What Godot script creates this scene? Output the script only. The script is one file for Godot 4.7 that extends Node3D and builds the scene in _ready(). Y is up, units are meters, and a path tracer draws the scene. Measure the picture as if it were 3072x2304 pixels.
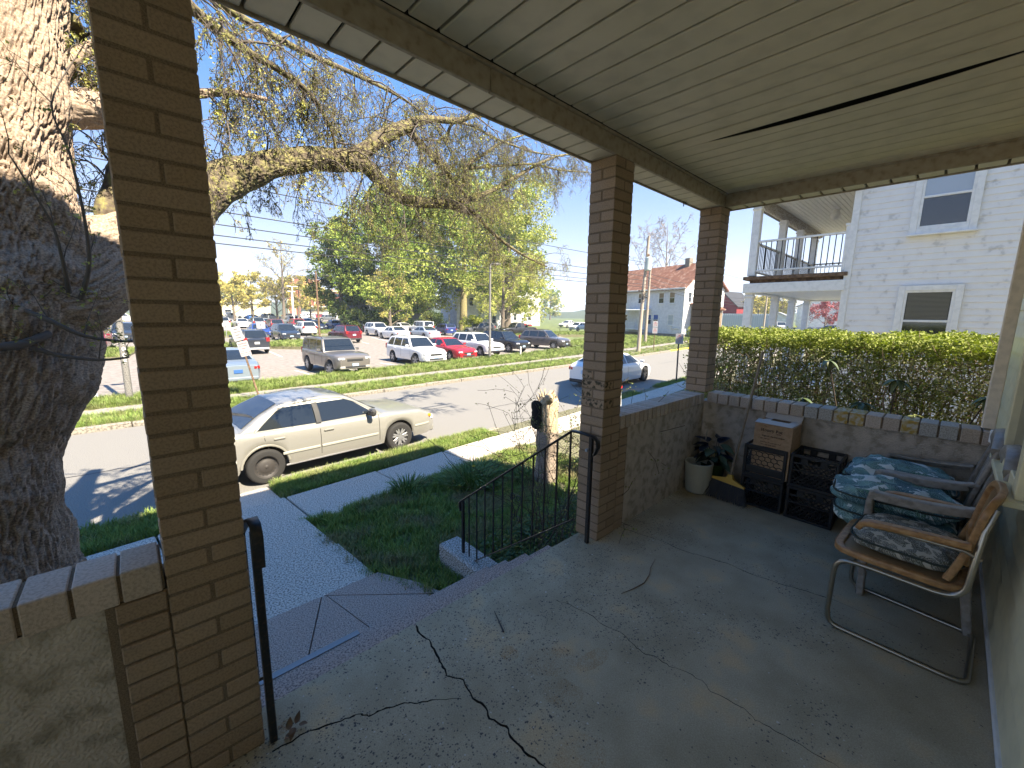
extends Node3D

# ---------- small library: mesh builder, materials, naming ----------
class MB:
	var v := PackedVector3Array()
	var uv := PackedVector2Array()
	var c := PackedColorArray()
	var ix := PackedInt32Array()
	var col := Color(1, 1, 1)
	var T := Transform3D.IDENTITY
	var has_uv := false
	var has_c := false
	func p(a: Vector3, u := Vector2.ZERO) -> int:
		v.append(T * a); uv.append(u); c.append(col)
		return v.size() - 1
	func tri(a: int, b: int, d: int):
		ix.append(a); ix.append(d); ix.append(b)
	func q(a: int, b: int, d: int, e: int):
		tri(a, b, d); tri(a, d, e)
	func quad(a: Vector3, b: Vector3, d: Vector3, e: Vector3):   # counter-clockwise seen from outside
		var i := p(a, Vector2(0, 1)); p(b, Vector2(1, 1)); p(d, Vector2(1, 0)); p(e, Vector2(0, 0))
		q(i, i + 1, i + 2, i + 3)
	func tri3(a: Vector3, b: Vector3, d: Vector3):
		var i := p(a); p(b); p(d); tri(i, i + 1, i + 2)
	func box(ctr: Vector3, s: Vector3, bas := Basis.IDENTITY):
		var h := s * 0.5
		for ax in 3:
			for sg in [-1.0, 1.0]:
				var n := Vector3.ZERO; n[ax] = sg
				var a := Vector3.ZERO; a[(ax + 1) % 3] = 1.0
				var b := Vector3.ZERO; b[(ax + 2) % 3] = sg
				n *= h; a *= h; b *= h
				quad(ctr + bas * (n - a - b), ctr + bas * (n + a - b), ctr + bas * (n + a + b), ctr + bas * (n - a + b))
	func cbox(ctr: Vector3, s: Vector3, ch: float, bas := Basis.IDENTITY):   # box with chamfered edges
		var h := s * 0.5
		var f := func(x: float, y: float, z: float, ax: int) -> Vector3:
			var w := Vector3(x, y, z) * h
			for k in 3:
				if k != ax: w[k] -= signf(w[k]) * ch
			return ctr + bas * w
		for ax in 3:
			for sg in [-1.0, 1.0]:
				var cs := []
				for o in [[-1, -1], [1, -1], [1, 1], [-1, 1]]:
					var w := Vector3.ZERO
					w[ax] = sg; w[(ax + 1) % 3] = o[0]; w[(ax + 2) % 3] = o[1] * sg
					cs.append(f.call(w.x, w.y, w.z, ax))
				quad(cs[0], cs[1], cs[2], cs[3])
		for ax in 3:
			var b1 := (ax + 1) % 3
			var b2 := (ax + 2) % 3
			for s1 in [-1.0, 1.0]:
				for s2 in [-1.0, 1.0]:
					var e0 := Vector3.ZERO; e0[ax] = -1; e0[b1] = s1; e0[b2] = s2
					var e1 := e0; e1[ax] = 1
					var a0: Vector3 = f.call(e0.x, e0.y, e0.z, b1)
					var a1: Vector3 = f.call(e1.x, e1.y, e1.z, b1)
					var c0: Vector3 = f.call(e0.x, e0.y, e0.z, b2)
					var c1: Vector3 = f.call(e1.x, e1.y, e1.z, b2)
					if s1 * s2 > 0: quad(c0, c1, a1, a0)
					else: quad(a0, a1, c1, c0)
		for sx in [-1.0, 1.0]:
			for sy in [-1.0, 1.0]:
				for sz in [-1.0, 1.0]:
					var A: Vector3 = f.call(sx, sy, sz, 0)
					var B: Vector3 = f.call(sx, sy, sz, 1)
					var D: Vector3 = f.call(sx, sy, sz, 2)
					if sx * sy * sz > 0: tri3(A, B, D)
					else: tri3(A, D, B)
	func grid(rows: Array, wrap_c := false, us := 1.0, vs := 1.0):   # rows of equal-length Vector3 arrays; outside = right-handed (row, col)
		var nr := rows.size()
		var nc: int = rows[0].size()
		var base := v.size()
		for r in nr:
			for k in nc: p(rows[r][k], Vector2(us * k / maxf(1, nc - 1), vs * r / maxf(1, nr - 1)))
		for r in nr - 1:
			for k in (nc if wrap_c else nc - 1):
				var k2 := (k + 1) % nc
				q(base + r * nc + k, base + r * nc + k2, base + (r + 1) * nc + k2, base + (r + 1) * nc + k)
	func tube(pts: Array, rad, sides := 8, cap := true, squash := 1.0):
		var n := pts.size()
		var up := Vector3.UP
		var d0: Vector3 = (pts[1] - pts[0]).normalized()
		if absf(d0.dot(up)) > 0.9: up = Vector3.RIGHT
		var x := d0.cross(up).normalized()
		var base := v.size()
		for i in n:
			var d: Vector3
			if i == 0: d = pts[1] - pts[0]
			elif i == n - 1: d = pts[i] - pts[i - 1]
			else: d = (pts[i + 1] - pts[i]).normalized() + (pts[i] - pts[i - 1]).normalized()
			d = d.normalized()
			x = (x - d * x.dot(d)).normalized()
			var y := d.cross(x)
			var r: float = rad[i] if rad is Array else rad
			for k in sides:
				var a := TAU * k / sides
				p(pts[i] + (x * cos(a) + y * sin(a) * squash) * r, Vector2(float(k) / sides, float(i)))
		for i in n - 1:
			for k in sides:
				var k2 := (k + 1) % sides
				q(base + i * sides + k, base + i * sides + k2, base + (i + 1) * sides + k2, base + (i + 1) * sides + k)
		if cap:
			for e in 2:
				var s := v.size()
				var o := base + (n - 1) * sides * e
				for k in sides: v.append(v[o + k]); uv.append(Vector2.ZERO); c.append(col)
				for k in range(1, sides - 1):
					if e == 1: tri(s, s + k, s + k + 1)
					else: tri(s, s + k + 1, s + k)
	func lathe(prof: Array, sides := 24, at := Vector3.ZERO):    # prof of (r, y) going up on the outside
		var rows := []
		for w in prof:
			var row := []
			for k in sides:
				var a := -TAU * k / sides
				row.append(at + Vector3(w.x * cos(a), w.y, w.x * sin(a)))
			rows.append(row)
		grid(rows, true)
	func extrude(poly: PackedVector2Array, depth: float, bas := Transform3D.IDENTITY):   # polygon in local xy, thick along local z, centred
		var t := Geometry2D.triangulate_polygon(poly)
		if t.is_empty(): return
		var area := 0.0
		for i in poly.size():
			var a := poly[i]
			var b := poly[(i + 1) % poly.size()]
			area += a.x * b.y - b.x * a.y
		var pl := poly.duplicate()
		if area < 0: pl.reverse(); t = Geometry2D.triangulate_polygon(pl)
		for sg in [1.0, -1.0]:
			var base := v.size()
			for w in pl: p(bas * Vector3(w.x, w.y, sg * depth * 0.5), w)
			for i in range(0, t.size(), 3):
				var A := pl[t[i]]
				var B := pl[t[i + 1]]
				var D := pl[t[i + 2]]
				var ccw := (B - A).cross(D - A) > 0
				if ccw == (sg > 0): tri(base + t[i], base + t[i + 1], base + t[i + 2])
				else: tri(base + t[i], base + t[i + 2], base + t[i + 1])
		for i in pl.size():
			var a := pl[i]
			var b := pl[(i + 1) % pl.size()]
			var h := depth * 0.5
			quad(bas * Vector3(a.x, a.y, -h), bas * Vector3(b.x, b.y, -h), bas * Vector3(b.x, b.y, h), bas * Vector3(a.x, a.y, h))
	func done() -> ArrayMesh:
		var n := PackedVector3Array()
		n.resize(v.size())
		for i in range(0, ix.size(), 3):
			var a := v[ix[i]]
			var nn := (v[ix[i + 2]] - a).cross(v[ix[i + 1]] - a)
			n[ix[i]] += nn; n[ix[i + 1]] += nn; n[ix[i + 2]] += nn
		for i in n.size(): n[i] = n[i].normalized() if n[i].length_squared() > 1e-20 else Vector3.UP
		var A := []
		A.resize(Mesh.ARRAY_MAX)
		A[Mesh.ARRAY_VERTEX] = v; A[Mesh.ARRAY_NORMAL] = n; A[Mesh.ARRAY_INDEX] = ix
		if has_uv: A[Mesh.ARRAY_TEX_UV] = uv
		if has_c: A[Mesh.ARRAY_COLOR] = c
		var m := ArrayMesh.new()
		m.add_surface_from_arrays(Mesh.PRIMITIVE_TRIANGLES, A)
		return m

var M := {}
var taken := {}
var R := RandomNumberGenerator.new()

func numbered(nm: String, parent: Node) -> String:
	var key := str(parent.get_instance_id()) + nm
	var k: int = taken.get(key, 0)
	taken[key] = k + 1
	return nm if k == 0 else "%s_%03d" % [nm, k]

func tag(o: Node, label: String, category := "", group := "", kind := ""):
	if label: o.set_meta("label", label)
	if category: o.set_meta("category", category)
	if group: o.set_meta("group", group)
	if kind: o.set_meta("kind", kind)
	return o

func thing(nm: String, label: String, category: String, at := Vector3.ZERO, turn := 0.0, group := "") -> Node3D:
	var o := Node3D.new()
	o.name = numbered(nm, self)
	o.position = at; o.rotation.y = turn
	add_child(o)
	tag(o, label, category, group)
	return o

func part(nm: String, mesh, mat: Material, parent: Node, label := "") -> MeshInstance3D:
	var o := MeshInstance3D.new()
	o.name = numbered(nm, parent)
	o.mesh = mesh.done() if mesh is MB else mesh
	o.material_override = mat
	parent.add_child(o)
	if label: o.set_meta("label", label)
	return o

func struct(nm: String, mesh, mat: Material, label := "") -> MeshInstance3D:
	var o := part(nm, mesh, mat, self)
	tag(o, label, "", "", "structure")
	return o

func mm(nm: String, mesh: Mesh, mat: Material, parent: Node, xf: Array, cols := []) -> MultiMeshInstance3D:
	var m := MultiMesh.new()
	m.transform_format = MultiMesh.TRANSFORM_3D
	m.use_colors = cols.size() > 0
	m.mesh = mesh
	m.instance_count = xf.size()
	for i in xf.size():
		m.set_instance_transform(i, xf[i])
		if cols.size(): m.set_instance_color(i, cols[i])
	var o := MultiMeshInstance3D.new()
	o.name = numbered(nm, parent)
	o.multimesh = m
	o.material_override = mat
	parent.add_child(o)
	o.set_meta("kind", "stuff")
	return o

func lin(r: float, g: float, b: float) -> Color:   # real-world base colour to the sRGB value a material takes
	return Color(r, g, b).linear_to_srgb()

func noise_tex(seed_: int, freq: float, cols: Array, offs: Array, size := 512, oct := 4, type := FastNoiseLite.TYPE_SIMPLEX_SMOOTH, bump := 0.0) -> Texture2D:
	var nz := FastNoiseLite.new()
	nz.seed = seed_; nz.frequency = freq; nz.fractal_octaves = oct; nz.noise_type = type
	var im := nz.get_seamless_image(size, size)
	if bump > 0.0:
		im.convert(Image.FORMAT_RGBA8)
		im.bump_map_to_normal_map(bump)
		return ImageTexture.create_from_image(im)
	var lut := []
	for i in 256:
		var t := i / 255.0
		var k := 0
		while k < offs.size() - 2 and t > offs[k + 1]: k += 1
		lut.append((cols[k] as Color).lerp(cols[k + 1], clampf((t - offs[k]) / (offs[k + 1] - offs[k]), 0, 1)))
	var out := Image.create(size, size, false, Image.FORMAT_RGB8)
	var d := im.get_data()
	var b := PackedByteArray()
	b.resize(size * size * 3)
	var st := d.size() / (size * size)
	for i in size * size:
		var w: Color = lut[d[i * st]]
		b[i * 3] = int(w.r * 255); b[i * 3 + 1] = int(w.g * 255); b[i * 3 + 2] = int(w.b * 255)
	out = Image.create_from_data(size, size, false, Image.FORMAT_RGB8, b)
	return ImageTexture.create_from_image(out)

func mat(c: Color, rough := 0.8, metal := 0.0, spec := 0.5) -> StandardMaterial3D:
	var m := StandardMaterial3D.new()
	m.albedo_color = c; m.roughness = rough; m.metallic = metal; m.metallic_specular = spec
	return m

func tmat(tex: Texture2D, scale: float, rough := 0.9, world := true, tint := Color(1, 1, 1), nrm: Texture2D = null, ns := 0.6) -> StandardMaterial3D:
	var m := mat(tint, rough)
	m.albedo_texture = tex
	m.uv1_triplanar = true
	m.uv1_world_triplanar = world
	m.uv1_scale = Vector3.ONE * scale
	if nrm:
		m.normal_enabled = true; m.normal_texture = nrm; m.normal_scale = ns
	return m

func gy(x: float, z: float) -> float:      # the street and the car park rise gently away from the house
	return -1.37 + 0.0115 * clampf(sqrt(x * x + z * z) - 28.0, 0.0, 105.0)

func rf(a: float, b: float) -> float: return R.randf_range(a, b)

func _ready():
	R.seed = 7
	# ---- camera, sky, sun, exposure
	var cam := Camera3D.new()
	cam.name = "camera"
	cam.position = Vector3(0, 1.65, 0)
	cam.rotation = Vector3(-0.16493, -0.7515, 0.01413)
	cam.fov = 86.26; cam.near = 0.05; cam.far = 2500
	add_child(cam)
	var sm := ProceduralSkyMaterial.new()
	sm.sky_top_color = Color(0.139, 0.280, 0.450)
	sm.sky_horizon_color = Color(0.550, 0.562, 0.570)
	sm.sky_curve = 0.13
	sm.ground_horizon_color = Color(0.55, 0.58, 0.58)
	sm.ground_bottom_color = Color(0.30, 0.30, 0.27)
	sm.energy_multiplier = 1.0
	var sky := Sky.new()
	sky.sky_material = sm
	var env := Environment.new()
	env.background_mode = Environment.BG_SKY
	env.sky = sky
	env.tonemap_mode = Environment.TONE_MAPPER_LINEAR
	env.tonemap_exposure = 6.4
	env.sdfgi_enabled = true; env.ssao_enabled = true; env.ssil_enabled = true
	env.fog_enabled = true; env.fog_density = 0.0006; env.fog_light_color = Color(0.80, 0.86, 0.93)
	var we := WorldEnvironment.new()
	we.name = "world_environment"
	we.environment = env
	add_child(we)
	var sun := DirectionalLight3D.new()
	sun.name = "sun"
	sun.light_energy = 0.88
	sun.light_color = Color(1.0, 0.95, 0.86)
	sun.light_angular_distance = 0.5
	sun.shadow_enabled = true
	add_child(sun)
	sun.look_at_from_position(Vector3(0.14, 1.15, 1.0), Vector3.ZERO)
	materials()
	ground()
	porch()
	our_house()
	railings()
	neighbour()
	street_things()
	far_buildings()
	old_tree()
	far_trees()
	garden()
	hedge()
	parked_cars()
	porch_things()

func materials():
	var n1 := noise_tex(3, 0.05, [], [], 512, 4, FastNoiseLite.TYPE_SIMPLEX_SMOOTH, 5.0)
	var n2 := noise_tex(4, 0.2, [], [], 512, 3, FastNoiseLite.TYPE_SIMPLEX_SMOOTH, 3.0)
	M.nrm = n1; M.fine = n2
	var g := func(a: Array, k := 1.0) -> Color: return lin(a[0] * k, a[1] * k, a[2] * k)
	var tone := func(seed_: int, fr: float, a: Array, lo: float, hi: float, size := 512, oct := 4) -> Texture2D:
		return noise_tex(seed_, fr, [g.call(a, lo), g.call(a, 1.0), g.call(a, hi)], [0.25, 0.5, 0.78], size, oct)
	M.asphalt = tmat(tone.call(11, 0.12, [0.205, 0.195, 0.178], 0.80, 1.18, 1024, 6), 0.35, 0.92, true, Color(1, 1, 1), n2, 0.5)
	M.lot = tmat(tone.call(12, 0.03, [0.235, 0.207, 0.184], 0.80, 1.14, 1024, 7), 0.09, 0.95, true, Color(1, 1, 1), n2, 0.4)
	M.sidewalk = tmat(tone.call(13, 0.045, [0.54, 0.48, 0.41], 0.35, 1.35, 1024, 4), 0.9, 0.95, true, Color(1, 1, 1), n2, 0.8)
	M.far_walk = tmat(tone.call(14, 0.04, [0.26, 0.235, 0.20], 0.7, 1.15), 0.3, 0.95)
	M.kerb = tmat(tone.call(15, 0.035, [0.27, 0.24, 0.195], 0.45, 1.2), 0.7, 0.95, true, Color(1, 1, 1), n1, 0.8)
	M.soil = tmat(tone.call(16, 0.05, [0.16, 0.15, 0.085], 0.5, 1.4), 0.5, 1.0)
	M.dirt = tmat(tone.call(17, 0.1, [0.11, 0.08, 0.055], 0.5, 1.5), 1.2, 1.0)
	M.land = tmat(tone.call(18, 0.02, [0.12, 0.15, 0.05], 0.6, 1.3), 0.05, 1.0)
	M.paint_w = tmat(tone.call(19, 0.08, [0.66, 0.65, 0.61], 0.6, 1.1), 0.8, 0.9)
	M.paint_y = mat(lin(0.62, 0.47, 0.06), 0.9)
	# bricks: buff, in a few tones
	M.bricks = []
	for i in 5:
		var a: Array = [[0.36, 0.255, 0.165], [0.335, 0.238, 0.152], [0.375, 0.27, 0.18], [0.35, 0.252, 0.168], [0.32, 0.226, 0.145]][i]
		M.bricks.append(tmat(tone.call(30 + i, 0.06, a, 0.82, 1.1), 3.0, 0.95, true, Color(1, 1, 1), n2, 0.5))
	M.brick_stained = tmat(noise_tex(41, 0.03, [lin(0.05, 0.045, 0.028), lin(0.13, 0.10, 0.06), lin(0.34, 0.24, 0.155)], [0.22, 0.40, 0.50], 512, 5), 1.6, 0.95)
	M.brick_grey = tmat(tone.call(42, 0.05, [0.42, 0.39, 0.35], 0.7, 1.15), 3.0, 0.95)
	M.brick_yellow = tmat(noise_tex(43, 0.03, [lin(0.42, 0.27, 0.06), lin(0.45, 0.36, 0.2), lin(0.5, 0.45, 0.38)], [0.3, 0.5, 0.7], 256, 4), 2.6, 0.95)
	M.mortar = tmat(tone.call(44, 0.1, [0.215, 0.155, 0.10], 0.7, 1.25), 3.0, 1.0, true, Color(1, 1, 1), n2, 1.0)
	M.stucco = tmat(noise_tex(45, 0.012, [lin(0.33, 0.28, 0.215), lin(0.48, 0.41, 0.335), lin(0.56, 0.48, 0.40)], [0.2, 0.45, 0.8], 1024, 7), 0.7, 0.95, true, Color(1, 1, 1), n2, 0.7)
	M.caps = []
	for i in 3: M.caps.append(tmat(tone.call(58 + i, 0.05, [[0.50, 0.40, 0.32], [0.46, 0.37, 0.29], [0.54, 0.44, 0.36]][i], 0.8, 1.1), 3.0, 0.9, true, Color(1, 1, 1), n2, 0.5))
	M.panel = tmat(tone.call(46, 0.02, [0.64, 0.57, 0.44], 0.92, 1.04), 0.5, 0.55)
	M.beam = tmat(noise_tex(47, 0.03, [lin(0.27, 0.21, 0.145), lin(0.35, 0.29, 0.215), lin(0.40, 0.34, 0.26)], [0.2, 0.42, 0.8], 512, 6), 0.9, 0.8)
	M.void_ = mat(lin(0.02, 0.02, 0.02), 1.0)  # near-black: shade inside gaps and cracks put into the colour
	M.iron = tmat(noise_tex(48, 0.05, [lin(0.012, 0.012, 0.013), lin(0.02, 0.019, 0.018), lin(0.055, 0.03, 0.02)], [0.4, 0.62, 0.8], 256, 5), 4.0, 0.42)
	M.cream = tmat(tone.call(49, 0.02, [0.76, 0.69, 0.45], 0.92, 1.04), 0.6, 0.36)
	M.gutter = tmat(tone.call(50, 0.03, [0.74, 0.63, 0.51], 0.9, 1.05), 1.0, 0.5)
	M.vinyl = tmat(noise_tex(51, 0.02, [lin(0.58, 0.56, 0.53), lin(0.80, 0.775, 0.745), lin(0.83, 0.81, 0.78)], [0.12, 0.3, 0.7], 512, 6), 0.35, 0.6)
	M.white = tmat(tone.call(52, 0.02, [0.80, 0.79, 0.76], 0.92, 1.04), 0.6, 0.5)
	M.glass = mat(lin(0.02, 0.024, 0.028), 0.06, 0.0, 0.8)
	M.pale_glass = mat(lin(0.35, 0.40, 0.46), 0.12, 0.0, 0.8)
	M.timber = tmat(noise_tex(53, 0.02, [lin(0.10, 0.06, 0.035), lin(0.24, 0.15, 0.09)], [0.2, 0.8], 256, 5), 1.5, 0.85)
	M.pole = tmat(tone.call(54, 0.05, [0.36, 0.30, 0.24], 0.6, 1.2), 0.8, 0.95)
	M.pole_grey = tmat(tone.call(55, 0.04, [0.20, 0.19, 0.175], 0.5, 1.3), 1.2, 0.85)
	M.blind = mat(lin(0.16, 0.16, 0.14), 0.6)
	M.blind_back = mat(lin(0.05, 0.05, 0.045), 0.4)
	M.flaky = tmat(noise_tex(56, 0.05, [lin(0.13, 0.09, 0.06), lin(0.26, 0.20, 0.14), lin(0.66, 0.65, 0.62)], [0.3, 0.5, 0.6], 512, 5), 1.2, 0.95)
	M.metal = mat(lin(0.38, 0.39, 0.40), 0.5, 0.6)
	M.dark = mat(lin(0.03, 0.03, 0.032), 0.6)
	M.black_metal = mat(lin(0.012, 0.012, 0.013), 0.45)

# a sheet between two edges z = a(x) and z = b(x), laid at off above the ground
func strip(nm: String, x0: float, x1: float, za: Array, zb: Array, oa: float, ob: float, m: Material, label := "", nx := 40, nz := 6, kind := "structure", skirt := 0.0) -> MeshInstance3D:
	var b := MB.new()
	var rows := []
	for j in nz + 1:
		var t := float(j) / nz
		var row := []
		for i in nx + 1:
			var x := lerpf(x0, x1, float(i) / nx)
			var z: float = lerpf(za[0] + za[1] * x, zb[0] + zb[1] * x, t)
			row.append(Vector3(x, gy(x, z) + lerpf(oa, ob, t), z))
		rows.append(row)
	b.grid(rows)
	if skirt > 0.0:
		for e in [rows[0], rows[nz]]:
			var low := []
			for w in e: low.append(w - Vector3(0, skirt, 0))
			b.grid([low, e] if e == rows[0] else [e, low])
	var o := part(nm, b, m, self)
	tag(o, label, "", "", kind)
	return o

func flat(nm: String, pts: Array, y: float, thick: float, m: Material, parent: Node = null, label := "") -> MeshInstance3D:   # a slab with the outline pts (x, z)
	var pl := PackedVector2Array()
	for w in pts: pl.append(Vector2(w[0], -w[1]))
	var b := MB.new()
	b.extrude(pl, thick, Transform3D(Basis(Vector3.RIGHT, -PI / 2), Vector3(0, y - thick * 0.5, 0)))
	var o := part(nm, b, m, parent if parent else self)
	if not parent: tag(o, label, "", "", "structure")
	elif label: o.set_meta("label", label)
	return o

func blade_tuft(n: int, h: float, w: float, spread: float, seed_: int) -> ArrayMesh:
	var r := RandomNumberGenerator.new()
	r.seed = seed_
	var b := MB.new()
	for i in n:
		var a := r.randf() * TAU
		var d := Vector3(cos(a), 0, sin(a))
		var s := Vector3(-d.z, 0, d.x) * w
		var o := Vector3(r.randf_range(-1, 1), 0, r.randf_range(-1, 1)) * spread
		var hh := h * r.randf_range(0.55, 1.1)
		var ln := r.randf_range(0.2, 0.9) * hh
		var m1 := o + Vector3(0, hh * 0.6, 0) + d * ln * 0.35
		b.quad(o - s, o + s, m1 + s * 0.7, m1 - s * 0.7)
		b.tri3(m1 - s * 0.7, m1 + s * 0.7, o + Vector3(0, hh, 0) + d * ln)
	return b.done()

func grass_mat(c: Color) -> StandardMaterial3D:
	var m := mat(c, 0.7, 0.0, 0.3)
	m.vertex_color_use_as_albedo = true
	m.backlight_enabled = true; m.backlight = Color(0.35, 0.45, 0.12)
	m.cull_mode = BaseMaterial3D.CULL_DISABLED
	return m

func scatter(nm: String, label: String, mesh: Mesh, m: Material, n: int, pick: Callable, smin: float, smax: float, cols: Array, bare := false):
	var patch := FastNoiseLite.new()
	patch.seed = 12; patch.frequency = 1.1; patch.fractal_octaves = 3
	var xf := []
	var cc := []
	var tries := 0
	while xf.size() < n and tries < n * 12:
		tries += 1
		var w = pick.call()
		if w == null: continue
		var s := rf(smin, smax)
		xf.append(Transform3D(Basis(Vector3.UP, rf(0, TAU)).scaled(Vector3(s, s * rf(0.7, 1.3), s)), w))
		var pn := patch.get_noise_2d(w.x, w.z)
		if bare and pn < -0.28 and R.randf() < 0.8:
			xf.pop_back()
			continue
		var cA: Color = cols[clampi(int((pn * 0.9 + 0.5) * cols.size() + rf(-1.2, 1.2)), 0, cols.size() - 1)]
		cc.append(cA * rf(0.75, 1.25))
	var o := mm(nm, mesh, m, self, xf, cc)
	tag(o, label, "grass", "", "stuff")
	return o

var GREENS := [Color(0.15, 0.22, 0.055), Color(0.19, 0.27, 0.06), Color(0.25, 0.31, 0.08), Color(0.13, 0.19, 0.05), Color(0.28, 0.28, 0.12)]
var BRIGHT := [Color(0.18, 0.24, 0.06), Color(0.21, 0.27, 0.07), Color(0.15, 0.20, 0.055), Color(0.24, 0.26, 0.10)]

func in_walk(x: float, z: float) -> bool:    # the paved front walk
	if x < 0.05: return false
	var xr := 2.25 if z > -2.9 else (lerpf(1.98, 1.62, clampf((-3.0 - z) / 0.8, 0, 1)) if z > -3.8 else lerpf(1.62, 1.48, clampf((-3.8 - z) / 1.6, 0, 1)))
	return x < xr + 0.03 * sin(z * 23.0) + 0.02 * sin(z * 57.0)

func ground():
	# the land out to the horizon
	var b := MB.new()
	var rows := []
	for r in [0.0, 8.0, 20.0, 28.0, 40.0, 60.0, 80.0, 105.0, 134.0, 200.0, 400.0, 900.0]:
		var row := []
		for k in 48:
			var a := -TAU * k / 48.0
			var x: float = r * cos(a)
			var z: float = r * sin(a)
			row.append(Vector3(x, gy(x, z) - (0.06 if r < 30 else 0.12), z))
		rows.append(row)
	b.grid(rows, true)
	# outside of this sheet is up
	for i in range(0, b.ix.size(), 3):
		var t := b.ix[i + 1]; b.ix[i + 1] = b.ix[i + 2]; b.ix[i + 2] = t
	struct("ground", b, M.land, "grassy land reaching out to the horizon")
	strip("road", -70, 190, [-7.52, -0.064], [-14.42, -0.068], 0.0, 0.0, M.asphalt, "worn grey asphalt street in front of the house", 130, 4)
	for cr in [[2.2, -11.9, 7.5, -11.2], [-3.0, -10.7, 1.5, -10.6], [8.3, -10.1, 11.6, -10.4], [20, -13.0, 28, -13.2]]:
		var cb := MB.new()
		var n := 14
		var last := Vector3.ZERO
		for i in n + 1:
			var t := float(i) / n
			var x := lerpf(cr[0], cr[2], t)
			var z := lerpf(cr[1], cr[3], t) + rf(-0.05, 0.05)
			var w := Vector3(x, gy(x, z) + 0.004, z)
			if i > 0: cb.quad(last + Vector3(0, 0, 0.018), w + Vector3(0, 0, 0.018), w - Vector3(0, 0, 0.018), last - Vector3(0, 0, 0.018))
			last = w
		struct("road_tar_seam", cb, M.dark, "black tar seam sealed along a crack in the street")
	# far side: kerb stones, verge, pavement, bank
	var kerb := sgroup("kerb", "granite kerb along the far side of the street")
	var x := -14.0
	while x < 62.0:
		var L := rf(1.5, 2.3)
		var zc := -14.42 - 0.068 * (x + L / 2) - 0.09
		var cb := MB.new()
		cb.cbox(Vector3.ZERO, Vector3(L - 0.015, 0.34, 0.17), 0.022)
		var st := part("kerb_stone", cb, M.kerb if x < 33 or x > 47 else M.paint_y, kerb)
		st.position = Vector3(x + L / 2, gy(x, zc) - 0.17 + 0.13 + rf(-0.012, 0.01), zc + rf(-0.012, 0.012)); st.rotation = Vector3(rf(-0.03, 0.03), atan(0.068), rf(-0.006, 0.006))
		x += L
	strip("far_verge", -45, 62, [-14.60, -0.068], [-16.05, -0.087], 0.10, 0.15, M.soil, "earth of the grass strip beside the far kerb", 60, 2)
	strip("far_pavement", -45, 62, [-16.05, -0.087], [-17.0, -0.087], 0.155, 0.155, M.far_walk, "narrow concrete pavement on the far side of the street", 60, 1)
	strip("bank", -45, 31, [-17.0, -0.087], [-18.7, -0.165], 0.17, 0.10, M.soil, "earth of the grass bank between far pavement and car park", 60, 3)
	strip("corner_lawn", 31, 62, [-17.0, -0.087], [-24.0, -0.15], 0.17, 0.12, M.soil, "lawn in front of the grey house across the street", 30, 6)
	# car park
	var lb := MB.new()
	var lr := []
	for i in 37:
		var t := i / 36.0
		var row := []
		for j in 29:
			var u := j / 28.0
			var z0 := 0.0
			var x1 := lerpf(31.5, 45.0, clampf(t * 5.0, 0, 1)) if t < 0.33 else lerpf(45.0, 40.0, clampf((t - 0.33) * 4, 0, 1))
			if t > 0.45: x1 = 60.0
			var xx := lerpf(-70.0, x1, u)
			z0 = lerpf(-18.3 - 0.165 * xx, -135.0, pow(t, 1.3))
			row.append(Vector3(xx, gy(xx, z0), z0))
		lr.append(row)
	lb.grid(lr)
	struct("car_park", lb, M.lot, "large faded asphalt car park across the street")
	var lines := [[6.3, -23.6, 6.5, -19.9], [11.35, -24.2, 11.8, -21.3], [-1.2, -22.6, -1.0, -19.6], [8.6, -24.0, 8.75, -20.4], [14.4, -26.0, 14.6, -21.6], [17.4, -27.0, 17.6, -22.0], [20.6, -27.8, 20.8, -22.6], [24.6, -28.4, 24.8, -23.4], [29.3, -29.0, 29.5, -24.0],
		[7.7, -35.3, 7.5, -30.9], [4.6, -35.3, 4.45, -30.9], [21.1, -47.0, 19.4, -38.0], [17.3, -41.0, 16.9, -38.4], [26.0, -46.5, 25.6, -39.0], [23.0, -46.5, 22.6, -39.5], [12.0, -52.0, 11.0, -47.5], [14.2, -50.0, 13.6, -46.8], [29.0, -46.0, 28.6, -40.0], [32.5, -46.0, 32.0, -40.5], [8.6, -51.5, 8.0, -47.2], [9.4, -73.5, 9.0, -69.0], [15.0, -73.0, 14.6, -68.5], [18, -73, 17.6, -68.5]]
	for l in lines:
		var pb := MB.new()
		var A := Vector3(l[0], gy(l[0], l[1]) + 0.006, l[1])
		var B := Vector3(l[2], gy(l[2], l[3]) + 0.006, l[3])
		var s := (B - A).cross(Vector3.UP).normalized() * 0.055
		for i in 4:
			var P := A.lerp(B, i / 4.0)
			var Q := A.lerp(B, (i + 1) / 4.0)
			pb.quad(P + s, Q + s, Q - s, P - s)
		struct("parking_line", pb, M.paint_w)
	# kerbed grass islands
	for isl in [[[4.0, -36.2], [8.2, -37.4], [10.6, -35.2], [15.3, -43.0], [16.6, -48.5], [15.6, -49.5], [12.7, -43.4], [8.6, -41.0], [4.0, -41.5]], [[2.0, -51.5], [12.1, -53.8], [21.5, -55.4], [23.5, -62.2], [13.6, -60.5], [2.0, -59.3]], [[-10.0, -33.0], [-0.4, -34.0], [0.6, -40.5], [-10.0, -42.0]], [[2.0, -77.5], [16.0, -79.5], [30.1, -84.0], [44.0, -88.0], [44.0, -100.0], [23.4, -98.0], [2.0, -92.0]], [[31.0, -44.5], [33.5, -41.0], [52.0, -33.0], [56.0, -39.0], [46.0, -50.0], [36.0, -51.0]]]:
		var mx := 0.0
		var mz := 0.0
		for w in isl: mx += w[0] / isl.size(); mz += w[1] / isl.size()
		var pl := PackedVector2Array()
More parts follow.
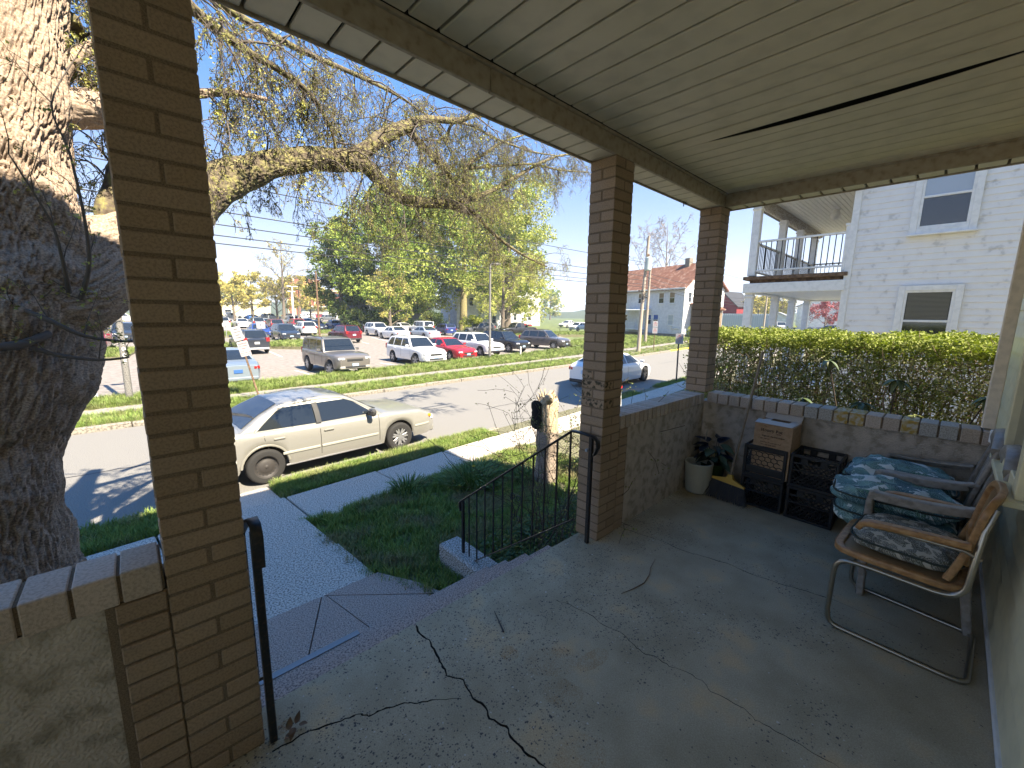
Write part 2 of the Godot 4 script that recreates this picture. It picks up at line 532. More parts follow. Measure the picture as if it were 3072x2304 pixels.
		for w in isl: pl.append(Vector2(w[0], -w[1]))
		var ib := MB.new()
		ib.extrude(pl, 0.4, Transform3D(Basis(Vector3.RIGHT, -PI / 2), Vector3(0, gy(mx, mz) - 0.04, 0)))
		struct("grass_island", ib, M.soil)
		islands.append([pl, gy(mx, mz) + 0.16])
	# near side: the kerb, the verge, the pavement slabs, the front walk, lawns
	x = -14.0
	var kn := sgroup("kerb", "low kerb along the near side of the street")
	while x < 36.0:
		var L := rf(1.6, 2.2)
		var low := 0.03 if (x > 5.6 and x < 10.4) or (x > 13.6 and x < 15.6) else 0.12
		var zc := -7.52 - 0.064 * (x + L / 2) + 0.075
		var cb := MB.new()
		cb.cbox(Vector3.ZERO, Vector3(L - 0.012, 0.3, 0.15), 0.02)
		var st := part("kerb_stone", cb, M.kerb, kn)
		st.position = Vector3(x + L / 2, gy(x, zc) - 0.15 + low + rf(-0.008, 0.008), zc); st.rotation.y = atan(0.064)
		x += L
	strip("near_verge", -45, 45, [-6.45, -0.085], [-7.42, -0.064], 0.22, 0.10, M.soil, "earth of the grass strip between pavement and near kerb", 60, 2)
	strip("driveway_apron", 6.2, 10.9, [-6.3, -0.085], [-7.40, -0.064], 0.245, 0.04, M.far_walk, "pale concrete driveway apron crossing the near verge", 6, 2)
	strip("driveway_apron", 14.0, 15.9, [-6.3, -0.085], [-7.40, -0.064], 0.245, 0.04, M.far_walk, "second concrete driveway apron farther along the near verge", 4, 2)
	strip("kerb_ramp", 0.35, 1.45, [-6.3, -0.085], [-7.45, -0.064], 0.25, 0.125, M.sidewalk, "concrete strip joining the pavement to the near kerb", 4, 2)
	var pave := sgroup("pavement", "rough concrete pavement in front of the house")
	x = -13.45
	while x < 44.0:
		var L := 1.5
		var cb := MB.new()
		var zs := [-5.42 - 0.1 * x, -6.48 - 0.085 * x]
		cb.cbox(Vector3.ZERO, Vector3(L - 0.018, 0.2, absf(zs[1] - zs[0])), 0.012)
		var sl := part("paving_slab", cb, M.sidewalk, pave)
		sl.position = Vector3(x + L / 2, -1.12 - 0.1 + rf(-0.008, 0.008), (zs[0] + zs[1]) / 2 - 0.07); sl.rotation = Vector3(rf(-0.006, 0.006), 0.093, rf(-0.006, 0.006))
		x += L
	var walk := sgroup("front_walk", "concrete walk from the porch steps to the pavement")
	flat("walk_slab", [[-0.2, -3.77], [1.62, -3.77], [1.55, -4.6], [-0.2, -4.6]], -1.005, 0.2, M.sidewalk, walk)
	flat("walk_slab", [[-0.2, -4.612], [1.55, -4.612], [1.46, -5.56], [-0.2, -5.42]], -1.03, 0.2, M.sidewalk, walk)
	M.pink = tmat(noise_tex(60, 0.075, [lin(0.17, 0.13, 0.11), lin(0.42, 0.31, 0.25), lin(0.54, 0.41, 0.33)], [0.24, 0.46, 0.78], 1024, 3), 0.8, 0.95, true, Color(1, 1, 1), M.fine, 0.8)
	flat("pink_slab", [[-0.2, -2.8], [0.62, -2.8], [1.08, -3.75], [-0.2, -3.75]], -0.985, 0.2, M.pink, walk)
	flat("pink_slab", [[0.632, -2.8], [1.30, -2.8], [1.12, -3.73], [1.09, -3.745]], -0.985, 0.2, M.pink, walk)
	flat("pink_slab", [[1.312, -2.8], [2.02, -2.8], [1.98, -3.0], [1.13, -3.725]], -0.987, 0.2, M.pink, walk)
	flat("pink_slab", [[1.975, -3.02], [1.86, -3.35], [1.64, -3.75], [1.11, -3.75]], -0.985, 0.2, M.pink, walk)
	# lawns
	var yb := MB.new()
	var yr := []
	for j in 9:
		var t := j / 8.0
		var row := []
		for i in 31:
			var xx := lerpf(-14.0, 16.0, i / 30.0)
			row.append(Vector3(xx, lerpf(-0.98, -1.12, t) - (0.09 if in_walk(xx, lerpf(-1.84, -5.45 - 0.1 * xx, t)) else 0.0), lerpf(-1.84, -5.45 - 0.1 * xx, t)))
		yr.append(row)
	yb.grid(yr)
	struct("lawn", yb, M.soil, "earth of the front lawn below the porch")
	var sb := MB.new()
	var srows := []
	for j in 7:
		var row := []
		for i in 9:
			row.append(Vector3(lerpf(4.45, 60.0, i / 8.0), -1.06, lerpf(-1.85, 30.0, j / 6.0)))
		srows.append(row)
	srows.reverse()
	sb.grid(srows)
	struct("side_yard", sb, M.soil, "earth of the yards beside and behind the houses")
	strip("neighbour_lawn", 16, 60, [-1.8, 0.0], [-5.45, -0.1], 0.27, 0.25, M.soil, "earth of the lawn in front of the neighbouring houses", 12, 2)
	grass()

var islands := []

func sgroup(nm: String, label: String) -> Node3D:
	var o := Node3D.new()
	o.name = numbered(nm, self)
	add_child(o)
	tag(o, label, "", "", "structure")
	return o

func MB_box(c: Vector3, s: Vector3) -> MB:
	var b := MB.new()
	b.box(c, s)
	return b

func grass():
	var gm := grass_mat(Color(1, 1, 1))
	var short := blade_tuft(9, 0.085, 0.0035, 0.035, 5)
	var tall := blade_tuft(10, 0.17, 0.006, 0.07, 6)
	scatter("lawn_grass", "shaded green grass of the front lawn beside the steps", short, gm, 17000, func():
		var x := rf(1.4, 6.0)
		var z := rf(-6.0, -1.9)
		if in_walk(x + 0.06, z) or z < -5.45 - 0.1 * x: return null
		if x < 2.4 and z > -3.7 and R.randf() < 0.35: return null
		return Vector3(x, lerpf(-0.98, -1.12, (-1.84 - z) / (3.6 + 0.1 * x)), z), 0.7, 1.35, GREENS + [Color(0.24, 0.21, 0.11)], true)
	scatter("lawn_grass", "strip of lawn grass left of the walk below the old tree", short, gm, 4500, func():
		var x := rf(-3.5, -0.1)
		return Vector3(x, -1.03, rf(-5.35 - 0.1 * x, -1.9)), 0.8, 1.4, GREENS)
	scatter("verge_grass", "green verge beside the silver sedan on the near side", short, gm, 6000, func():
		var x := rf(1.5, 6.2)
		return Vector3(x, gy(x, -7) + 0.16, rf(-7.38 - 0.064 * x, -6.55 - 0.085 * x)), 0.9, 1.6, GREENS + BRIGHT)
	scatter("verge_grass", "shaded green verge left of the brick pillar", short, gm, 5000, func():
		var x := rf(-4.0, 0.3)
		return Vector3(x, gy(x, -7) + 0.16, rf(-7.38 - 0.064 * x, -6.55 - 0.085 * x)), 0.9, 1.7, GREENS)
	scatter("verge_grass", "near verge grass farther along past the driveway", short, gm, 6000, func():
		var x := rf(10.9, 34.0)
		if x > 14.0 and x < 15.9: return null
		return Vector3(x, gy(x, -7) + 0.14, rf(-7.38 - 0.064 * x, -6.5 - 0.085 * x)), 1.0, 1.8, GREENS)
	scatter("far_verge_grass", "sunlit grass strip between far kerb and far pavement", tall, gm, 14000, func():
		var x := rf(-6.0, 45.0) if R.randf() < 0.3 else rf(-4.0, 22.0)
		var z := rf(-16.1 - 0.087 * x, -14.62 - 0.068 * x)
		return Vector3(x, gy(x, z) + 0.1, z), 0.5, 1.0, BRIGHT + GREENS)
	scatter("bank_grass", "long sunlit grass on the bank before the car park", tall, gm, 24000, func():
		var x := rf(-6.0, 31.0) if R.randf() < 0.5 else rf(-5.0, 20.0)
		var z := rf(-18.75 - 0.165 * x, -16.9 - 0.087 * x)
		return Vector3(x, gy(x, z) + 0.1, z), 0.7, 1.5, BRIGHT)
	scatter("corner_grass", "sunlit grass before the grey house with brown roof", tall, gm, 12000, func():
		var x := rf(31.0, 60.0)
		var z := rf(-24.0 - 0.15 * x, -17.0 - 0.087 * x)
		return Vector3(x, gy(x, z) + 0.12, z), 0.8, 1.6, BRIGHT)
	var k := 0
	for isl in islands:
		var pl: PackedVector2Array = isl[0]
		var lo := Vector2(1e9, 1e9)
		var hi := -lo
		for w in pl: lo = lo.min(w); hi = hi.max(w)
		scatter("island_grass", ["grass of the island behind the dark wagon", "grass of the second island under the lamp poles", "grass of the island by the red car at far left", "grass of the farthest island before the back row", "grass patch behind the black pickup"][k], tall, gm, 5000, func():
			var w := Vector2(rf(lo.x, hi.x), rf(lo.y, hi.y))
			if not Geometry2D.is_point_in_polygon(w, pl): return null
			return Vector3(w.x, isl[1] - 0.02, -w.y), 0.9, 1.9, BRIGHT)
		k += 1

var brick_cache := {}
func brick(parent: Node, lo: Vector3, hi: Vector3, m: Material = null, nm := "brick"):
	var s := hi - lo
	var key := "%.3f %.3f %.3f" % [s.x, s.y, s.z]
	if not brick_cache.has(key):
		var b := MB.new()
		b.cbox(Vector3.ZERO, s, 0.0035)
		brick_cache[key] = b.done()
	var o := part(nm, brick_cache[key], m if m else M.bricks[R.randi() % 5], parent)
	o.position = (lo + hi) / 2 + Vector3(rf(-1, 1), rf(-1, 1), rf(-1, 1)) * 0.0012
	o.rotation = Vector3(rf(-1, 1), rf(-1, 1), rf(-1, 1)) * 0.006
	return o

const CRS := 0.0677
const JT := 0.010

func brick_column(t: Node3D, x0: float, x1: float, z0: float, z1: float, y0: float, y1: float, phase: int, stained := false):   # z0 is the face toward the house
	var core := MB.new()
	core.box(Vector3((x0 + x1) / 2, (y0 + y1) / 2, (z0 + z1) / 2), Vector3(x1 - x0 - 0.007, y1 - y0, z0 - z1 - 0.007))
	part("mortar", core, M.mortar, t)
	var n := int(round((y1 - y0) / CRS))
	var h := (y1 - y0) / n
	for i in n:
		var ya := y0 + i * h + JT * 0.5
		var yb := ya + h - JT
		var xm := lerpf(x0, x1, 0.52) + rf(-0.004, 0.004)
		var zm := lerpf(z0, z1, 0.5) + rf(-0.004, 0.004)
		var m: Material = null
		if stained and i in [15, 16, 17, 18] : m = M.brick_stained
		if (i + phase) % 2 == 0:
			brick(t, Vector3(x0, ya, z1), Vector3(xm - JT / 2, yb, z0), m)
			brick(t, Vector3(xm + JT / 2, ya, z1), Vector3(x1, yb, z0))
		else:
			brick(t, Vector3(x0, ya, zm + JT / 2), Vector3(x1, yb, z0))
			brick(t, Vector3(x0, ya, z1), Vector3(x1, yb, zm - JT / 2), m)

func pier(t: Node3D, xa: float, xb: float, y1: float, phase: int):    # bonded brick pier beside a pillar, under the wall cap
	var core := MB.new()
	core.box(Vector3((xa + xb) / 2, y1 / 2, -1.72), Vector3(xb - xa + 0.036, y1, 0.18))
	part("mortar", core, M.mortar, t)
	var n := int(round(y1 / CRS))
	var h := y1 / n
	for i in n:
		brick(t, Vector3(xa + JT / 2, i * h + JT / 2, -1.82), Vector3(xb, (i + 1) * h - JT / 2, -1.62))

func cap_row(t: Node3D, a: Vector3, along: Vector3, n: int, pitch: float, across: Vector3, h: float, special := {}):
	var core := MB.new()
	var L := along * pitch * n
	var lo := a + across * 0.06 + Vector3(0, 0.006, 0)
	var hi := a + L + across * 0.94 + Vector3(0, h - 0.008, 0)
	core.box((lo + hi) / 2, (hi - lo).abs())
	part("mortar", core, M.mortar, t)
	for i in n:
		var p := a + along * (pitch * i + JT * 0.5)
		var q2 := p + along * (pitch - JT) + across + Vector3(0, h, 0)
		var lo2 := p.min(q2)
		var hi2 := p.max(q2)
		brick(t, lo2, hi2, special.get(i, M.caps[R.randi() % 3]), "cap_brick")

func porch():
	# floor slab with its open cracks
	var slab := CSGBox3D.new()
	slab.name = "porch_floor"
	slab.size = Vector3(6.9, 0.18, 2.11)
	slab.position = Vector3(0.81, -0.09, -0.735)
	slab.material = floor_material()
	add_child(slab)
	tag(slab, "cracked grey concrete floor of the porch with exposed pebbles", "", "", "structure")
	var cracks := [
		[0.008, [0.98, -1.80, 0.96, -1.71, 0.975, -1.64, 0.955, -1.55, 0.94, -1.47, 0.92, -1.40, 0.965, -1.33, 0.94, -1.23, 0.955, -1.17, 0.935, -1.11, 0.965, -1.04, 0.95, -0.98, 0.95, -0.92, 0.97, -0.83, 1.0, -0.7]],
		[0.0065, [0.24, -1.565, 0.37, -1.555, 0.48, -1.51, 0.54, -1.495, 0.57, -1.455, 0.62, -1.445, 0.71, -1.41, 0.75, -1.37, 0.82, -1.33, 0.93, -1.245]],
		[0.0045, [2.72, -1.63, 2.735, -1.5, 2.77, -1.33, 2.765, -1.15, 2.80, -1.01, 2.84, -0.87, 2.835, -0.71, 2.86, -0.56, 2.89, -0.46, 2.93, -0.3, 2.92, 0.1]],
		[0.003, [1.69, -1.40, 1.72, -1.31, 1.74, -1.2, 1.73, -1.1, 1.755, -1.01, 1.735, -0.93, 1.72, -0.86, 1.745, -0.79, 1.74, -0.73, 1.765, -0.68, 1.78, -0.59, 1.75, -0.54, 1.775, -0.41, 1.75, -0.36, 1.765, -0.31, 1.77, -0.24, 1.785, -0.1, 1.75, 0.2]]]
	for cr in cracks:
		var L := PackedVector2Array()
		var Rr := PackedVector2Array()
		var p: Array = cr[1]
		var n := p.size() / 2
		for i in n - 1:
			for s in 4:
				var t := s / 4.0
				var x := lerpf(p[2 * i], p[2 * i + 2], t) + (rf(-0.006, 0.006) if s > 0 else 0.0)
				var z := lerpf(p[2 * i + 1], p[2 * i + 3], t)
				var w: float = cr[0] * rf(0.35, 0.75)
				if i > n - 3: w *= 0.5
				var dv := Vector2(p[2 * i + 2] - p[2 * i], -(p[2 * i + 3] - p[2 * i + 1])).normalized().orthogonal()
				var cv := Vector2(x, -z) if absf(dv.x) > absf(dv.y) else Vector2(lerpf(p[2 * i], p[2 * i + 2], t), -z + (rf(-0.005, 0.005) if s > 0 else 0.0))
				dv = Vector2(1, 0) if absf(dv.x) > absf(dv.y) else Vector2(0, 1)
				L.append(cv - dv * w); Rr.append(cv + dv * w)
		Rr.reverse()
		L.append_array(Rr)
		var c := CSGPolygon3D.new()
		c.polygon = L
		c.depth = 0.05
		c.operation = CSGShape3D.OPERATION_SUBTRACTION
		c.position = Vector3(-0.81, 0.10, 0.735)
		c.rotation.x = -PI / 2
		c.material = M.void_  # crack walls coloured near-black to stand for the shade inside
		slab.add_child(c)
	# front steps
	var st := thing("porch_steps", "pinkish concrete steps running down from porch to front walk", "steps")
	for k in range(1, 5):
		var b := MB.new()
		var zf := -1.79 - 0.265 * k
		b.cbox(Vector3(1.29, -0.195 * k - 0.3, (zf - 1.75) / 2.0), Vector3(2.12 + (0.0 if k < 3 else 0.02), 0.6, absf(zf + 1.75)), 0.012)
		part("step", b, M.pink, st)
	var rb := MB.new()
	rb.box(Vector3(0.62, -0.776, -2.84), Vector3(0.9, 0.008, 0.05))
	part("metal_nosing", rb, mat(lin(0.26, 0.27, 0.28), 0.5, 0.2), st)
	var fb := MB.new()
	fb.box(Vector3(0.8, -0.62, -0.76), Vector3(6.86, 0.88, 2.0))
	struct("porch_foundation", fb, M.stucco, "concrete base under the porch floor")
	# the pillars
	var lp := thing("brick_pillar", "nearest brick pillar in deep shade between low wall and steps", "pillar", Vector3.ZERO, 0.0, "brick pillars of the porch")
	brick_column(lp, 0.01, 0.23, -1.62, -1.82, 0.0, 2.68, 0)
	pier(lp, -0.118, 0.006, 0.765, 0)
	var mp := thing("brick_pillar", "middle brick pillar at right of the steps with black moss stains", "pillar", Vector3.ZERO, 0.0, "brick pillars of the porch")
	brick_column(mp, 2.40, 2.62, -1.62, -1.82, 0.0, 2.68, 1, true)
	pier(mp, 2.622, 2.735, 0.82, 1)
	var fp := thing("brick_pillar", "far corner brick pillar standing on the wall caps", "pillar", Vector3.ZERO, 0.0, "brick pillars of the porch")
	brick_column(fp, 4.14, 4.34, -1.62, -1.82, 0.925, 2.68, 0)
	# the low walls
	var lw := thing("low_wall", "low porch wall with brick cap at lower left beside the pillar", "wall")
	part("stucco", MB_box(Vector3(-1.36, 0.10, -1.71), Vector3(2.48, 1.33, 0.155)), M.stucco, lw)
	cap_row(lw, Vector3(0.005, 0.765, -1.62), Vector3(-1, 0, 0), 25, 0.1015, Vector3(0, 0, -0.165), 0.10)
	var rw := thing("low_wall", "low front porch wall with narrow cap bricks behind white pot", "wall")
	part("stucco", MB_box(Vector3(3.46, 0.16, -1.715), Vector3(1.45, 1.32, 0.155)), M.stucco, rw)
	cap_row(rw, Vector3(2.628, 0.82, -1.62), Vector3(1, 0, 0), 22, 0.0686, Vector3(0, 0, -0.2), 0.10)
	var ew := thing("low_wall", "low end wall of the porch behind crates with stained cap bricks", "wall")
	part("stucco", MB_box(Vector3(4.325, 0.16, -0.70), Vector3(0.15, 1.32, 2.0)), M.stucco, ew)
	cap_row(ew, Vector3(4.20, 0.82, -1.62), Vector3(0, 0, 1), 19, 0.1018, Vector3(0.2, 0, 0), 0.10, {8: M.brick_grey, 9: M.brick_grey, 11: M.brick_yellow, 14: M.brick_yellow, 15: M.brick_grey, 16: M.brick_grey, 10: M.brick_yellow})
	# ceiling of boards, beams, soffits, roof
	var pr := thing("porch_roof", "porch roof with grooved off-white ceiling boards and weathered beams", "roof")
	part("roof_light_block", MB_box(Vector3(0.95, 2.93, -0.78), Vector3(7.1, 0.10, 2.2)), M.void_, pr)  # unseen slab added above the ceiling to block light
	var s0 := 0.91 - 0.143 * 22
	for k in 45:
		var xa := s0 + 0.143 * k + 0.006
		if xa > 4.13: break
		var wd := 0.131
		var b := MB.new()
		if absf(xa - 2.918) < 0.03:
			var rows := []
			for j in 25:
				var t := j / 24.0
				var z := lerpf(-1.60, 0.31, t)
				var gp := 0.05 * pow(maxf(0.0, sin(PI * clampf((z + 1.28) / 1.42, 0, 1))), 0.8)
				var dr := gp * 0.2
				rows.append([Vector3(xa + gp, 2.797 - dr, z), Vector3(xa + gp, 2.793 - dr, z), Vector3(xa + wd, 2.79, z), Vector3(xa + wd, 2.797, z)])
			rows.reverse()
			b.grid(rows)
			part("ceiling_board", b, M.panel, pr, "sagging ceiling board with a dark gap along one edge")
		else:
			b.cbox(Vector3(xa + wd / 2, 2.803 + rf(-0.0015, 0.0015), -0.645), Vector3(wd, 0.026, 1.91), 0.005)
			part("ceiling_board", b, M.panel, pr)
	part("ceiling_shade_sheet", MB_box(Vector3(0.95, 2.85, -0.65), Vector3(6.6, 0.03, 1.95)), M.void_, pr)  # near-black sheet standing for the shadow above the board gaps
	for seg in [[-2.5, 0.52], [0.523, 1.35], [1.353, 3.05], [3.053, 4.215]]:
		var b := MB.new()
		b.cbox(Vector3((seg[0] + seg[1]) / 2, 2.737, -1.632), Vector3(seg[1] - seg[0], 0.118, 0.024), 0.004)
		part("beam_face", b, M.beam, pr)
	var tb := MB.new()
	tb.cbox(Vector3(0.85, 2.784, -1.612), Vector3(6.7, 0.014, 0.02), 0.003)
	tb.cbox(Vector3(4.192, 2.784, -0.65), Vector3(0.02, 0.014, 1.9), 0.003)
	part("ceiling_trim", tb, M.beam, pr)
	var b2 := MB.new()
	b2.cbox(Vector3(4.212, 2.737, -0.655), Vector3(0.024, 0.118, 1.925), 0.004)
	part("beam_face", b2, M.beam, pr)
	for k in 48:
		var xa := 0.83 - 0.143 * 24 + 0.143 * k + 0.006
		if xa > 4.15: break
		var b := MB.new()
		b.cbox(Vector3(xa + 0.0655, 2.694, -1.735), Vector3(0.131, 0.02, 0.178), 0.004)
		part("soffit_board", b, M.panel, pr)
	for k in 14:
		var b := MB.new()
		b.cbox(Vector3(4.30, 2.694, -1.55 + 0.143 * k), Vector3(0.148, 0.02, 0.129), 0.004)
		part("soffit_board", b, M.panel, pr)
	part("soffit_shade_sheet", MB_box(Vector3(0.93, 2.735, -1.735), Vector3(6.86, 0.05, 0.17)), M.void_, pr)  # near-black filler, painted shade behind the soffit seams
	part("soffit_shade_sheet", MB_box(Vector3(4.30, 2.735, -0.65), Vector3(0.145, 0.05, 1.98)), M.void_, pr)
	var fb2 := MB.new()
	fb2.cbox(Vector3(0.94, 2.76, -1.832), Vector3(6.92, 0.17, 0.016), 0.003)
	fb2.cbox(Vector3(4.384, 2.76, -0.76), Vector3(0.016, 0.17, 2.13), 0.003)
	part("fascia", fb2, M.beam, pr)
	var tw := MB.new()
	tw.tube([Vector3(3.75, 2.68, -1.80), Vector3(3.752, 2.655, -1.805), Vector3(3.748, 2.635, -1.80)], 0.004, 5)
	tw.tube([Vector3(3.77, 2.68, -1.79), Vector3(3.768, 2.65, -1.80)], 0.003, 5)
	part("nail", tw, M.dark, pr)

func floor_material() -> StandardMaterial3D:
	var N := 2048
	var nz := FastNoiseLite.new()
	nz.seed = 77; nz.frequency = 0.006; nz.fractal_octaves = 7
	var im := nz.get_seamless_image(N, N)
	var nz2 := FastNoiseLite.new()
	nz2.seed = 78; nz2.frequency = 0.35; nz2.fractal_octaves = 2
	var im2 := nz2.get_seamless_image(N, N)
	var d := im.get_data()
	var e := im2.get_data()
	var st := d.size() / (N * N)
	var b := PackedByteArray()
	b.resize(N * N * 3)
	for i in N * N:
		var t := d[i * st] / 255.0
		var g := e[i * st] / 255.0 - 0.5
		var w := clampf((t - 0.62) * 4.0, 0, 1)
		var v := 158.0 + (t - 0.5) * 34.0 + g * 40.0
		b[i * 3] = int(v + 12 + w * 8); b[i * 3 + 1] = int(v - w * 3); b[i * 3 + 2] = int(v - 26 - w * 14)
	# exposed pebbles: thick where the skin has worn off near the steps, in patches elsewhere
	var S := N / 5.0        # pixels per metre, one tile is five metres
	var r := RandomNumberGenerator.new()
	r.seed = 5
	for k in 70000:
		var x := r.randf_range(-0.2, 4.5)
		var z := r.randf_range(-1.80, 0.3)
		var worn := clampf((-0.75 - z) * 1.5 - maxf(0, x - 1.5) * 0.6 + 0.3, 0.0, 1.0)
		var pt := nz.get_noise_2d(x * 260.0, z * 260.0) * 1.6
		if r.randf() > clampf(worn + pt, 0.02, 1.0) * 0.62: continue
		var cx := fposmod(x, 5.0) * S
		var cz := fposmod(z, 5.0) * S
		var ra := r.randf_range(0.55, 1.5) * (1.0 if r.randf() < 0.9 else 1.7)
		var el := r.randf_range(0.5, 1.0)
		var an := r.randf() * PI
		var tone := r.randf()
		var cc := [78, 75, 72] if tone < 0.7 else ([112, 104, 92] if tone < 0.94 else [200, 194, 182])
		for py in range(int(cz - ra), int(cz + ra) + 2):
			for px in range(int(cx - ra), int(cx + ra) + 2):
				var u := (px - cx) * cos(an) + (py - cz) * sin(an)
				var w := (-(px - cx) * sin(an) + (py - cz) * cos(an)) / el
				if u * u + w * w <= ra * ra:
					var o := (posmod(py, N) * N + posmod(px, N)) * 3
					b[o] = cc[0]; b[o + 1] = cc[1]; b[o + 2] = cc[2]
	# brown rust marks
	for sp in [[1.35, -1.12, 0.16], [1.25, -0.98, 0.12], [1.22, -1.3, 0.07], [1.5, -1.0, 0.1], [2.36, -1.72, 0.09], [1.02, -0.72, 0.2], [0.3, -1.64, 0.05]]:
		for k in int(sp[2] * 9000):
			var a := r.randf() * TAU
			var q: float = sqrt(r.randf()) * sp[2] * (0.8 + 0.2 * sin(a * 2.0 + sp[0] * 9.0))
			var px := posmod(int((sp[0] + cos(a) * q) * S), N)
			var py := posmod(int((fposmod(sp[1] + sin(a) * q * 0.7, 5.0)) * S), N)
			var o := (py * N + px) * 3
			b[o] = int(b[o] * 0.93); b[o + 1] = int(b[o + 1] * 0.86); b[o + 2] = int(b[o + 2] * 0.78)
	var tex := ImageTexture.create_from_image(Image.create_from_data(N, N, false, Image.FORMAT_RGB8, b))
	var m := tmat(tex, 0.2, 0.85, true, Color(1, 1, 1), null)
	return m

func our_house():
	var h := thing("house", "cream house with clapboard wall that the porch belongs to", "house")
	var wm := MB.new()
	wm.box(Vector3(-0.35, 3.0, 0.42), Vector3(11.3, 8.2, 0.16))
	wm.box(Vector3(5.22, 3.0, 5.5), Vector3(0.16, 8.2, 9.98))
	wm.box(Vector3(-5.92, 3.0, 5.5), Vector3(0.16, 8.2, 9.98))
	wm.box(Vector3(-0.35, 3.0, 10.58), Vector3(11.3, 8.2, 0.16))
	part("wall", wm, M.cream, h)
	var bm := MB.new()      # one lapped board, tilted
	var prof := PackedVector2Array([Vector2(0.0, 0.0), Vector2(0.014, 0.0), Vector2(0.014, 0.012), Vector2(0.003, 0.112), Vector2(0.0, 0.112)])
	bm.extrude(prof, 11.34, Transform3D(Basis(Vector3(0, 0, -1), Vector3.UP, Vector3(1, 0, 0)), Vector3.ZERO))
	var bd := bm.done()
	for k in 66:
		var o := part("clapboard", bd, M.cream, h)
		o.position = Vector3(-0.33, 0.035 + 0.107 * k, 0.338)
	var base := MB.new()
	base.cbox(Vector3(-0.35, 0.02, 0.322), Vector3(11.3, 0.035, 0.018), 0.003)
	part("base_trim", base, M.white, h)
	var rm := MB.new()
	var pl := PackedVector2Array([Vector2(-0.05, 7.08), Vector2(5.5, 9.6), Vector2(11.05, 7.08), Vector2(11.05, 7.2), Vector2(5.5, 9.75), Vector2(-0.05, 7.2)])
	rm.extrude(pl, 12.0, Transform3D(Basis(Vector3(0, 0, 1), Vector3.UP, Vector3(-1, 0, 0)), Vector3(-0.35, 0, 0)))
	part("roof", rm, M.dark, h)
	# window beside the far end of the wall
	var w := MB.new()
	for bx in [[2.85, 0.86, 2.95, 2.30], [3.65, 0.86, 3.75, 2.30], [2.95, 2.20, 3.65, 2.30], [2.95, 0.86, 3.65, 0.93]]:
		w.cbox(Vector3((bx[0] + bx[2]) / 2, (bx[1] + bx[3]) / 2, 0.30), Vector3(bx[2] - bx[0], bx[3] - bx[1], 0.05), 0.004)
	var wn := part("window", w, M.cream, h)
	part("glass", MB_box(Vector3(3.30, 1.56, 0.312), Vector3(0.70, 1.27, 0.006)), M.glass, wn)
	var sl := MB.new()
	sl.cbox(Vector3(3.30, 0.85, 0.285), Vector3(1.0, 0.03, 0.09), 0.004)
	part("sill", sl, M.cream, wn)
	# downpipe with fluted faces
	var dp := thing("downpipe", "beige fluted downpipe standing at the porch end beside cream wall", "downpipe")
	var fl := PackedVector2Array()
	for i in 8: fl.append(Vector2(-0.04 + 0.01 * i + 0.005, -0.028 - (0.003 if i % 2 else 0.0)))
	fl.append(Vector2(0.042, -0.026)); fl.append(Vector2(0.042, 0.026))
	for i in 8: fl.append(Vector2(0.035 - 0.01 * i, 0.028 + (0.003 if i % 2 else 0.0)))
	fl.append(Vector2(-0.042, 0.026)); fl.append(Vector2(-0.042, -0.026))
	for seg in [[0.93, 1.32, 1.04], [1.30, 2.7, 1.0]]:
		var db := MB.new()
		var f2 := PackedVector2Array()
		for q in fl: f2.append(q * seg[2])
		db.extrude(f2, seg[1] - seg[0], Transform3D(Basis(Vector3.RIGHT, -PI / 2), Vector3(4.315, (seg[0] + seg[1]) / 2, 0.238)))
		part("pipe_length", db, M.gutter, dp)
	var sk := thing("wall_socket", "small white outlet cover hanging by the chair top on cream wall", "socket")
	var kb := MB.new()
	kb.cbox(Vector3(4.16, 0.90, 0.27), Vector3(0.03, 0.09, 0.05), 0.005, Basis(Vector3.UP, 0.4))
	part("cover", kb, M.white, sk)
	var k2 := MB.new()
	k2.cbox(Vector3(4.17, 0.835, 0.29), Vector3(0.05, 0.03, 0.05), 0.004)
	part("box", k2, M.dark, sk)

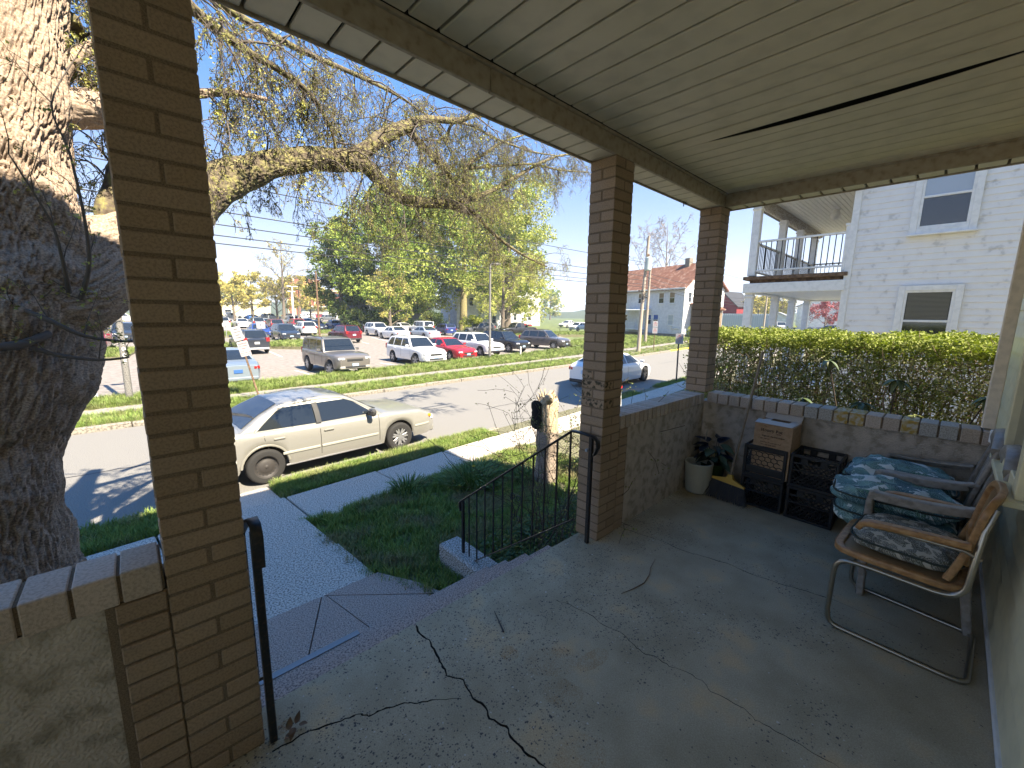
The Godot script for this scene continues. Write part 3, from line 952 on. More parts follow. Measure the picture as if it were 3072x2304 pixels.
func railings():
	var t := thing("stair_railing", "black iron stair railing with heart scroll at right of the steps", "railing")
	var X := 2.33
	var yt := func(z: float) -> float: return 0.82 + (z + 1.83) * 0.745 if z < -1.83 else 0.82
	var yb := func(z: float) -> float: return 0.12 + (z + 1.81) * 0.765
	var rail := func(pts: Array, w: float, hh: float) -> MB:
		var b := MB.new()
		var rows := []
		for i in pts.size():
			var d: Vector3 = (pts[mini(i + 1, pts.size() - 1)] - pts[maxi(i - 1, 0)]).normalized()
			var u := Vector3(1, 0, 0).cross(d).normalized()
			var s := Vector3(1, 0, 0) * w * 0.5
			u *= hh * 0.5
			var pp: Vector3 = pts[i]
			rows.append([pp - s - u, pp + s - u, pp + s + u, pp - s + u])
		b.grid(rows, true)
		for e in [0, pts.size() - 1]: b.quad(rows[e][3], rows[e][2], rows[e][1], rows[e][0]) if e == 0 else b.quad(rows[e][0], rows[e][1], rows[e][2], rows[e][3])
		return b
	part("handrail", rail.call([Vector3(X, -0.34, -3.235), Vector3(X, -0.29, -3.25), Vector3(X, -0.245, -3.245), Vector3(X, -0.215, -3.21), Vector3(X, 0.79, -1.87), Vector3(X, 0.82, -1.83), Vector3(X, 0.822, -1.72), Vector3(X + 0.0, 0.815, -1.64), Vector3(X, 0.79, -1.605), Vector3(X, 0.75, -1.60), Vector3(X, 0.715, -1.615), Vector3(X, 0.685, -1.63)], 0.034, 0.014), M.iron, t)
	part("bottom_rail", rail.call([Vector3(X, yb.call(-3.20), -3.20), Vector3(X, yb.call(-1.80), -1.80)], 0.026, 0.011), M.iron, t)
	for i in 11:
		var z := lerpf(-3.10, -1.845, i / 10.0)
		var b := MB.new()
		b.cbox(Vector3(X, (yt.call(z) + yb.call(z)) / 2, z), Vector3(0.013, yt.call(z) - yb.call(z), 0.013), 0.002)
		part("baluster", b, M.iron, t)
	for pz in [[-3.20, -0.93, -0.22], [-1.66, 0.0, 0.81]]:
		var b := MB.new()
		b.cbox(Vector3(X, (pz[1] + pz[2]) / 2, pz[0]), Vector3(0.028, pz[2] - pz[1], 0.028), 0.003)
		part("post", b, M.iron, t)
	# heart made of two mirrored scrolls
	var zc := -2.425
	var yc: float = (yt.call(zc) + yb.call(zc)) / 2
	for s in [-1.0, 1.0]:
		var pts := []
		for i in 13:
			var a := lerpf(2.4 * PI, 0.6 * PI, i / 12.0)
			var rr := lerpf(0.008, 0.026, i / 12.0)
			pts.append(Vector3(X, yc + 0.075 + sin(a) * rr, zc + s * (0.034 - cos(a) * rr * -1.0)))
		pts.append(Vector3(X, yc + 0.10, zc + s * 0.058)); pts.append(Vector3(X, yc + 0.055, zc + s * 0.064)); pts.append(Vector3(X, yc + 0.0, zc + s * 0.04)); pts.append(Vector3(X, yc - 0.06, zc + s * 0.012)); pts.append(Vector3(X, yc - 0.10, zc + s * 0.01))
		for i in 10:
			var a := lerpf(0.9 * PI, -1.2 * PI, i / 9.0)
			var rr := lerpf(0.026, 0.010, i / 9.0)
			pts.append(Vector3(X, yc - 0.115 + sin(a) * rr, zc + s * (0.034 + cos(a) * rr)))
		var b := MB.new()
		b.tube(pts, 0.0045, 5)
		part("scroll", b, M.iron, t)
	var wb := MB.new()
	wb.cbox(Vector3(2.36, 0.70, -1.70), Vector3(0.07, 0.02, 0.022), 0.003)
	part("wall_clamp", wb, M.metal, t)
	var blk := thing("concrete_block", "rough whitish concrete block under the foot of the stair railing", "block")
	var bb := MB.new()
	bb.cbox(Vector3(2.36, -1.0, -3.16), Vector3(0.26, 0.42, 0.72), 0.02)
	part("block", bb, tmat(noise_tex(61, 0.05, [lin(0.10, 0.095, 0.08), lin(0.36, 0.35, 0.32), lin(0.52, 0.51, 0.48)], [0.3, 0.5, 0.7], 512, 6), 2.0, 0.95, true, Color(1, 1, 1), M.nrm, 1.0), blk)
	var t2 := thing("stair_railing", "black iron stair railing seen end-on against the nearest brick pillar", "railing")
	X = 0.262
	part("handrail", rail.call([Vector3(X, -0.36, -3.235), Vector3(X, -0.23, -3.235), Vector3(X, 0.79, -1.87), Vector3(X, 0.83, -1.82), Vector3(X, 0.905, -1.66), Vector3(X, 0.90, -1.61), Vector3(X, 0.86, -1.592), Vector3(X, 0.80, -1.595), Vector3(X, 0.74, -1.60)], 0.036, 0.014), M.iron, t2)
	for pz in [[-1.61, 0.0, 0.88], [-3.20, -0.95, -0.24]]:
		var b := MB.new()
		b.cbox(Vector3(X - 0.006, (pz[1] + pz[2]) / 2, pz[0]), Vector3(0.026, pz[2] - pz[1], 0.028), 0.003)
		part("post", b, M.iron, t2)
	part("bottom_rail", rail.call([Vector3(X, yb.call(-3.20), -3.20), Vector3(X, yb.call(-1.80), -1.80)], 0.026, 0.011), M.iron, t2)
	for i in 11:
		var z := lerpf(-3.10, -1.88, i / 10.0)
		var b := MB.new()
		b.cbox(Vector3(X, (yt.call(z) + yb.call(z)) / 2, z), Vector3(0.013, yt.call(z) - yb.call(z), 0.013), 0.002)
		part("baluster", b, M.iron, t2)

# sweep a rounded rectangular section along pts; side gives the direction of its width
func sweep(b: MB, pts: Array, side: Vector3, w, h):
	var rows := []
	var n := pts.size()
	for i in n:
		var d: Vector3 = (pts[mini(i + 1, n - 1)] - pts[maxi(i - 1, 0)]).normalized()
		var s := (side - d * side.dot(d)).normalized()
		var u := s.cross(d).normalized()
		var ww: float = (w[i] if w is Array else w) * 0.5
		var hh: float = (h[i] if h is Array else h) * 0.5
		var row := []
		for o in [[-1, -0.6], [-0.75, -1], [0.75, -1], [1, -0.6], [1, 0.6], [0.75, 1], [-0.75, 1], [-1, 0.6]]:
			row.append(pts[i] + s * ww * o[0] + u * hh * o[1])
		rows.append(row)
	b.grid(rows, true)
	for e in [0, n - 1]:
		var r: Array = rows[e]
		for k in range(1, 7):
			if e == 0: b.tri3(r[0], r[k + 1], r[k])
			else: b.tri3(r[0], r[k], r[k + 1])

func bez(a: Vector3, c1: Vector3, c2: Vector3, d: Vector3, n := 8) -> Array:
	var o := []
	for i in n + 1: o.append(a.bezier_interpolate(c1, c2, d, float(i) / n))
	return o

func plastic_chair(at: Vector3, turn: float, label: String):
	var t := thing("plastic_chair", label, "chair", at, turn, "taupe plastic armchairs on the porch")
	var m: Material = M.taupe
	var b := MB.new()
	var rows := []
	for j in 9:
		var row := []
		for i in 11:
			var u := i / 5.0 - 1.0
			var v := j / 8.0
			row.append(Vector3(u * (0.235 - 0.02 * v), 0.425 - 0.02 * (1 - u * u) * sin(PI * v) - (0.03 if j == 0 else 0.0), lerpf(0.20, -0.25, 1.0 - v)))
		rows.append(row)
	rows.reverse()
	b.grid(rows)
	var lows := []
	for r in rows:
		var lr := []
		for w in r: lr.append(w - Vector3(0, 0.008, 0))
		lows.append(lr)
	lows.reverse()
	b.grid(lows)
	part("seat", b, m, t)
	# back: stiles, waving slats and a broad rolled top
	for s in [-1.0, 1.0]:
		var sb := MB.new()
		sweep(sb, bez(Vector3(s * 0.225, 0.41, 0.17), Vector3(s * 0.235, 0.6, 0.19), Vector3(s * 0.225, 0.75, 0.23), Vector3(s * 0.19, 0.93, 0.275)), Vector3.RIGHT, [0.07, 0.068, 0.064, 0.06, 0.056, 0.055, 0.056, 0.06, 0.065], 0.028)
		part("stile", sb, m, t)
	for k in 4:
		var u := (k - 1.5) / 1.5
		var sb := MB.new()
		sweep(sb, bez(Vector3(u * 0.10, 0.42, 0.185), Vector3(u * 0.155, 0.58, 0.20), Vector3(u * 0.06, 0.72, 0.235), Vector3(u * 0.125, 0.93, 0.272)), Vector3.RIGHT, [0.05, 0.042, 0.036, 0.034, 0.034, 0.038, 0.044, 0.055, 0.07], 0.012)
		part("slat", sb, m, t)
	var tb := MB.new()
	var tr := []
	for i in 9:
		var u := i / 4.0 - 1.0
		tr.append(Vector3(u * 0.215, 0.965 - 0.075 * pow(absf(u), 2.2), 0.285 - 0.02 * u * u))
	sweep(tb, tr, Vector3(0, 0.25, 1).normalized(), [0.05, 0.062, 0.07, 0.074, 0.075, 0.074, 0.07, 0.062, 0.05], 0.085)
	part("top_rail", tb, m, t)
	for s in [-1.0, 1.0]:
		var ab := MB.new()
		sweep(ab, bez(Vector3(s * 0.235, 0.69, 0.20), Vector3(s * 0.265, 0.67, 0.12), Vector3(s * 0.265, 0.65, -0.05), Vector3(s * 0.26, 0.655, -0.225)), Vector3.RIGHT, 0.055, 0.02)
		var lip := bez(Vector3(s * 0.262, 0.672, 0.18), Vector3(s * 0.292, 0.655, 0.12), Vector3(s * 0.292, 0.635, -0.05), Vector3(s * 0.287, 0.64, -0.225))
		sweep(ab, lip, Vector3.UP, 0.045, 0.008)
		part("armrest", ab, m, t)
		var fb := MB.new()
		sweep(fb, [Vector3(s * 0.26, 0.655, -0.225), Vector3(s * 0.262, 0.6, -0.232), Vector3(s * 0.25, 0.42, -0.225), Vector3(s * 0.262, 0.0, -0.21)], Vector3(1, 0, 0), [0.055, 0.06, 0.075, 0.05], [0.03, 0.035, 0.05, 0.035])
		part("leg", fb, m, t)
		var rb := MB.new()
		sweep(rb, [Vector3(s * 0.225, 0.44, 0.18), Vector3(s * 0.24, 0.2, 0.205), Vector3(s * 0.25, 0.0, 0.235)], Vector3(1, 0, 0), [0.085, 0.075, 0.055], [0.05, 0.045, 0.035])
		part("leg", rb, m, t)

func leaf_print(seed_: int, ground_c: Color, cols: Array, n: int, lmin: float, lmax: float, fine: bool) -> Texture2D:
	var N := 512
	var im := Image.create(N, N, false, Image.FORMAT_RGB8)
	im.fill(ground_c)
	var r := RandomNumberGenerator.new()
	r.seed = seed_
	for k in n:
		var cx := r.randf() * N
		var cy := r.randf() * N
		var an := r.randf() * TAU
		var blades := r.randi_range(4, 8) if fine else r.randi_range(1, 3)
		var c0: Color = cols[r.randi() % cols.size()]
		for f in blades:
			var a := an + (f - blades / 2.0) * (0.5 if fine else 0.55)
			var L := r.randf_range(lmin, lmax) * (1.0 - 0.07 * absf(f - blades / 2.0))
			var W := L * r.randf_range(0.13, 0.22)
			var ca := cos(a)
			var sa := sin(a)
			for i in range(int(L * 1.3)):
				var t := i / (L * 1.3)
				var hw := W * sin(PI * pow(t, 0.75)) + 0.5
				for j in range(-int(hw * 1.4), int(hw * 1.4) + 1):
					var q := j / 1.4
					var rib := absf(q) < 0.9 or fposmod(i * 0.8 + absf(q) * 0.9, 11.0) < 2.0
					var c := c0.lightened(0.35) if rib else c0.lerp(c0.darkened(0.3), t)
					im.set_pixel(posmod(int(cx + ca * t * L - sa * q), N), posmod(int(cy + sa * t * L + ca * q), N), c)
	return ImageTexture.create_from_image(im)

func cushion(nm: String, label: String, ctr: Vector3, sz: Vector3, m: Material, turn: float, seed_: int, fold: float, dome := 0.0):
	var nz := FastNoiseLite.new()
	nz.seed = seed_; nz.frequency = 3.4; nz.fractal_octaves = 4
	var b := MB.new()
	b.has_uv = true
	var rows := []
	var base := 0
	var NU := 56
	var NV := 36
	for j in NV + 1:
		var ph := lerpf(-PI / 2, PI / 2, float(j) / NV)
		for i in NU + 1:
			var th := -TAU * i / NU
			var sp := func(x: float, e: float) -> float: return signf(x) * pow(absf(x), e)
			var cx: float = sp.call(cos(ph), 0.45) * sp.call(cos(th), 0.5)
			var cz: float = sp.call(cos(ph), 0.45) * sp.call(sin(th), 0.5)
			var cy: float = sp.call(sin(ph), 0.75)
			var w := Vector3(cx * sz.x, cy * sz.y, cz * sz.z) * 0.5
			var edge := maxf(absf(cx), absf(cz))
			w.y *= 1.0 - 0.25 * pow(edge, 4)
			w.y += dome * (1.0 - edge * edge)
			var d := nz.get_noise_3d(w.x * 1.5, w.y * 3.0, w.z * 1.5) * fold
			w += Vector3(cx, cy * 0.8 + 0.2, cz).normalized() * d
			b.p(w, Vector2(w.x * 2.2 + w.y * 0.9 + seed_ * 0.13, w.z * 2.2 + w.y * 1.2))
	for j in NV:
		for i in NU:
			var o := j * (NU + 1) + i
			b.q(o, o + 1, o + NU + 2, o + NU + 1)
	var t := thing(nm, label, "cushion", ctr, turn)
	part("cover", b, m, t)
	# piping round the edge
	var pts := []
	for i in 49:
		var th := TAU * i / 48.0
		var x := signf(cos(th)) * pow(absf(cos(th)), 0.42)
		var z := signf(sin(th)) * pow(absf(sin(th)), 0.42)
		pts.append(Vector3(x * sz.x * 0.505, 0.02 * dome + rf(-0.002, 0.002) + sz.y * 0.16, z * sz.z * 0.505))
	var pb := MB.new()
	pb.tube(pts, 0.006, 5)
	part("piping", pb, M.piping, t)
	return t

func crate(at: Vector3, label: String, hexed: bool):
	var t := thing("milk_crate", label, "crate", at, 0.0, "black milk crates stacked by the porch end wall")
	var W := 0.325
	var H := 0.278
	var fr := MB.new()
	for s in [-1.0, 1.0]:
		for y in [[0.012, 0.024], [H - 0.012, 0.026], [H * 0.52, 0.012]]:
			if hexed and s < 0 and y[0] > 0.1 and y[0] < 0.2: continue
			fr.cbox(Vector3(s * (W / 2 - 0.008), y[0], 0), Vector3(0.016, y[1], W), 0.003)
			fr.cbox(Vector3(0, y[0], s * (W / 2 - 0.008)), Vector3(W - 0.034, y[1], 0.016), 0.003)
		for s2 in [-1.0, 1.0]: fr.cbox(Vector3(s * (W / 2 - 0.011), H / 2, s2 * (W / 2 - 0.011)), Vector3(0.026, H - 0.002, 0.026), 0.005)
	part("frame", fr, M.crate, t)
	for side in 4:
		var l := MB.new()
		var bs := Basis(Vector3.UP, side * PI / 2)
		var o := bs * Vector3(-W / 2 + 0.007, 0, 0)
		var put := func(a: Vector2, c: Vector2, th: float):
			var A := o + bs * Vector3(0, a.y, a.x)
			var C := o + bs * Vector3(0, c.y, c.x)
			sweep(l, [A, C], bs * Vector3.RIGHT, 0.006, th)
		if hexed and side == 0:
			var r := 0.021
			for row in 4:
				for cc in 6:
					var cx := -0.115 + cc * r * 2.2 + (r * 1.1 if row % 2 else 0.0)
					var cy := 0.10 + row * r * 1.72
					if cx > 0.13: continue
					for e in 6:
						var a0 := PI / 6 + e * PI / 3
						var p0 := Vector2(cx + cos(a0) * r * 1.25, cy + sin(a0) * r)
						var p1 := Vector2(cx + cos(a0 + PI / 3) * r * 1.25, cy + sin(a0 + PI / 3) * r)
						if e < 3: put.call(p0, p1, 0.005)
			for y in [0.05, 0.075, 0.245]: put.call(Vector2(-0.15, y), Vector2(0.15, y), 0.04 if y < 0.2 else 0.02)
			for x in [-0.147, 0.147]: put.call(Vector2(x, 0.03), Vector2(x, 0.25), 0.02)
		else:
			for k in 9:
				var x := -0.15 + k * 0.0375
				for s in [-1.0, 1.0]:
					var y1 := 0.205
					var x2: float = x + s * 0.17
					if absf(x2) > 0.152:
						y1 = 0.03 + (0.205 - 0.03) * (0.152 * signf(x2) - x) / (x2 - x)
						x2 = 0.152 * signf(x2)
					put.call(Vector2(x, 0.03), Vector2(x2, y1), 0.006)
			put.call(Vector2(-0.15, 0.205), Vector2(0.15, 0.205), 0.012)
			for x in [-0.065, 0.065]: put.call(Vector2(x, 0.205), Vector2(x, 0.26), 0.05)
		part("side_lattice", l, M.crate, t)
	var f := MB.new()
	for k in 9:
		var x := -0.14 + k * 0.035
		f.box(Vector3(x, 0.008, 0), Vector3(0.009, 0.008, W - 0.02))
		f.box(Vector3(0, 0.0075, x), Vector3(W - 0.02, 0.006, 0.009))
	part("bottom_grid", f, M.crate, t)

func text_on(parent: Node, s: String, size: float, at: Vector3, bas: Basis, m: Material, serif := false, bold := false, nm := "printed_text"):
	var f := SystemFont.new()
	f.font_names = PackedStringArray(["Droid Serif" if serif else "Droid Sans"])
	if bold: f.font_weight = 700
	var tm := TextMesh.new()
	tm.text = s; tm.font = f; tm.font_size = 32
	tm.pixel_size = size / 32.0
	tm.depth = 0.0012
	tm.curve_step = 3.0
	var o := part(nm, tm, m, parent)
	o.transform = Transform3D(bas, at)
	return o

func leaf_mesh(L: float, W: float, bend: float, round_ := false) -> ArrayMesh:
	var b := MB.new()
	var rows := []
	for i in 8:
		var t := i / 7.0
		var w := W * (pow(sin(PI * pow(t, 0.7)), 0.6) if round_ else sin(PI * pow(t, 0.8)) ) + 0.001
		var y := -bend * t * t * L
		var c := Vector3(0, y, -L * t)
		rows.append([c + Vector3(-w, 0.25 * w, 0), c + Vector3(-w * 0.5, 0.05 * w, 0), c, c + Vector3(w * 0.5, 0.05 * w, 0), c + Vector3(w, 0.25 * w, 0)])
	b.grid(rows)
	return b.done()

func porch_things():
	M.taupe = tmat(noise_tex(80, 0.03, [lin(0.21, 0.185, 0.155), lin(0.30, 0.268, 0.23), lin(0.36, 0.325, 0.285)], [0.25, 0.5, 0.8], 256, 5), 2.0, 0.38)
	M.piping = mat(lin(0.04, 0.05, 0.04), 0.9)
	M.crate = mat(lin(0.012, 0.012, 0.014), 0.4)
	M.wood = tmat(noise_tex(81, 0.02, [lin(0.30, 0.15, 0.055), lin(0.46, 0.26, 0.105)], [0.25, 0.75], 256, 5), 5.0, 0.38)
	M.chrome = mat(lin(0.36, 0.33, 0.27), 0.3, 0.9)
	M.cane = mat(lin(0.36, 0.24, 0.12), 0.65)
	M.card = tmat(noise_tex(82, 0.05, [lin(0.36, 0.23, 0.13), lin(0.45, 0.30, 0.18)], [0.2, 0.8], 256, 4), 2.0, 0.9)
	M.ink = mat(lin(0.03, 0.02, 0.015), 0.9)
	plastic_chair(Vector3(3.865, 0.0, 0.0), -0.03, "taupe plastic armchair in the far corner under the upper teal cushion")
	plastic_chair(Vector3(3.385, 0.0, 0.02), -0.02, "taupe plastic armchair between the cane chair and the far corner chair")
	# cantilever chair with cane back
	var t := thing("cane_chair", "cantilever armchair with steel tube legs and cane back nearest the camera", "chair", Vector3(2.90, 0, 0))
	t.rotation.y = -0.06
	var tube := MB.new()
	var path := []
	for s in [-1.0, 1.0]:
		var p := []
		p += [Vector3(0.20, 0.845, 0.235), Vector3(0.235, 0.74, 0.215), Vector3(0.262, 0.60, 0.205), Vector3(0.268, 0.50, 0.20)]
		p += bez(Vector3(0.268, 0.47, 0.195), Vector3(0.268, 0.425, 0.18), Vector3(0.268, 0.415, 0.15), Vector3(0.268, 0.412, 0.10), 5)
		p += [Vector3(0.268, 0.41, -0.12)]
		p += bez(Vector3(0.268, 0.408, -0.18), Vector3(0.268, 0.405, -0.25), Vector3(0.268, 0.37, -0.262), Vector3(0.268, 0.33, -0.265), 5)
		p += [Vector3(0.266, 0.1, -0.268)]
		p += bez(Vector3(0.264, 0.07, -0.266), Vector3(0.262, 0.02, -0.262), Vector3(0.262, 0.014, -0.235), Vector3(0.262, 0.013, -0.20), 5)
		p += [Vector3(0.245, 0.013, 0.17)]
		p += bez(Vector3(0.243, 0.013, 0.20), Vector3(0.24, 0.013, 0.245), Vector3(0.22, 0.013, 0.255), Vector3(0.19, 0.013, 0.257), 5)
		if s < 0:
			var q := []
			for w in p: q.append(Vector3(-w.x, w.y, w.z))
			q.reverse()
			path = p + q
			break
		path = p
	# one endless tube: down one side, round the floor and up the other
	var half := path.slice(0, path.size())
	tube.tube(half, 0.0125, 10)
	part("tube_frame", tube, M.chrome, t)
	var seat := MB.new()
	var ring := []
	for i in 41:
		var a := TAU * i / 40.0
		ring.append(Vector3(signf(cos(a)) * pow(absf(cos(a)), 0.28) * 0.243, 0.445, -0.045 + signf(sin(a)) * pow(absf(sin(a)), 0.28) * 0.232))
	sweep(seat, ring, Vector3.UP, 0.034, 0.042)
	part("seat_frame", seat, M.wood, t)
	var sc := MB.new()
	sc.cbox(Vector3(0, 0.447, -0.045), Vector3(0.45, 0.012, 0.43), 0.003)
	part("seat_panel", sc, M.cane, t)
	# back frame and woven cane
	var bt := Transform3D(Basis(Vector3.RIGHT, 0.16), Vector3(0, 0.715, 0.19))
	var br := []
	for i in 41:
		var a := TAU * i / 40.0
		var x := signf(cos(a)) * pow(absf(cos(a)), 0.42) * 0.225
		var y := signf(sin(a)) * pow(absf(sin(a)), 0.42) * 0.165
		br.append(bt * Vector3(x, y, 0.03 * (1.0 - pow(x / 0.225, 2.0))))
	var bk := MB.new()
	sweep(bk, br, bt.basis * Vector3(0, 0, 1), 0.028, 0.036)
	part("back_frame", bk, M.wood, t)
	for s in [-1.0, 1.0]:
		var up := MB.new()
		sweep(up, [bt * Vector3(s * 0.222, -0.09, 0.0), bt * Vector3(s * 0.228, -0.20, -0.012), bt * Vector3(s * 0.23, -0.245, -0.02)], Vector3.RIGHT, 0.036, 0.028)
		part("back_upright", up, M.wood, t)
	var cn := MB.new()
	var cv := func(x: float, y: float) -> Vector3: return bt * Vector3(x, y, 0.03 * (1.0 - pow(x / 0.225, 2.0)) + 0.002)
	for i in range(-14, 15):
		var x := i * 0.0145
		var hy := 0.155 * pow(1.0 - pow(absf(x) / 0.214, 4.0), 0.25)
		sweep(cn, [cv.call(x, -hy), cv.call(x, 0), cv.call(x, hy)], bt.basis * Vector3.RIGHT, 0.0052, 0.002)
	for j in range(-10, 11):
		var y := j * 0.0145
		var hx := 0.213 * pow(maxf(0.0, 1.0 - pow(absf(y) / 0.156, 4.0)), 0.25)
		var pp := []
		for k in 7: pp.append(cv.call(lerpf(-hx, hx, k / 6.0), y) + bt.basis.z * 0.0015)
		sweep(cn, pp, bt.basis * Vector3.UP, 0.0052, 0.002)
	for dgl in [-1.0, 1.0]:
		for i in range(-22, 23):
			var c0 := i * 0.0145 + 0.007
			var p0 := Vector2(c0 - 0.15, -0.15 * dgl)
			var p1 := Vector2(c0 + 0.15, 0.15 * dgl)
			p0.x = clampf(p0.x, -0.205, 0.205); p1.x = clampf(p1.x, -0.205, 0.205)
			p0.y = dgl * (p0.x - c0); p1.y = dgl * (p1.x - c0)
			if absf(p0.x - p1.x) < 0.02: continue
			sweep(cn, [cv.call(p0.x, p0.y), cv.call((p0.x + p1.x) / 2, (p0.y + p1.y) / 2), cv.call(p1.x, p1.y)], bt.basis * Vector3(1, 0, 0), 0.0028, 0.002)
	part("cane_weave", cn, M.cane, t)
	for s in [-1.0, 1.0]:
		var ar := MB.new()
		sweep(ar, bez(Vector3(s * 0.262, 0.672, 0.185), Vector3(s * 0.27, 0.665, 0.05), Vector3(s * 0.285, 0.66, -0.12), Vector3(s * 0.278, 0.645, -0.165), 8) + [Vector3(s * 0.277, 0.63, -0.185), Vector3(s * 0.276, 0.605, -0.195)], Vector3.RIGHT, [0.04, 0.042, 0.044, 0.046, 0.048, 0.05, 0.05, 0.049, 0.046, 0.042, 0.034], [0.03, 0.03, 0.03, 0.03, 0.03, 0.03, 0.03, 0.03, 0.029, 0.028, 0.024])
		part("armrest", ar, M.wood, t)
		var at2 := MB.new()
		at2.tube([Vector3(s * 0.255, 0.62, 0.222), Vector3(s * 0.262, 0.645, 0.17), Vector3(s * 0.275, 0.64, -0.05), Vector3(s * 0.278, 0.635, -0.14)], 0.009, 8)
		part("arm_tube", at2, M.chrome, t)
	# cushions
	var teal := mat(Color(1, 1, 1), 0.9)
	teal.albedo_texture = leaf_print(21, lin(0.62, 0.68, 0.66), [lin(0.10, 0.23, 0.22), lin(0.15, 0.31, 0.30), lin(0.06, 0.16, 0.19), lin(0.20, 0.37, 0.34), lin(0.09, 0.22, 0.16)], 46, 70, 130, true)
	teal.normal_enabled = true; teal.normal_texture = M.fine; teal.normal_scale = 0.2
	var grey := mat(Color(1, 1, 1), 0.9)
	grey.albedo_texture = leaf_print(22, lin(0.46, 0.43, 0.35), [lin(0.12, 0.125, 0.085), lin(0.17, 0.17, 0.13), lin(0.10, 0.10, 0.075), lin(0.22, 0.21, 0.16)], 330, 34, 64, false)
	cushion("seat_cushion", "teal palm leaf cushion domed on the far corner plastic chair", Vector3(3.83, 0.55, -0.14), Vector3(0.47, 0.16, 0.56), teal, 0.05, 3, 0.035, 0.06)
	cushion("seat_cushion", "lower teal palm leaf cushion on the second plastic chair", Vector3(3.36, 0.465, -0.12), Vector3(0.46, 0.15, 0.54), teal, -0.04, 8, 0.04)
	cushion("seat_cushion", "upper teal palm leaf cushion folded on the second plastic chair", Vector3(3.40, 0.565, -0.13), Vector3(0.46, 0.13, 0.58), teal, 0.06, 14, 0.045, 0.02)
	cushion("seat_cushion", "grey and olive leaf print cushion on the cane chair", Vector3(2.92, 0.50, -0.03), Vector3(0.46, 0.105, 0.42), grey, -0.08, 5, 0.02, 0.015)
	# crates, box
	crate(Vector3(4.085, 0.003, -0.985), "black milk crate at bottom left, under the crate holding the box", false)
	crate(Vector3(4.085, 0.283, -0.985), "black milk crate with honeycomb front holding the cardboard box", true)
	crate(Vector3(4.082, 0.003, -0.635), "black milk crate at bottom right, beside the chair cushions", false)
	crate(Vector3(4.082, 0.283, -0.635), "empty black milk crate at upper right beside the cardboard box", false)
	var bx := thing("cardboard_box", "open cardboard box with dark lettering standing in a milk crate", "box", Vector3(4.06, 0.30, -0.945))
	bx.rotation.y = -0.04
	var cb := MB.new()
	for s in [-1.0, 1.0]:
		cb.box(Vector3(s * 0.121, 0.235, 0), Vector3(0.004, 0.47, 0.285))
		cb.box(Vector3(0, 0.235, s * 0.1405), Vector3(0.238, 0.47, 0.004))
	cb.box(Vector3(0, 0.004, 0), Vector3(0.23, 0.004, 0.27))
	part("walls", cb, M.card, bx)
	for fl in [[Vector3(-0.10, 0.478, 0), Vector3(0.09, 0.003, 0.28), 0.18, Vector3(0, 0, 1)], [Vector3(0.14, 0.50, 0), Vector3(0.09, 0.003, 0.28), 0.75, Vector3(0, 0, 1)], [Vector3(0, 0.468, 0.11), Vector3(0.23, 0.003, 0.07), 0.15, Vector3(1, 0, 0)], [Vector3(0, 0.468, -0.10), Vector3(0.23, 0.003, 0.07), -0.2, Vector3(1, 0, 0)]]:
		var f := MB.new()
		f.cbox(fl[0], fl[1], 0.001, Basis(fl[3], fl[2]))
		part("flap", f, mat(lin(0.52, 0.47, 0.42), 0.8), bx)
	var tbas := Basis(Vector3(0, 0, 1), Vector3.UP, Vector3(-1, 0, 0))
	for ln in [["The", 0.012, 0.445, -0.06, true, false], ["Honey Pot", 0.032, 0.41, -0.01, true, true], ["COMPANY", 0.008, 0.388, 0.045, true, false], ["Organic Herbal Super", 0.017, 0.36, 0.005, false, true], ["SKU: RM342", 0.013, 0.335, -0.055, false, false], ["Quantity: 24 units per case", 0.013, 0.305, -0.01, false, false], ["UPC: 855 0000 0000", 0.013, 0.282, -0.025, false, false]]:
		text_on(bx, ln[0], ln[1], Vector3(-0.1245, ln[2], ln[3]), tbas, M.ink, ln[4], ln[5])
	var bc := MB.new()
	var xx := -0.06
	while xx < 0.045:
		var w := rf(0.001, 0.004)
		bc.box(Vector3(-0.1238, 0.245, xx), Vector3(0.001, 0.022, w))
		xx += w + rf(0.0015, 0.003)
	for e in [[0.261, -0.008, 0.118, 0.003], [0.229, -0.008, 0.118, 0.003]]: bc.box(Vector3(-0.1238, e[0], e[1]), Vector3(0.001, e[3], e[2]))
	part("barcode", bc, M.ink, bx)
	# broom
	var br2 := thing("broom", "broom with wooden handle and yellow head leaning against the end wall", "broom")
	var hd := Vector3(3.90, 0.20, -1.235)
	var tp := Vector3(4.195, 1.36, -1.165)
	var hb := MB.new()
	hb.tube([hd, hd.lerp(tp, 0.5), tp], 0.0115, 10)
	part("handle", hb, tmat(noise_tex(83, 0.03, [lin(0.20, 0.155, 0.11), lin(0.30, 0.24, 0.17)], [0.3, 0.7], 256, 4), 3.0, 0.7), br2)
	var yb := MB.new()
	var ax := (tp - hd).normalized()
	var sd := Vector3(-0.05, 0, 1).normalized()
	var fw := sd.cross(ax).normalized()
	yb.extrude(PackedVector2Array([Vector2(-0.15, 0.0), Vector2(0.135, -0.02), Vector2(0.135, -0.005), Vector2(0.03, 0.035), Vector2(0.018, 0.075), Vector2(-0.018, 0.075), Vector2(-0.03, 0.04), Vector2(-0.15, 0.018)]), 0.035, Transform3D(Basis(sd, ax, fw * -1.0), hd - ax * 0.03))
	part("head", yb, mat(lin(0.62, 0.38, 0.05), 0.45), br2)
	var bb := MB.new()
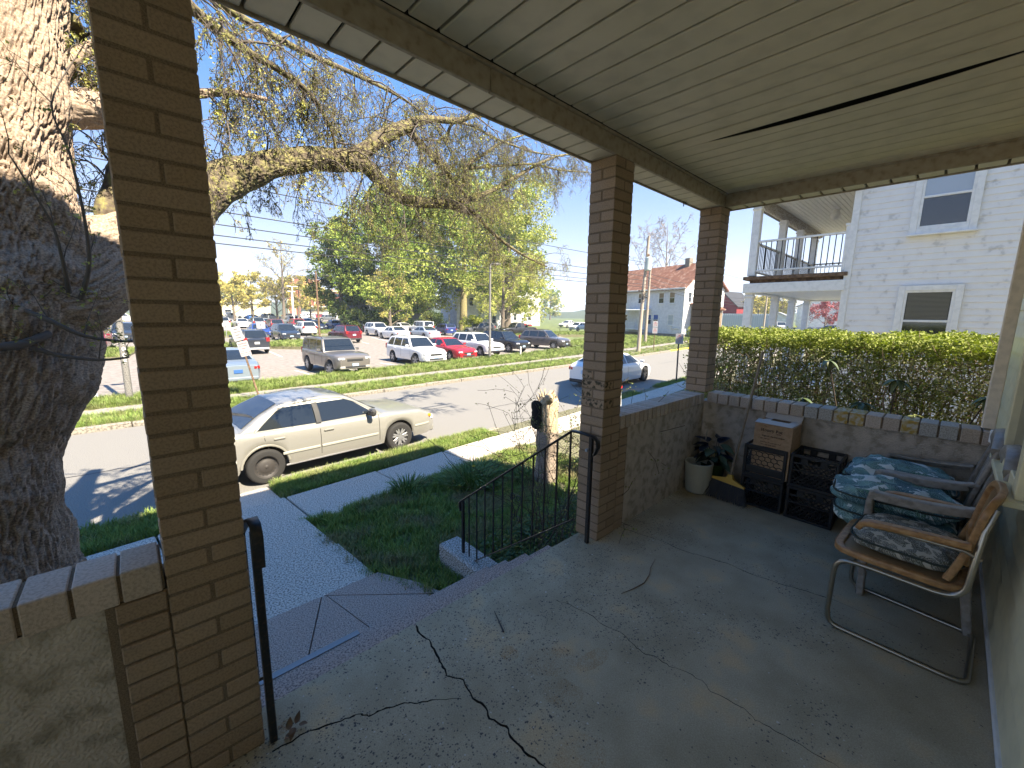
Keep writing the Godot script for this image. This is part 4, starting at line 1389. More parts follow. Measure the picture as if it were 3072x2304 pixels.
	for i in 420:
		var u := rf(-1, 1)
		var v := rf(-1, 1)
		var a := hd - ax * 0.035 + sd * (u * 0.138 - 0.008) + fw * v * 0.014
		var e := a - ax * rf(0.155, 0.175) + sd * u * 0.06 + fw * v * 0.02 + Vector3(rf(-0.01, 0.01), 0, rf(-0.01, 0.01))
		e.y = maxf(e.y, 0.004)
		bb.quad(a - sd * 0.0014, a + sd * 0.0014, e + sd * 0.0014, e - sd * 0.0014)
	var brs := part("bristles", bb, mat(lin(0.05, 0.05, 0.055), 0.6), br2)
	brs.set_meta("kind", "stuff")
	# pots
	var wp := thing("plant_pot", "empty white ribbed plant pot standing in the porch corner", "pot", Vector3(3.89, 0, -1.515))
	var prof := [Vector2(0.001, 0.002), Vector2(0.100, 0.002), Vector2(0.106, 0.012)]
	for i in 34: prof.append(Vector2(0.107 + 0.0185 * i / 33.0 + (0.0012 if i % 2 else 0.0), 0.02 + 0.265 * i / 33.0))
	prof += [Vector2(0.127, 0.29), Vector2(0.125, 0.297), Vector2(0.117, 0.297), Vector2(0.114, 0.285), Vector2(0.10, 0.03), Vector2(0.001, 0.03)]
	var pb := MB.new()
	pb.lathe(prof, 40)
	part("pot", pb, mat(lin(0.46, 0.45, 0.38), 0.5), wp)
	var gp := thing("potted_plant", "dark green pot of artificial leaves behind the white pot", "plant", Vector3(4.09, 0, -1.47))
	var gb := MB.new()
	gb.lathe([Vector2(0.001, 0.002), Vector2(0.09, 0.002), Vector2(0.118, 0.25), Vector2(0.122, 0.258), Vector2(0.112, 0.258), Vector2(0.10, 0.22), Vector2(0.001, 0.22)], 28)
	part("pot", gb, mat(lin(0.035, 0.07, 0.02), 0.4), gp)
	var lv := [[leaf_mesh(0.13, 0.05, 0.35, true), mat(lin(0.025, 0.04, 0.085), 0.4)], [leaf_mesh(0.15, 0.045, 0.3), null], [leaf_mesh(0.12, 0.03, 0.5), mat(lin(0.42, 0.42, 0.18), 0.5)], [leaf_mesh(0.16, 0.03, 0.6), mat(lin(0.02, 0.03, 0.025), 0.5)]]
	var vt := mat(lin(0.10, 0.17, 0.12), 0.45)
	lv[1][1] = vt
	for i in 34:
		var kd: int = [0, 0, 1, 3, 0, 1, 2, 3][i % 8]
		var a := i * 2.4
		var o := part("leaf", lv[kd][0], lv[kd][1], gp)
		var hh := rf(0.26, 0.50) if kd != 2 else rf(0.27, 0.36)
		o.position = Vector3(sin(a) * 0.055, hh, cos(a) * 0.055)
		o.rotation = Vector3(rf(-0.3, 0.8), a + PI, rf(-0.4, 0.4))
		if i % 2 == 0:
			var sb := MB.new()
			sb.tube([Vector3(sin(a) * 0.03, 0.2, cos(a) * 0.03), Vector3(sin(a) * 0.05, hh * 0.7, cos(a) * 0.05), o.position], 0.0028, 4)
			part("stem", sb, lv[3][1], gp)
	var fl2 := part("flower", leaf_mesh(0.14, 0.028, -0.3), mat(lin(0.45, 0.45, 0.38), 0.5), gp, "single pale curled leaf standing at the top")
	fl2.position = Vector3(-0.05, 0.46, -0.06); fl2.rotation = Vector3(1.35, 0.5, 0.3)
	# litter on the floor
	var tw := thing("twig", "thin curved dead twig lying on the porch floor", "twig")
	var tb := MB.new()
	tb.tube([Vector3(2.51, 0.006, -1.21), Vector3(2.40, 0.005, -1.185), Vector3(2.32, 0.005, -1.15), Vector3(2.22, 0.005, -1.13), Vector3(2.12, 0.005, -1.145), Vector3(2.02, 0.006, -1.17)], [0.001, 0.002, 0.0025, 0.003, 0.0028, 0.0015], 5)
	part("twig", tb, M.timber, tw)
	var t3 := thing("twig", "short straight dark stick lying on the porch floor", "twig")
	var t3b := MB.new()
	t3b.tube([Vector3(1.355, 0.005, -1.57), Vector3(1.33, 0.006, -1.51), Vector3(1.29, 0.006, -1.42)], [0.0015, 0.003, 0.005], 5)
	part("twig", t3b, M.dark, t3)
	var dl := thing("dead_leaves", "small clump of dead leaves beside the left railing post", "leaves")
	for i in 7:
		var lo := part("leaf", leaf_mesh(0.035, 0.012, rf(-1, 1)), M.timber, dl)
		lo.position = Vector3(0.325 + rf(-0.02, 0.02), 0.008 + 0.003 * i, -1.585 + rf(-0.02, 0.02)); lo.rotation = Vector3(rf(-0.3, 0.3), rf(0, 6), rf(-0.3, 0.3))

# ---------- parked cars ----------
# a body is lofted across stations along its length; x runs to the front, z to the right, y up
const TYPES := {
	"sedan": {"L": 4.75, "W": 1.80, "H": 1.44, "wb": 2.70, "wr": 0.32, "belt": 0.93, "hood": 0.86, "nose": 0.68, "deck": 0.97, "tail": 0.86, "a0": 1.02, "a1": 0.22, "c1": -0.85, "c0": -1.62, "b": -0.30, "sill": 0.24, "rw": 0.60},
	"camry": {"L": 4.80, "W": 1.78, "H": 1.42, "wb": 2.67, "wr": 0.315, "belt": 0.91, "hood": 0.90, "nose": 0.70, "deck": 0.98, "tail": 0.90, "a0": 1.02, "a1": 0.30, "c1": -0.92, "c0": -1.66, "b": -0.32, "sill": 0.25, "rw": 0.60},
	"fastback": {"L": 4.72, "W": 1.88, "H": 1.44, "wb": 2.86, "wr": 0.345, "belt": 0.94, "hood": 0.86, "nose": 0.64, "deck": 1.02, "tail": 0.92, "a0": 1.20, "a1": 0.25, "c1": -0.75, "c0": -1.90, "b": -0.25, "sill": 0.22, "rw": 0.60},
	"suv": {"L": 4.60, "W": 1.84, "H": 1.68, "wb": 2.68, "wr": 0.36, "belt": 1.06, "hood": 1.00, "nose": 0.84, "deck": 1.10, "tail": 1.02, "a0": 1.00, "a1": 0.35, "c1": -1.75, "c0": -2.15, "b": -0.22, "sill": 0.32, "rw": 0.64},
	"boxsuv": {"L": 4.75, "W": 1.85, "H": 1.80, "wb": 2.85, "wr": 0.39, "belt": 1.12, "hood": 1.10, "nose": 0.98, "deck": 1.14, "tail": 1.08, "a0": 0.80, "a1": 0.38, "c1": -2.05, "c0": -2.26, "b": -0.20, "sill": 0.40, "rw": 0.72},
	"hatch": {"L": 4.05, "W": 1.70, "H": 1.52, "wb": 2.50, "wr": 0.30, "belt": 0.96, "hood": 0.90, "nose": 0.76, "deck": 1.00, "tail": 0.92, "a0": 1.12, "a1": 0.42, "c1": -1.55, "c0": -1.90, "b": -0.18, "sill": 0.26, "rw": 0.60},
	"jeep": {"L": 4.30, "W": 1.80, "H": 1.84, "wb": 2.70, "wr": 0.40, "belt": 1.15, "hood": 1.13, "nose": 1.06, "deck": 1.16, "tail": 1.12, "a0": 0.62, "a1": 0.40, "c1": -1.95, "c0": -2.05, "b": -0.20, "sill": 0.46, "rw": 0.76},
	"minivan": {"L": 5.0, "W": 1.95, "H": 1.75, "wb": 3.0, "wr": 0.34, "belt": 1.06, "hood": 0.98, "nose": 0.78, "deck": 1.10, "tail": 1.0, "a0": 1.50, "a1": 0.70, "c1": -2.1, "c0": -2.38, "b": -0.2, "sill": 0.28, "rw": 0.70},
	"pickup": {"L": 5.3, "W": 1.92, "H": 1.80, "wb": 3.25, "wr": 0.39, "belt": 1.12, "hood": 1.10, "nose": 0.95, "deck": 1.12, "tail": 1.08, "a0": 1.05, "a1": 0.55, "c1": -0.55, "c0": -0.72, "b": -0.02, "sill": 0.42, "rw": 0.70},
}
var car_cache := {}

func lerpk(keys: Array, x: float) -> float:   # smooth key interpolation, keys [x, v] rising
	if x <= keys[0][0]: return keys[0][1]
	for i in keys.size() - 1:
		if x <= keys[i + 1][0]:
			var t: float = (x - keys[i][0]) / (keys[i + 1][0] - keys[i][0])
			return lerpf(keys[i][1], keys[i + 1][1], t)
	return keys[keys.size() - 1][1]

func car_fn(T: Dictionary) -> Dictionary:
	var hl: float = T.L / 2
	return {
		"belt": func(x: float) -> float: return lerpk([[-hl, T.tail - 0.06], [-hl + 0.12, T.tail], [T.c0, T.deck - 0.02], [T.c1, T.belt + 0.02], [T.a0, T.belt - 0.02], [T.a0 + 0.12, T.hood], [hl - 0.45, lerpf(T.hood, T.nose, 0.35)], [hl - 0.12, T.nose], [hl, T.nose - 0.1]], x),
		"wid": func(x: float) -> float:
			var e: float = absf(x) / hl
			return T.W * 0.5 * (1.0 - 0.05 * pow(e, 3) - 0.16 * pow(maxf(0, (e - 0.80) / 0.20), 2.2)),
		"roof": func(x: float) -> float:
			var r: float = T.H
			return lerpk([[T.c0, T.deck - 0.02], [lerpf(T.c0, T.c1, 0.5), lerpf(T.deck, r - 0.05, 0.56)], [T.c1, r - 0.05], [lerpf(T.c1, T.a1, 0.35), r - 0.008], [lerpf(T.c1, T.a1, 0.65), r], [T.a1, r - 0.06], [lerpf(T.a1, T.a0, 0.5), lerpf(T.hood, r - 0.06, 0.53)], [T.a0, T.hood]], x),
	}

func car_meshes(kind: String) -> Dictionary:
	if car_cache.has(kind): return car_cache[kind]
	var T: Dictionary = TYPES[kind]
	var F := car_fn(T)
	var hl: float = T.L / 2
	var out := {}
	# stations
	var xs := []
	var fx: float = T.wb / 2 + 0.06
	var rx: float = -T.wb / 2 + 0.06
	var arch: float = T.wr + 0.055
	var n := 76
	for i in n + 1: xs.append(lerpf(-hl, hl, i / float(n)))
	var low := func(x: float) -> float:
		var y: float = T.sill
		var e := absf(x) / hl
		if e > 0.9: y += 0.05 * (e - 0.9) / 0.1
		for c in [fx, rx]:
			var d: float = absf(x - c)
			if d < arch: y = maxf(y, T.wr + sqrt(arch * arch - d * d))
		return y
	var b := MB.new()
	var rows := []
	for x in xs:
		var yl: float = low.call(x)
		var yb: float = F.belt.call(x)
		var w: float = F.wid.call(x)
		var row := []
		# left side up, over, right side down; the crown of hood and deck is slightly arched
		var ym := lerpf(yl, yb, 0.55)
		var pr := [[w * 0.955, yl], [w * 0.99, lerpf(yl, yb, 0.18)], [w, lerpf(yl, yb, 0.42)], [w * 0.995, lerpf(yl, yb, 0.70)], [w * 0.975, lerpf(yl, yb, 0.90)], [w * 0.945, yb], [w * 0.86, yb + 0.022], [w * 0.5, yb + 0.045], [0.0, yb + 0.055]]
		for k in pr.size(): row.append(Vector3(x, pr[k][1], -pr[k][0]))
		for k in range(pr.size() - 2, -1, -1): row.append(Vector3(x, pr[k][1], pr[k][0]))
		rows.append(row)
	# outside: columns run left-up-right, rows run forward
	rows.reverse()
	b.grid(rows)
	for e in [0, rows.size() - 1]:
		var r: Array = rows[e]
		var m := r.size()
		for k in (m - 1) / 2:
			if e == 0: b.quad(r[k + 1], r[k], r[m - 1 - k], r[m - 2 - k])
			else: b.quad(r[k], r[k + 1], r[m - 2 - k], r[m - 1 - k])
	# cabin shell
	var cw := func(x: float, y: float) -> float:
		var yb: float = F.belt.call(x)
		var t: float = clampf((y - yb) / maxf(0.05, T.H - yb), 0, 1)
		return lerpf(F.wid.call(x) * 0.935, T.rw, pow(t, 1.15))
	var g := []
	var cx := []
	for i in 41: cx.append(lerpf(T.c0, T.a0, i / 40.0))
	for x in cx:
		var yt: float = F.roof.call(x)
		var yb: float = F.belt.call(x) - 0.01
		var row := []
		for k in 5:
			var y := lerpf(yb, yt - 0.03, k / 4.0)
			row.append(Vector3(x, y, -cw.call(x, y)))
		var we: float = cw.call(x, yt) - 0.03
		for k in 5: row.append(Vector3(x, yt + 0.02 * (1.0 - pow(absf(k / 2.0 - 1.0), 2)) * (1.0 if x > T.c1 and x < T.a1 else 0.3), lerpf(-we, we, k / 4.0)))
		for k in range(4, -1, -1):
			var y := lerpf(yb, yt - 0.03, k / 4.0)
			row.append(Vector3(x, y, cw.call(x, y)))
		g.append(row)
	g.reverse()
	b.grid(g)
	out.body = b.done()
	# dark floor and wheel wells
	var ub := MB.new()
	ub.box(Vector3(0, T.sill + 0.16, 0), Vector3(T.L * 0.93, 0.28, T.W * 0.62))
	out.underside = ub.done()
	# side windows, as panes laid on the cabin sides
	var wins := []
	var top: float = T.H - 0.115
	var panes := []
	var y0: float = T.belt + 0.045
	var lean: float = (T.a0 - T.a1) / (T.H - T.hood)
	var rl: float = (T.c1 - T.c0) / (T.H - T.deck)
	var xa := func(y: float) -> float: return T.a0 - (y - T.hood) * lean - 0.14
	var xc := func(y: float) -> float: return T.c0 + (y - T.deck) * rl + 0.16
	panes.append([Vector2(T.b + 0.05, y0), Vector2(xa.call(y0), y0), Vector2(xa.call(top), top), Vector2(T.b + 0.03, top)])
	var long: bool = kind in ["suv", "boxsuv", "jeep", "minivan"]
	if kind == "pickup":
		pass
	elif long:
		var q: float = T.b - 0.95
		panes.append([Vector2(q + 0.05, y0 + 0.01), Vector2(T.b - 0.05, y0), Vector2(T.b - 0.05, top), Vector2(q + 0.07, top)])
		panes.append([Vector2(xc.call(y0) + 0.06, y0 + 0.03), Vector2(q - 0.04, y0 + 0.01), Vector2(q - 0.04, top), Vector2(xc.call(top) + 0.06, top)])
	else:
		panes.append([Vector2(maxf(xc.call(y0), T.c0 + 0.25), y0 + 0.02), Vector2(T.b - 0.05, y0), Vector2(T.b - 0.05, top), Vector2(xc.call(top) - 0.02, top)])
	for pn in panes:
		for s in [-1.0, 1.0]:
			var wb := MB.new()
			var rws := []
			for j in 5:
				var v := j / 4.0
				var A: Vector2 = pn[0].lerp(pn[3], v)
				var B: Vector2 = pn[1].lerp(pn[2], v)
				var row := []
				for i in 7:
					var Q := A.lerp(B, i / 6.0)
					row.append(Vector3(Q.x, Q.y, s * (cw.call(Q.x, Q.y) + 0.008)))
				rws.append(row)
			if s < 0: rws.reverse()
			wb.grid(rws)
			wins.append(wb.done())
	out.windows = wins
	# windscreen and rear window
	var scr := func(x0: float, x1: float, inset: float) -> ArrayMesh:
		var wb := MB.new()
		var rws := []
		for j in 7:
			var x := lerpf(x0, x1, j / 6.0)
			var y: float = F.roof.call(x)
			var w: float = cw.call(x, y) - inset
			var row := []
			for i in 7: row.append(Vector3(x, y + 0.016 + 0.006 * (1 - pow(i / 3.0 - 1, 2)), lerpf(-w, w, i / 6.0)))
			rws.append(row)
		if x1 > x0: rws.reverse()
		wb.grid(rws)
		return wb.done()
	out.windscreen = scr.call(lerpf(T.a1, T.a0, 0.06), lerpf(T.a1, T.a0, 0.93), 0.085)
	out.rear_window = scr.call(lerpf(T.c1, T.c0, 0.05), lerpf(T.c1, T.c0, 0.88 if not long else 0.95), 0.10)
	# lights, grille, plates, bumpers at the ends
	var hw: float = T.W * 0.5
	var nb := MB.new()
	nb.cbox(Vector3(hl - 0.03, T.nose - 0.16, 0), Vector3(0.10, 0.11, hw * 0.85), 0.012)
	out.grille = nb.done()
	var nb2 := MB.new()
	nb2.cbox(Vector3(hl - 0.005, T.sill + 0.09, 0), Vector3(0.09, 0.10, hw * 1.1), 0.015)
	out.intake = nb2.done()
	var hb := MB.new()
	hb.cbox(Vector3(hl - 0.13, T.nose - 0.10, hw * 0.68), Vector3(0.26, 0.12, hw * 0.34), 0.03, Basis(Vector3.UP, -0.25))
	out.headlight = hb.done()
	var hb2 := MB.new()
	hb2.cbox(Vector3(hl - 0.13, T.nose - 0.10, -hw * 0.68), Vector3(0.26, 0.12, hw * 0.34), 0.03, Basis(Vector3.UP, 0.25))
	out.headlight2 = hb2.done()
	var tb := MB.new()
	var th := 0.30 if long else 0.14
	tb.cbox(Vector3(-hl + 0.11, T.tail - (0.02 if long else 0.12), hw * 0.74), Vector3(0.22, th, hw * 0.26), 0.025, Basis(Vector3.UP, 0.22))
	out.taillight = tb.done()
	var tb2 := MB.new()
	tb2.cbox(Vector3(-hl + 0.11, T.tail - (0.02 if long else 0.12), -hw * 0.74), Vector3(0.22, th, hw * 0.26), 0.025, Basis(Vector3.UP, -0.22))
	out.taillight2 = tb2.done()
	var pb := MB.new()
	pb.cbox(Vector3(-hl - 0.012, T.tail - 0.24, 0), Vector3(0.02, 0.15, 0.31), 0.004)
	out.plate = pb.done()
	var pb2 := MB.new()
	pb2.cbox(Vector3(hl + 0.012, T.sill + 0.18, 0), Vector3(0.02, 0.15, 0.31), 0.004)
	out.front_plate = pb2.done()
	out.bumpers = []
	for e in [-1.0, 1.0]:
		var bb := MB.new()
		bb.cbox(Vector3(e * (hl - 0.07), T.sill + 0.07, 0), Vector3(0.2, 0.16, hw * 1.62), 0.04)
		out.bumpers.append(bb.done())
	out.mirrors = []
	for s in [-1.0, 1.0]:
		var mb := MB.new()
		mb.cbox(Vector3(T.a0 - 0.32, T.belt + 0.09, s * (hw + 0.07)), Vector3(0.12, 0.13, 0.20), 0.03)
		out.mirrors.append(mb.done())
	# doors: shut lines and handles
	var db := MB.new()
	for s in [-1.0, 1.0]:
		for x in [T.a0 - 0.12, T.b, T.b - 0.98 if long else T.b - 0.86]:
			if kind == "pickup" and x < T.b: continue
			var rws := []
			var yl0: float = T.sill + 0.1
			for j in 7:
				var t := j / 6.0
				var y := lerpf(yl0, T.belt - 0.01, t)
				var f := t * 0.9
				var xx: float = x
				if x < T.b - 0.1: xx = x - 0.10 + 0.28 * pow(1.0 - t, 2)
				var yl: float = low.call(xx)
				var q: float = clampf((y - yl) / (F.belt.call(xx) - yl), 0, 1)
				var w: float = F.wid.call(xx) * lerpk([[0.0, 0.955], [0.18, 0.99], [0.42, 1.0], [0.7, 0.995], [0.9, 0.975], [1.0, 0.945]], q)
				rws.append(Vector3(xx, y, s * (w + 0.002)))
			sweep(db, rws, Vector3.RIGHT, 0.010, 0.004)
	out.shut_lines = db.done()
	out.handles = []
	for s in [-1.0, 1.0]:
		for x in [T.b + 0.16, T.b - 0.72]:
			if kind == "pickup" and x < T.b: continue
			var hd := MB.new()
			hd.cbox(Vector3(x, T.belt - 0.12, s * (hw * 0.985 + 0.012)), Vector3(0.19, 0.035, 0.03), 0.009)
			out.handles.append(hd.done())
	# roof rails
	if kind in ["suv", "boxsuv"]:
		out.roof_rails = []
		for s in [-1.0, 1.0]:
			var rb := MB.new()
			rb.tube([Vector3(T.c1 + 0.15, T.H - 0.05, s * (T.rw - 0.06)), Vector3(T.c1 + 0.3, T.H + 0.035, s * (T.rw - 0.06)), Vector3(T.a1 - 0.3, T.H + 0.03, s * (T.rw - 0.06)), Vector3(T.a1 - 0.1, T.H - 0.05, s * (T.rw - 0.06))], 0.018, 6)
			out.roof_rails.append(rb.done())
	if kind == "jeep":
		var sp := MB.new()
		sp.T = Transform3D(Basis(Vector3(0, 0, 1), Vector3(-1, 0, 0), Vector3(0, -1, 0)), Vector3(-hl - 0.11, 1.02, 0.05))
		sp.lathe([Vector2(0.001, -0.1), Vector2(0.36, -0.1), Vector2(0.39, -0.05), Vector2(0.39, 0.05), Vector2(0.36, 0.1), Vector2(0.001, 0.11)], 24)
		out.spare_wheel = sp.done()
	if kind == "pickup":
		var bed := MB.new()
		bed.box(Vector3(-1.75, 1.145, 0), Vector3(1.75, 0.02, T.W * 0.80))
		out.bed = bed.done()
	out.fx = fx; out.rx = rx
	car_cache[kind] = out
	return out

func wheel_meshes(r: float, spokes: int) -> Dictionary:
	var key := "wheel%.3f_%d" % [r, spokes]
	if car_cache.has(key): return car_cache[key]
	var tb := MB.new()
	tb.T = Transform3D(Basis(Vector3.RIGHT, PI / 2), Vector3.ZERO)
	tb.lathe([Vector2(r * 0.60, -0.10), Vector2(r * 0.86, -0.108), Vector2(r * 0.97, -0.09), Vector2(r, -0.05), Vector2(r, 0.05), Vector2(r * 0.97, 0.09), Vector2(r * 0.86, 0.108), Vector2(r * 0.64, 0.10), Vector2(r * 0.60, 0.08)], 36)
	var rb := MB.new()
	rb.T = Transform3D(Basis(Vector3.RIGHT, -PI / 2), Vector3.ZERO)
	if spokes == 0:     # plain steel wheel with holes in its dish
		rb.lathe([Vector2(r * 0.66, 0.10), Vector2(r * 0.62, 0.104), Vector2(r * 0.58, 0.07), Vector2(r * 0.50, 0.055), Vector2(r * 0.36, 0.068), Vector2(r * 0.30, 0.085), Vector2(r * 0.12, 0.085), Vector2(r * 0.1, 0.095), Vector2(0.001, 0.098)], 36)
	else:
		rb.lathe([Vector2(r * 0.70, 0.098), Vector2(r * 0.67, 0.104), Vector2(r * 0.63, 0.09), Vector2(r * 0.60, 0.02), Vector2(0.001, 0.01)], 36)
	var sb := MB.new()
	if spokes == 0:
		for i in 16:
			var a := TAU * i / 16
			sb.tube([Vector3(cos(a) * r * 0.5, sin(a) * r * 0.5, -0.0565), Vector3(cos(a) * r * 0.5, sin(a) * r * 0.5, -0.064)], r * 0.045, 8)
	else:
		for i in spokes:
			var a := TAU * i / spokes + 0.3
			for q in ([-0.11, 0.11] if spokes < 8 else [0.0]):
				var d0 := Vector3(cos(a + q * 0.6), sin(a + q * 0.6), 0)
				var d1 := Vector3(cos(a + q * 1.6), sin(a + q * 1.6), 0)
				sweep(sb, [d0 * r * 0.1 + Vector3(0, 0, -0.085), d1 * r * 0.65 + Vector3(0, 0, -0.09)], Vector3(-sin(a), cos(a), 0), [0.05, 0.03] if spokes < 8 else [0.035, 0.028], 0.02)
		sb.tube([Vector3(0, 0, -0.05), Vector3(0, 0, -0.096)], r * 0.17, 16)
	var d := {"tyre": tb.done(), "rim": rb.done(), "spokes": sb.done()}
	car_cache[key] = d
	return d

var CM := {}
func car_mats():
	CM.tyre = mat(lin(0.022, 0.021, 0.02), 0.85)
	CM.rim = mat(lin(0.16, 0.16, 0.165), 0.35, 0.6)
	CM.spoke = mat(lin(0.50, 0.50, 0.51), 0.3, 0.7)
	CM.dark_rim = mat(lin(0.03, 0.03, 0.032), 0.4)
	CM.steel = mat(lin(0.05, 0.045, 0.042), 0.6, 0.2)
	CM.lamp = mat(lin(0.55, 0.56, 0.58), 0.12, 0.1, 0.8)
	CM.red = mat(lin(0.28, 0.015, 0.015), 0.15, 0.0, 0.8)
	CM.plastic = mat(lin(0.025, 0.025, 0.026), 0.6)
	CM.plate = mat(lin(0.38, 0.52, 0.68), 0.5)
	CM.plate_blue = mat(lin(0.04, 0.12, 0.34), 0.5)
	CM.glass = mat(lin(0.016, 0.02, 0.024), 0.05, 0.0, 0.9)
	CM.seam = mat(lin(0.02, 0.02, 0.02), 0.8)

func paint(c: Color, metallic := 0.0) -> StandardMaterial3D:
	var key := "paint" + c.to_html() + str(metallic)
	if not CM.has(key):
		var m := mat(c, 0.38, metallic, 0.5)
		m.clearcoat_enabled = true; m.clearcoat = 0.8; m.clearcoat_roughness = 0.06
		CM[key] = m
	return CM[key]

# x, z on the ground; face = heading of the nose, degrees from +x toward -z
func car(nm: String, kind: String, c: Color, x: float, z: float, face: float, label: String, o := {}) -> Node3D:
	var T: Dictionary = TYPES[kind]
	var m := car_meshes(kind)
	var y := gy(x, z) + 0.004
	var cat: String = o.get("cat", {"sedan": "car", "camry": "car", "fastback": "car", "hatch": "car", "pickup": "pickup truck", "minivan": "minivan"}.get(kind, "suv"))
	var t := thing(nm, label, cat, Vector3(x, y, z), deg_to_rad(face), o.get("group", "cars parked in the car park"))
	var pm := paint(c, o.get("met", 0.0))
	part("body", m.body, pm, t)
	part("underside", m.underside, CM.plastic, t)
	for w in m.windows: part("window", w, CM.glass, t)
	part("windscreen", m.windscreen, CM.glass, t)
	part("rear_window", m.rear_window, CM.glass, t)
	part("grille", m.grille, CM.plastic, t)
	part("intake", m.intake, CM.plastic, t)
	for w in m.bumpers: part("bumper", w, o.get("bump", pm), t)
	part("headlight", m.headlight, CM.lamp, t)
	part("headlight", m.headlight2, CM.lamp, t)
	part("taillight", m.taillight, CM.red, t)
	part("taillight", m.taillight2, CM.red, t)
	part("number_plate", m.plate, o.get("plate", CM.plate), t)
	part("number_plate", m.front_plate, CM.plate, t)
	var far := Vector2(x, z).length() > 60.0
	for w in m.mirrors: part("mirror", w, o.get("mir", pm), t)
	if not far:
		part("shut_lines", m.shut_lines, CM.seam, t).set_meta("kind", "stuff")
		for w in m.handles: part("door_handle", w, o.get("hand", pm), t)
	if m.has("roof_rails"):
		for w in m.roof_rails: part("roof_rail", w, CM.plastic, t)
	for k in ["spare_wheel", "bed"]:
		if m.has(k): part(k, m[k], pm if k == "spare_wheel" and not o.has("dark_spare") else CM.plastic, t)
	var sp: int = o.get("spokes", 5)
	for wx in [m.fx, m.rx]:
		for s in [-1.0, 1.0]:
			var spk: int = o.get("rear_spokes", sp) if wx < 0 else sp
			var wm := wheel_meshes(T.wr, spk)
			var w := Node3D.new()
			w.name = numbered("wheel", t)
			t.add_child(w)
			w.position = Vector3(wx, T.wr, s * (T.W * 0.5 - 0.115))
			w.rotation.y = (PI if s > 0 else 0.0) + (o.get("steer", 0.0) if wx > 0 else 0.0)
			part("tyre", wm.tyre, CM.tyre, w)
			part("rim", wm.rim, CM.steel if spk == 0 else o.get("rim", CM.rim), w)
			part("spokes" if spk else "rim_holes", wm.spokes, CM.plastic if spk == 0 else o.get("spoke", CM.spoke), w)
	return t

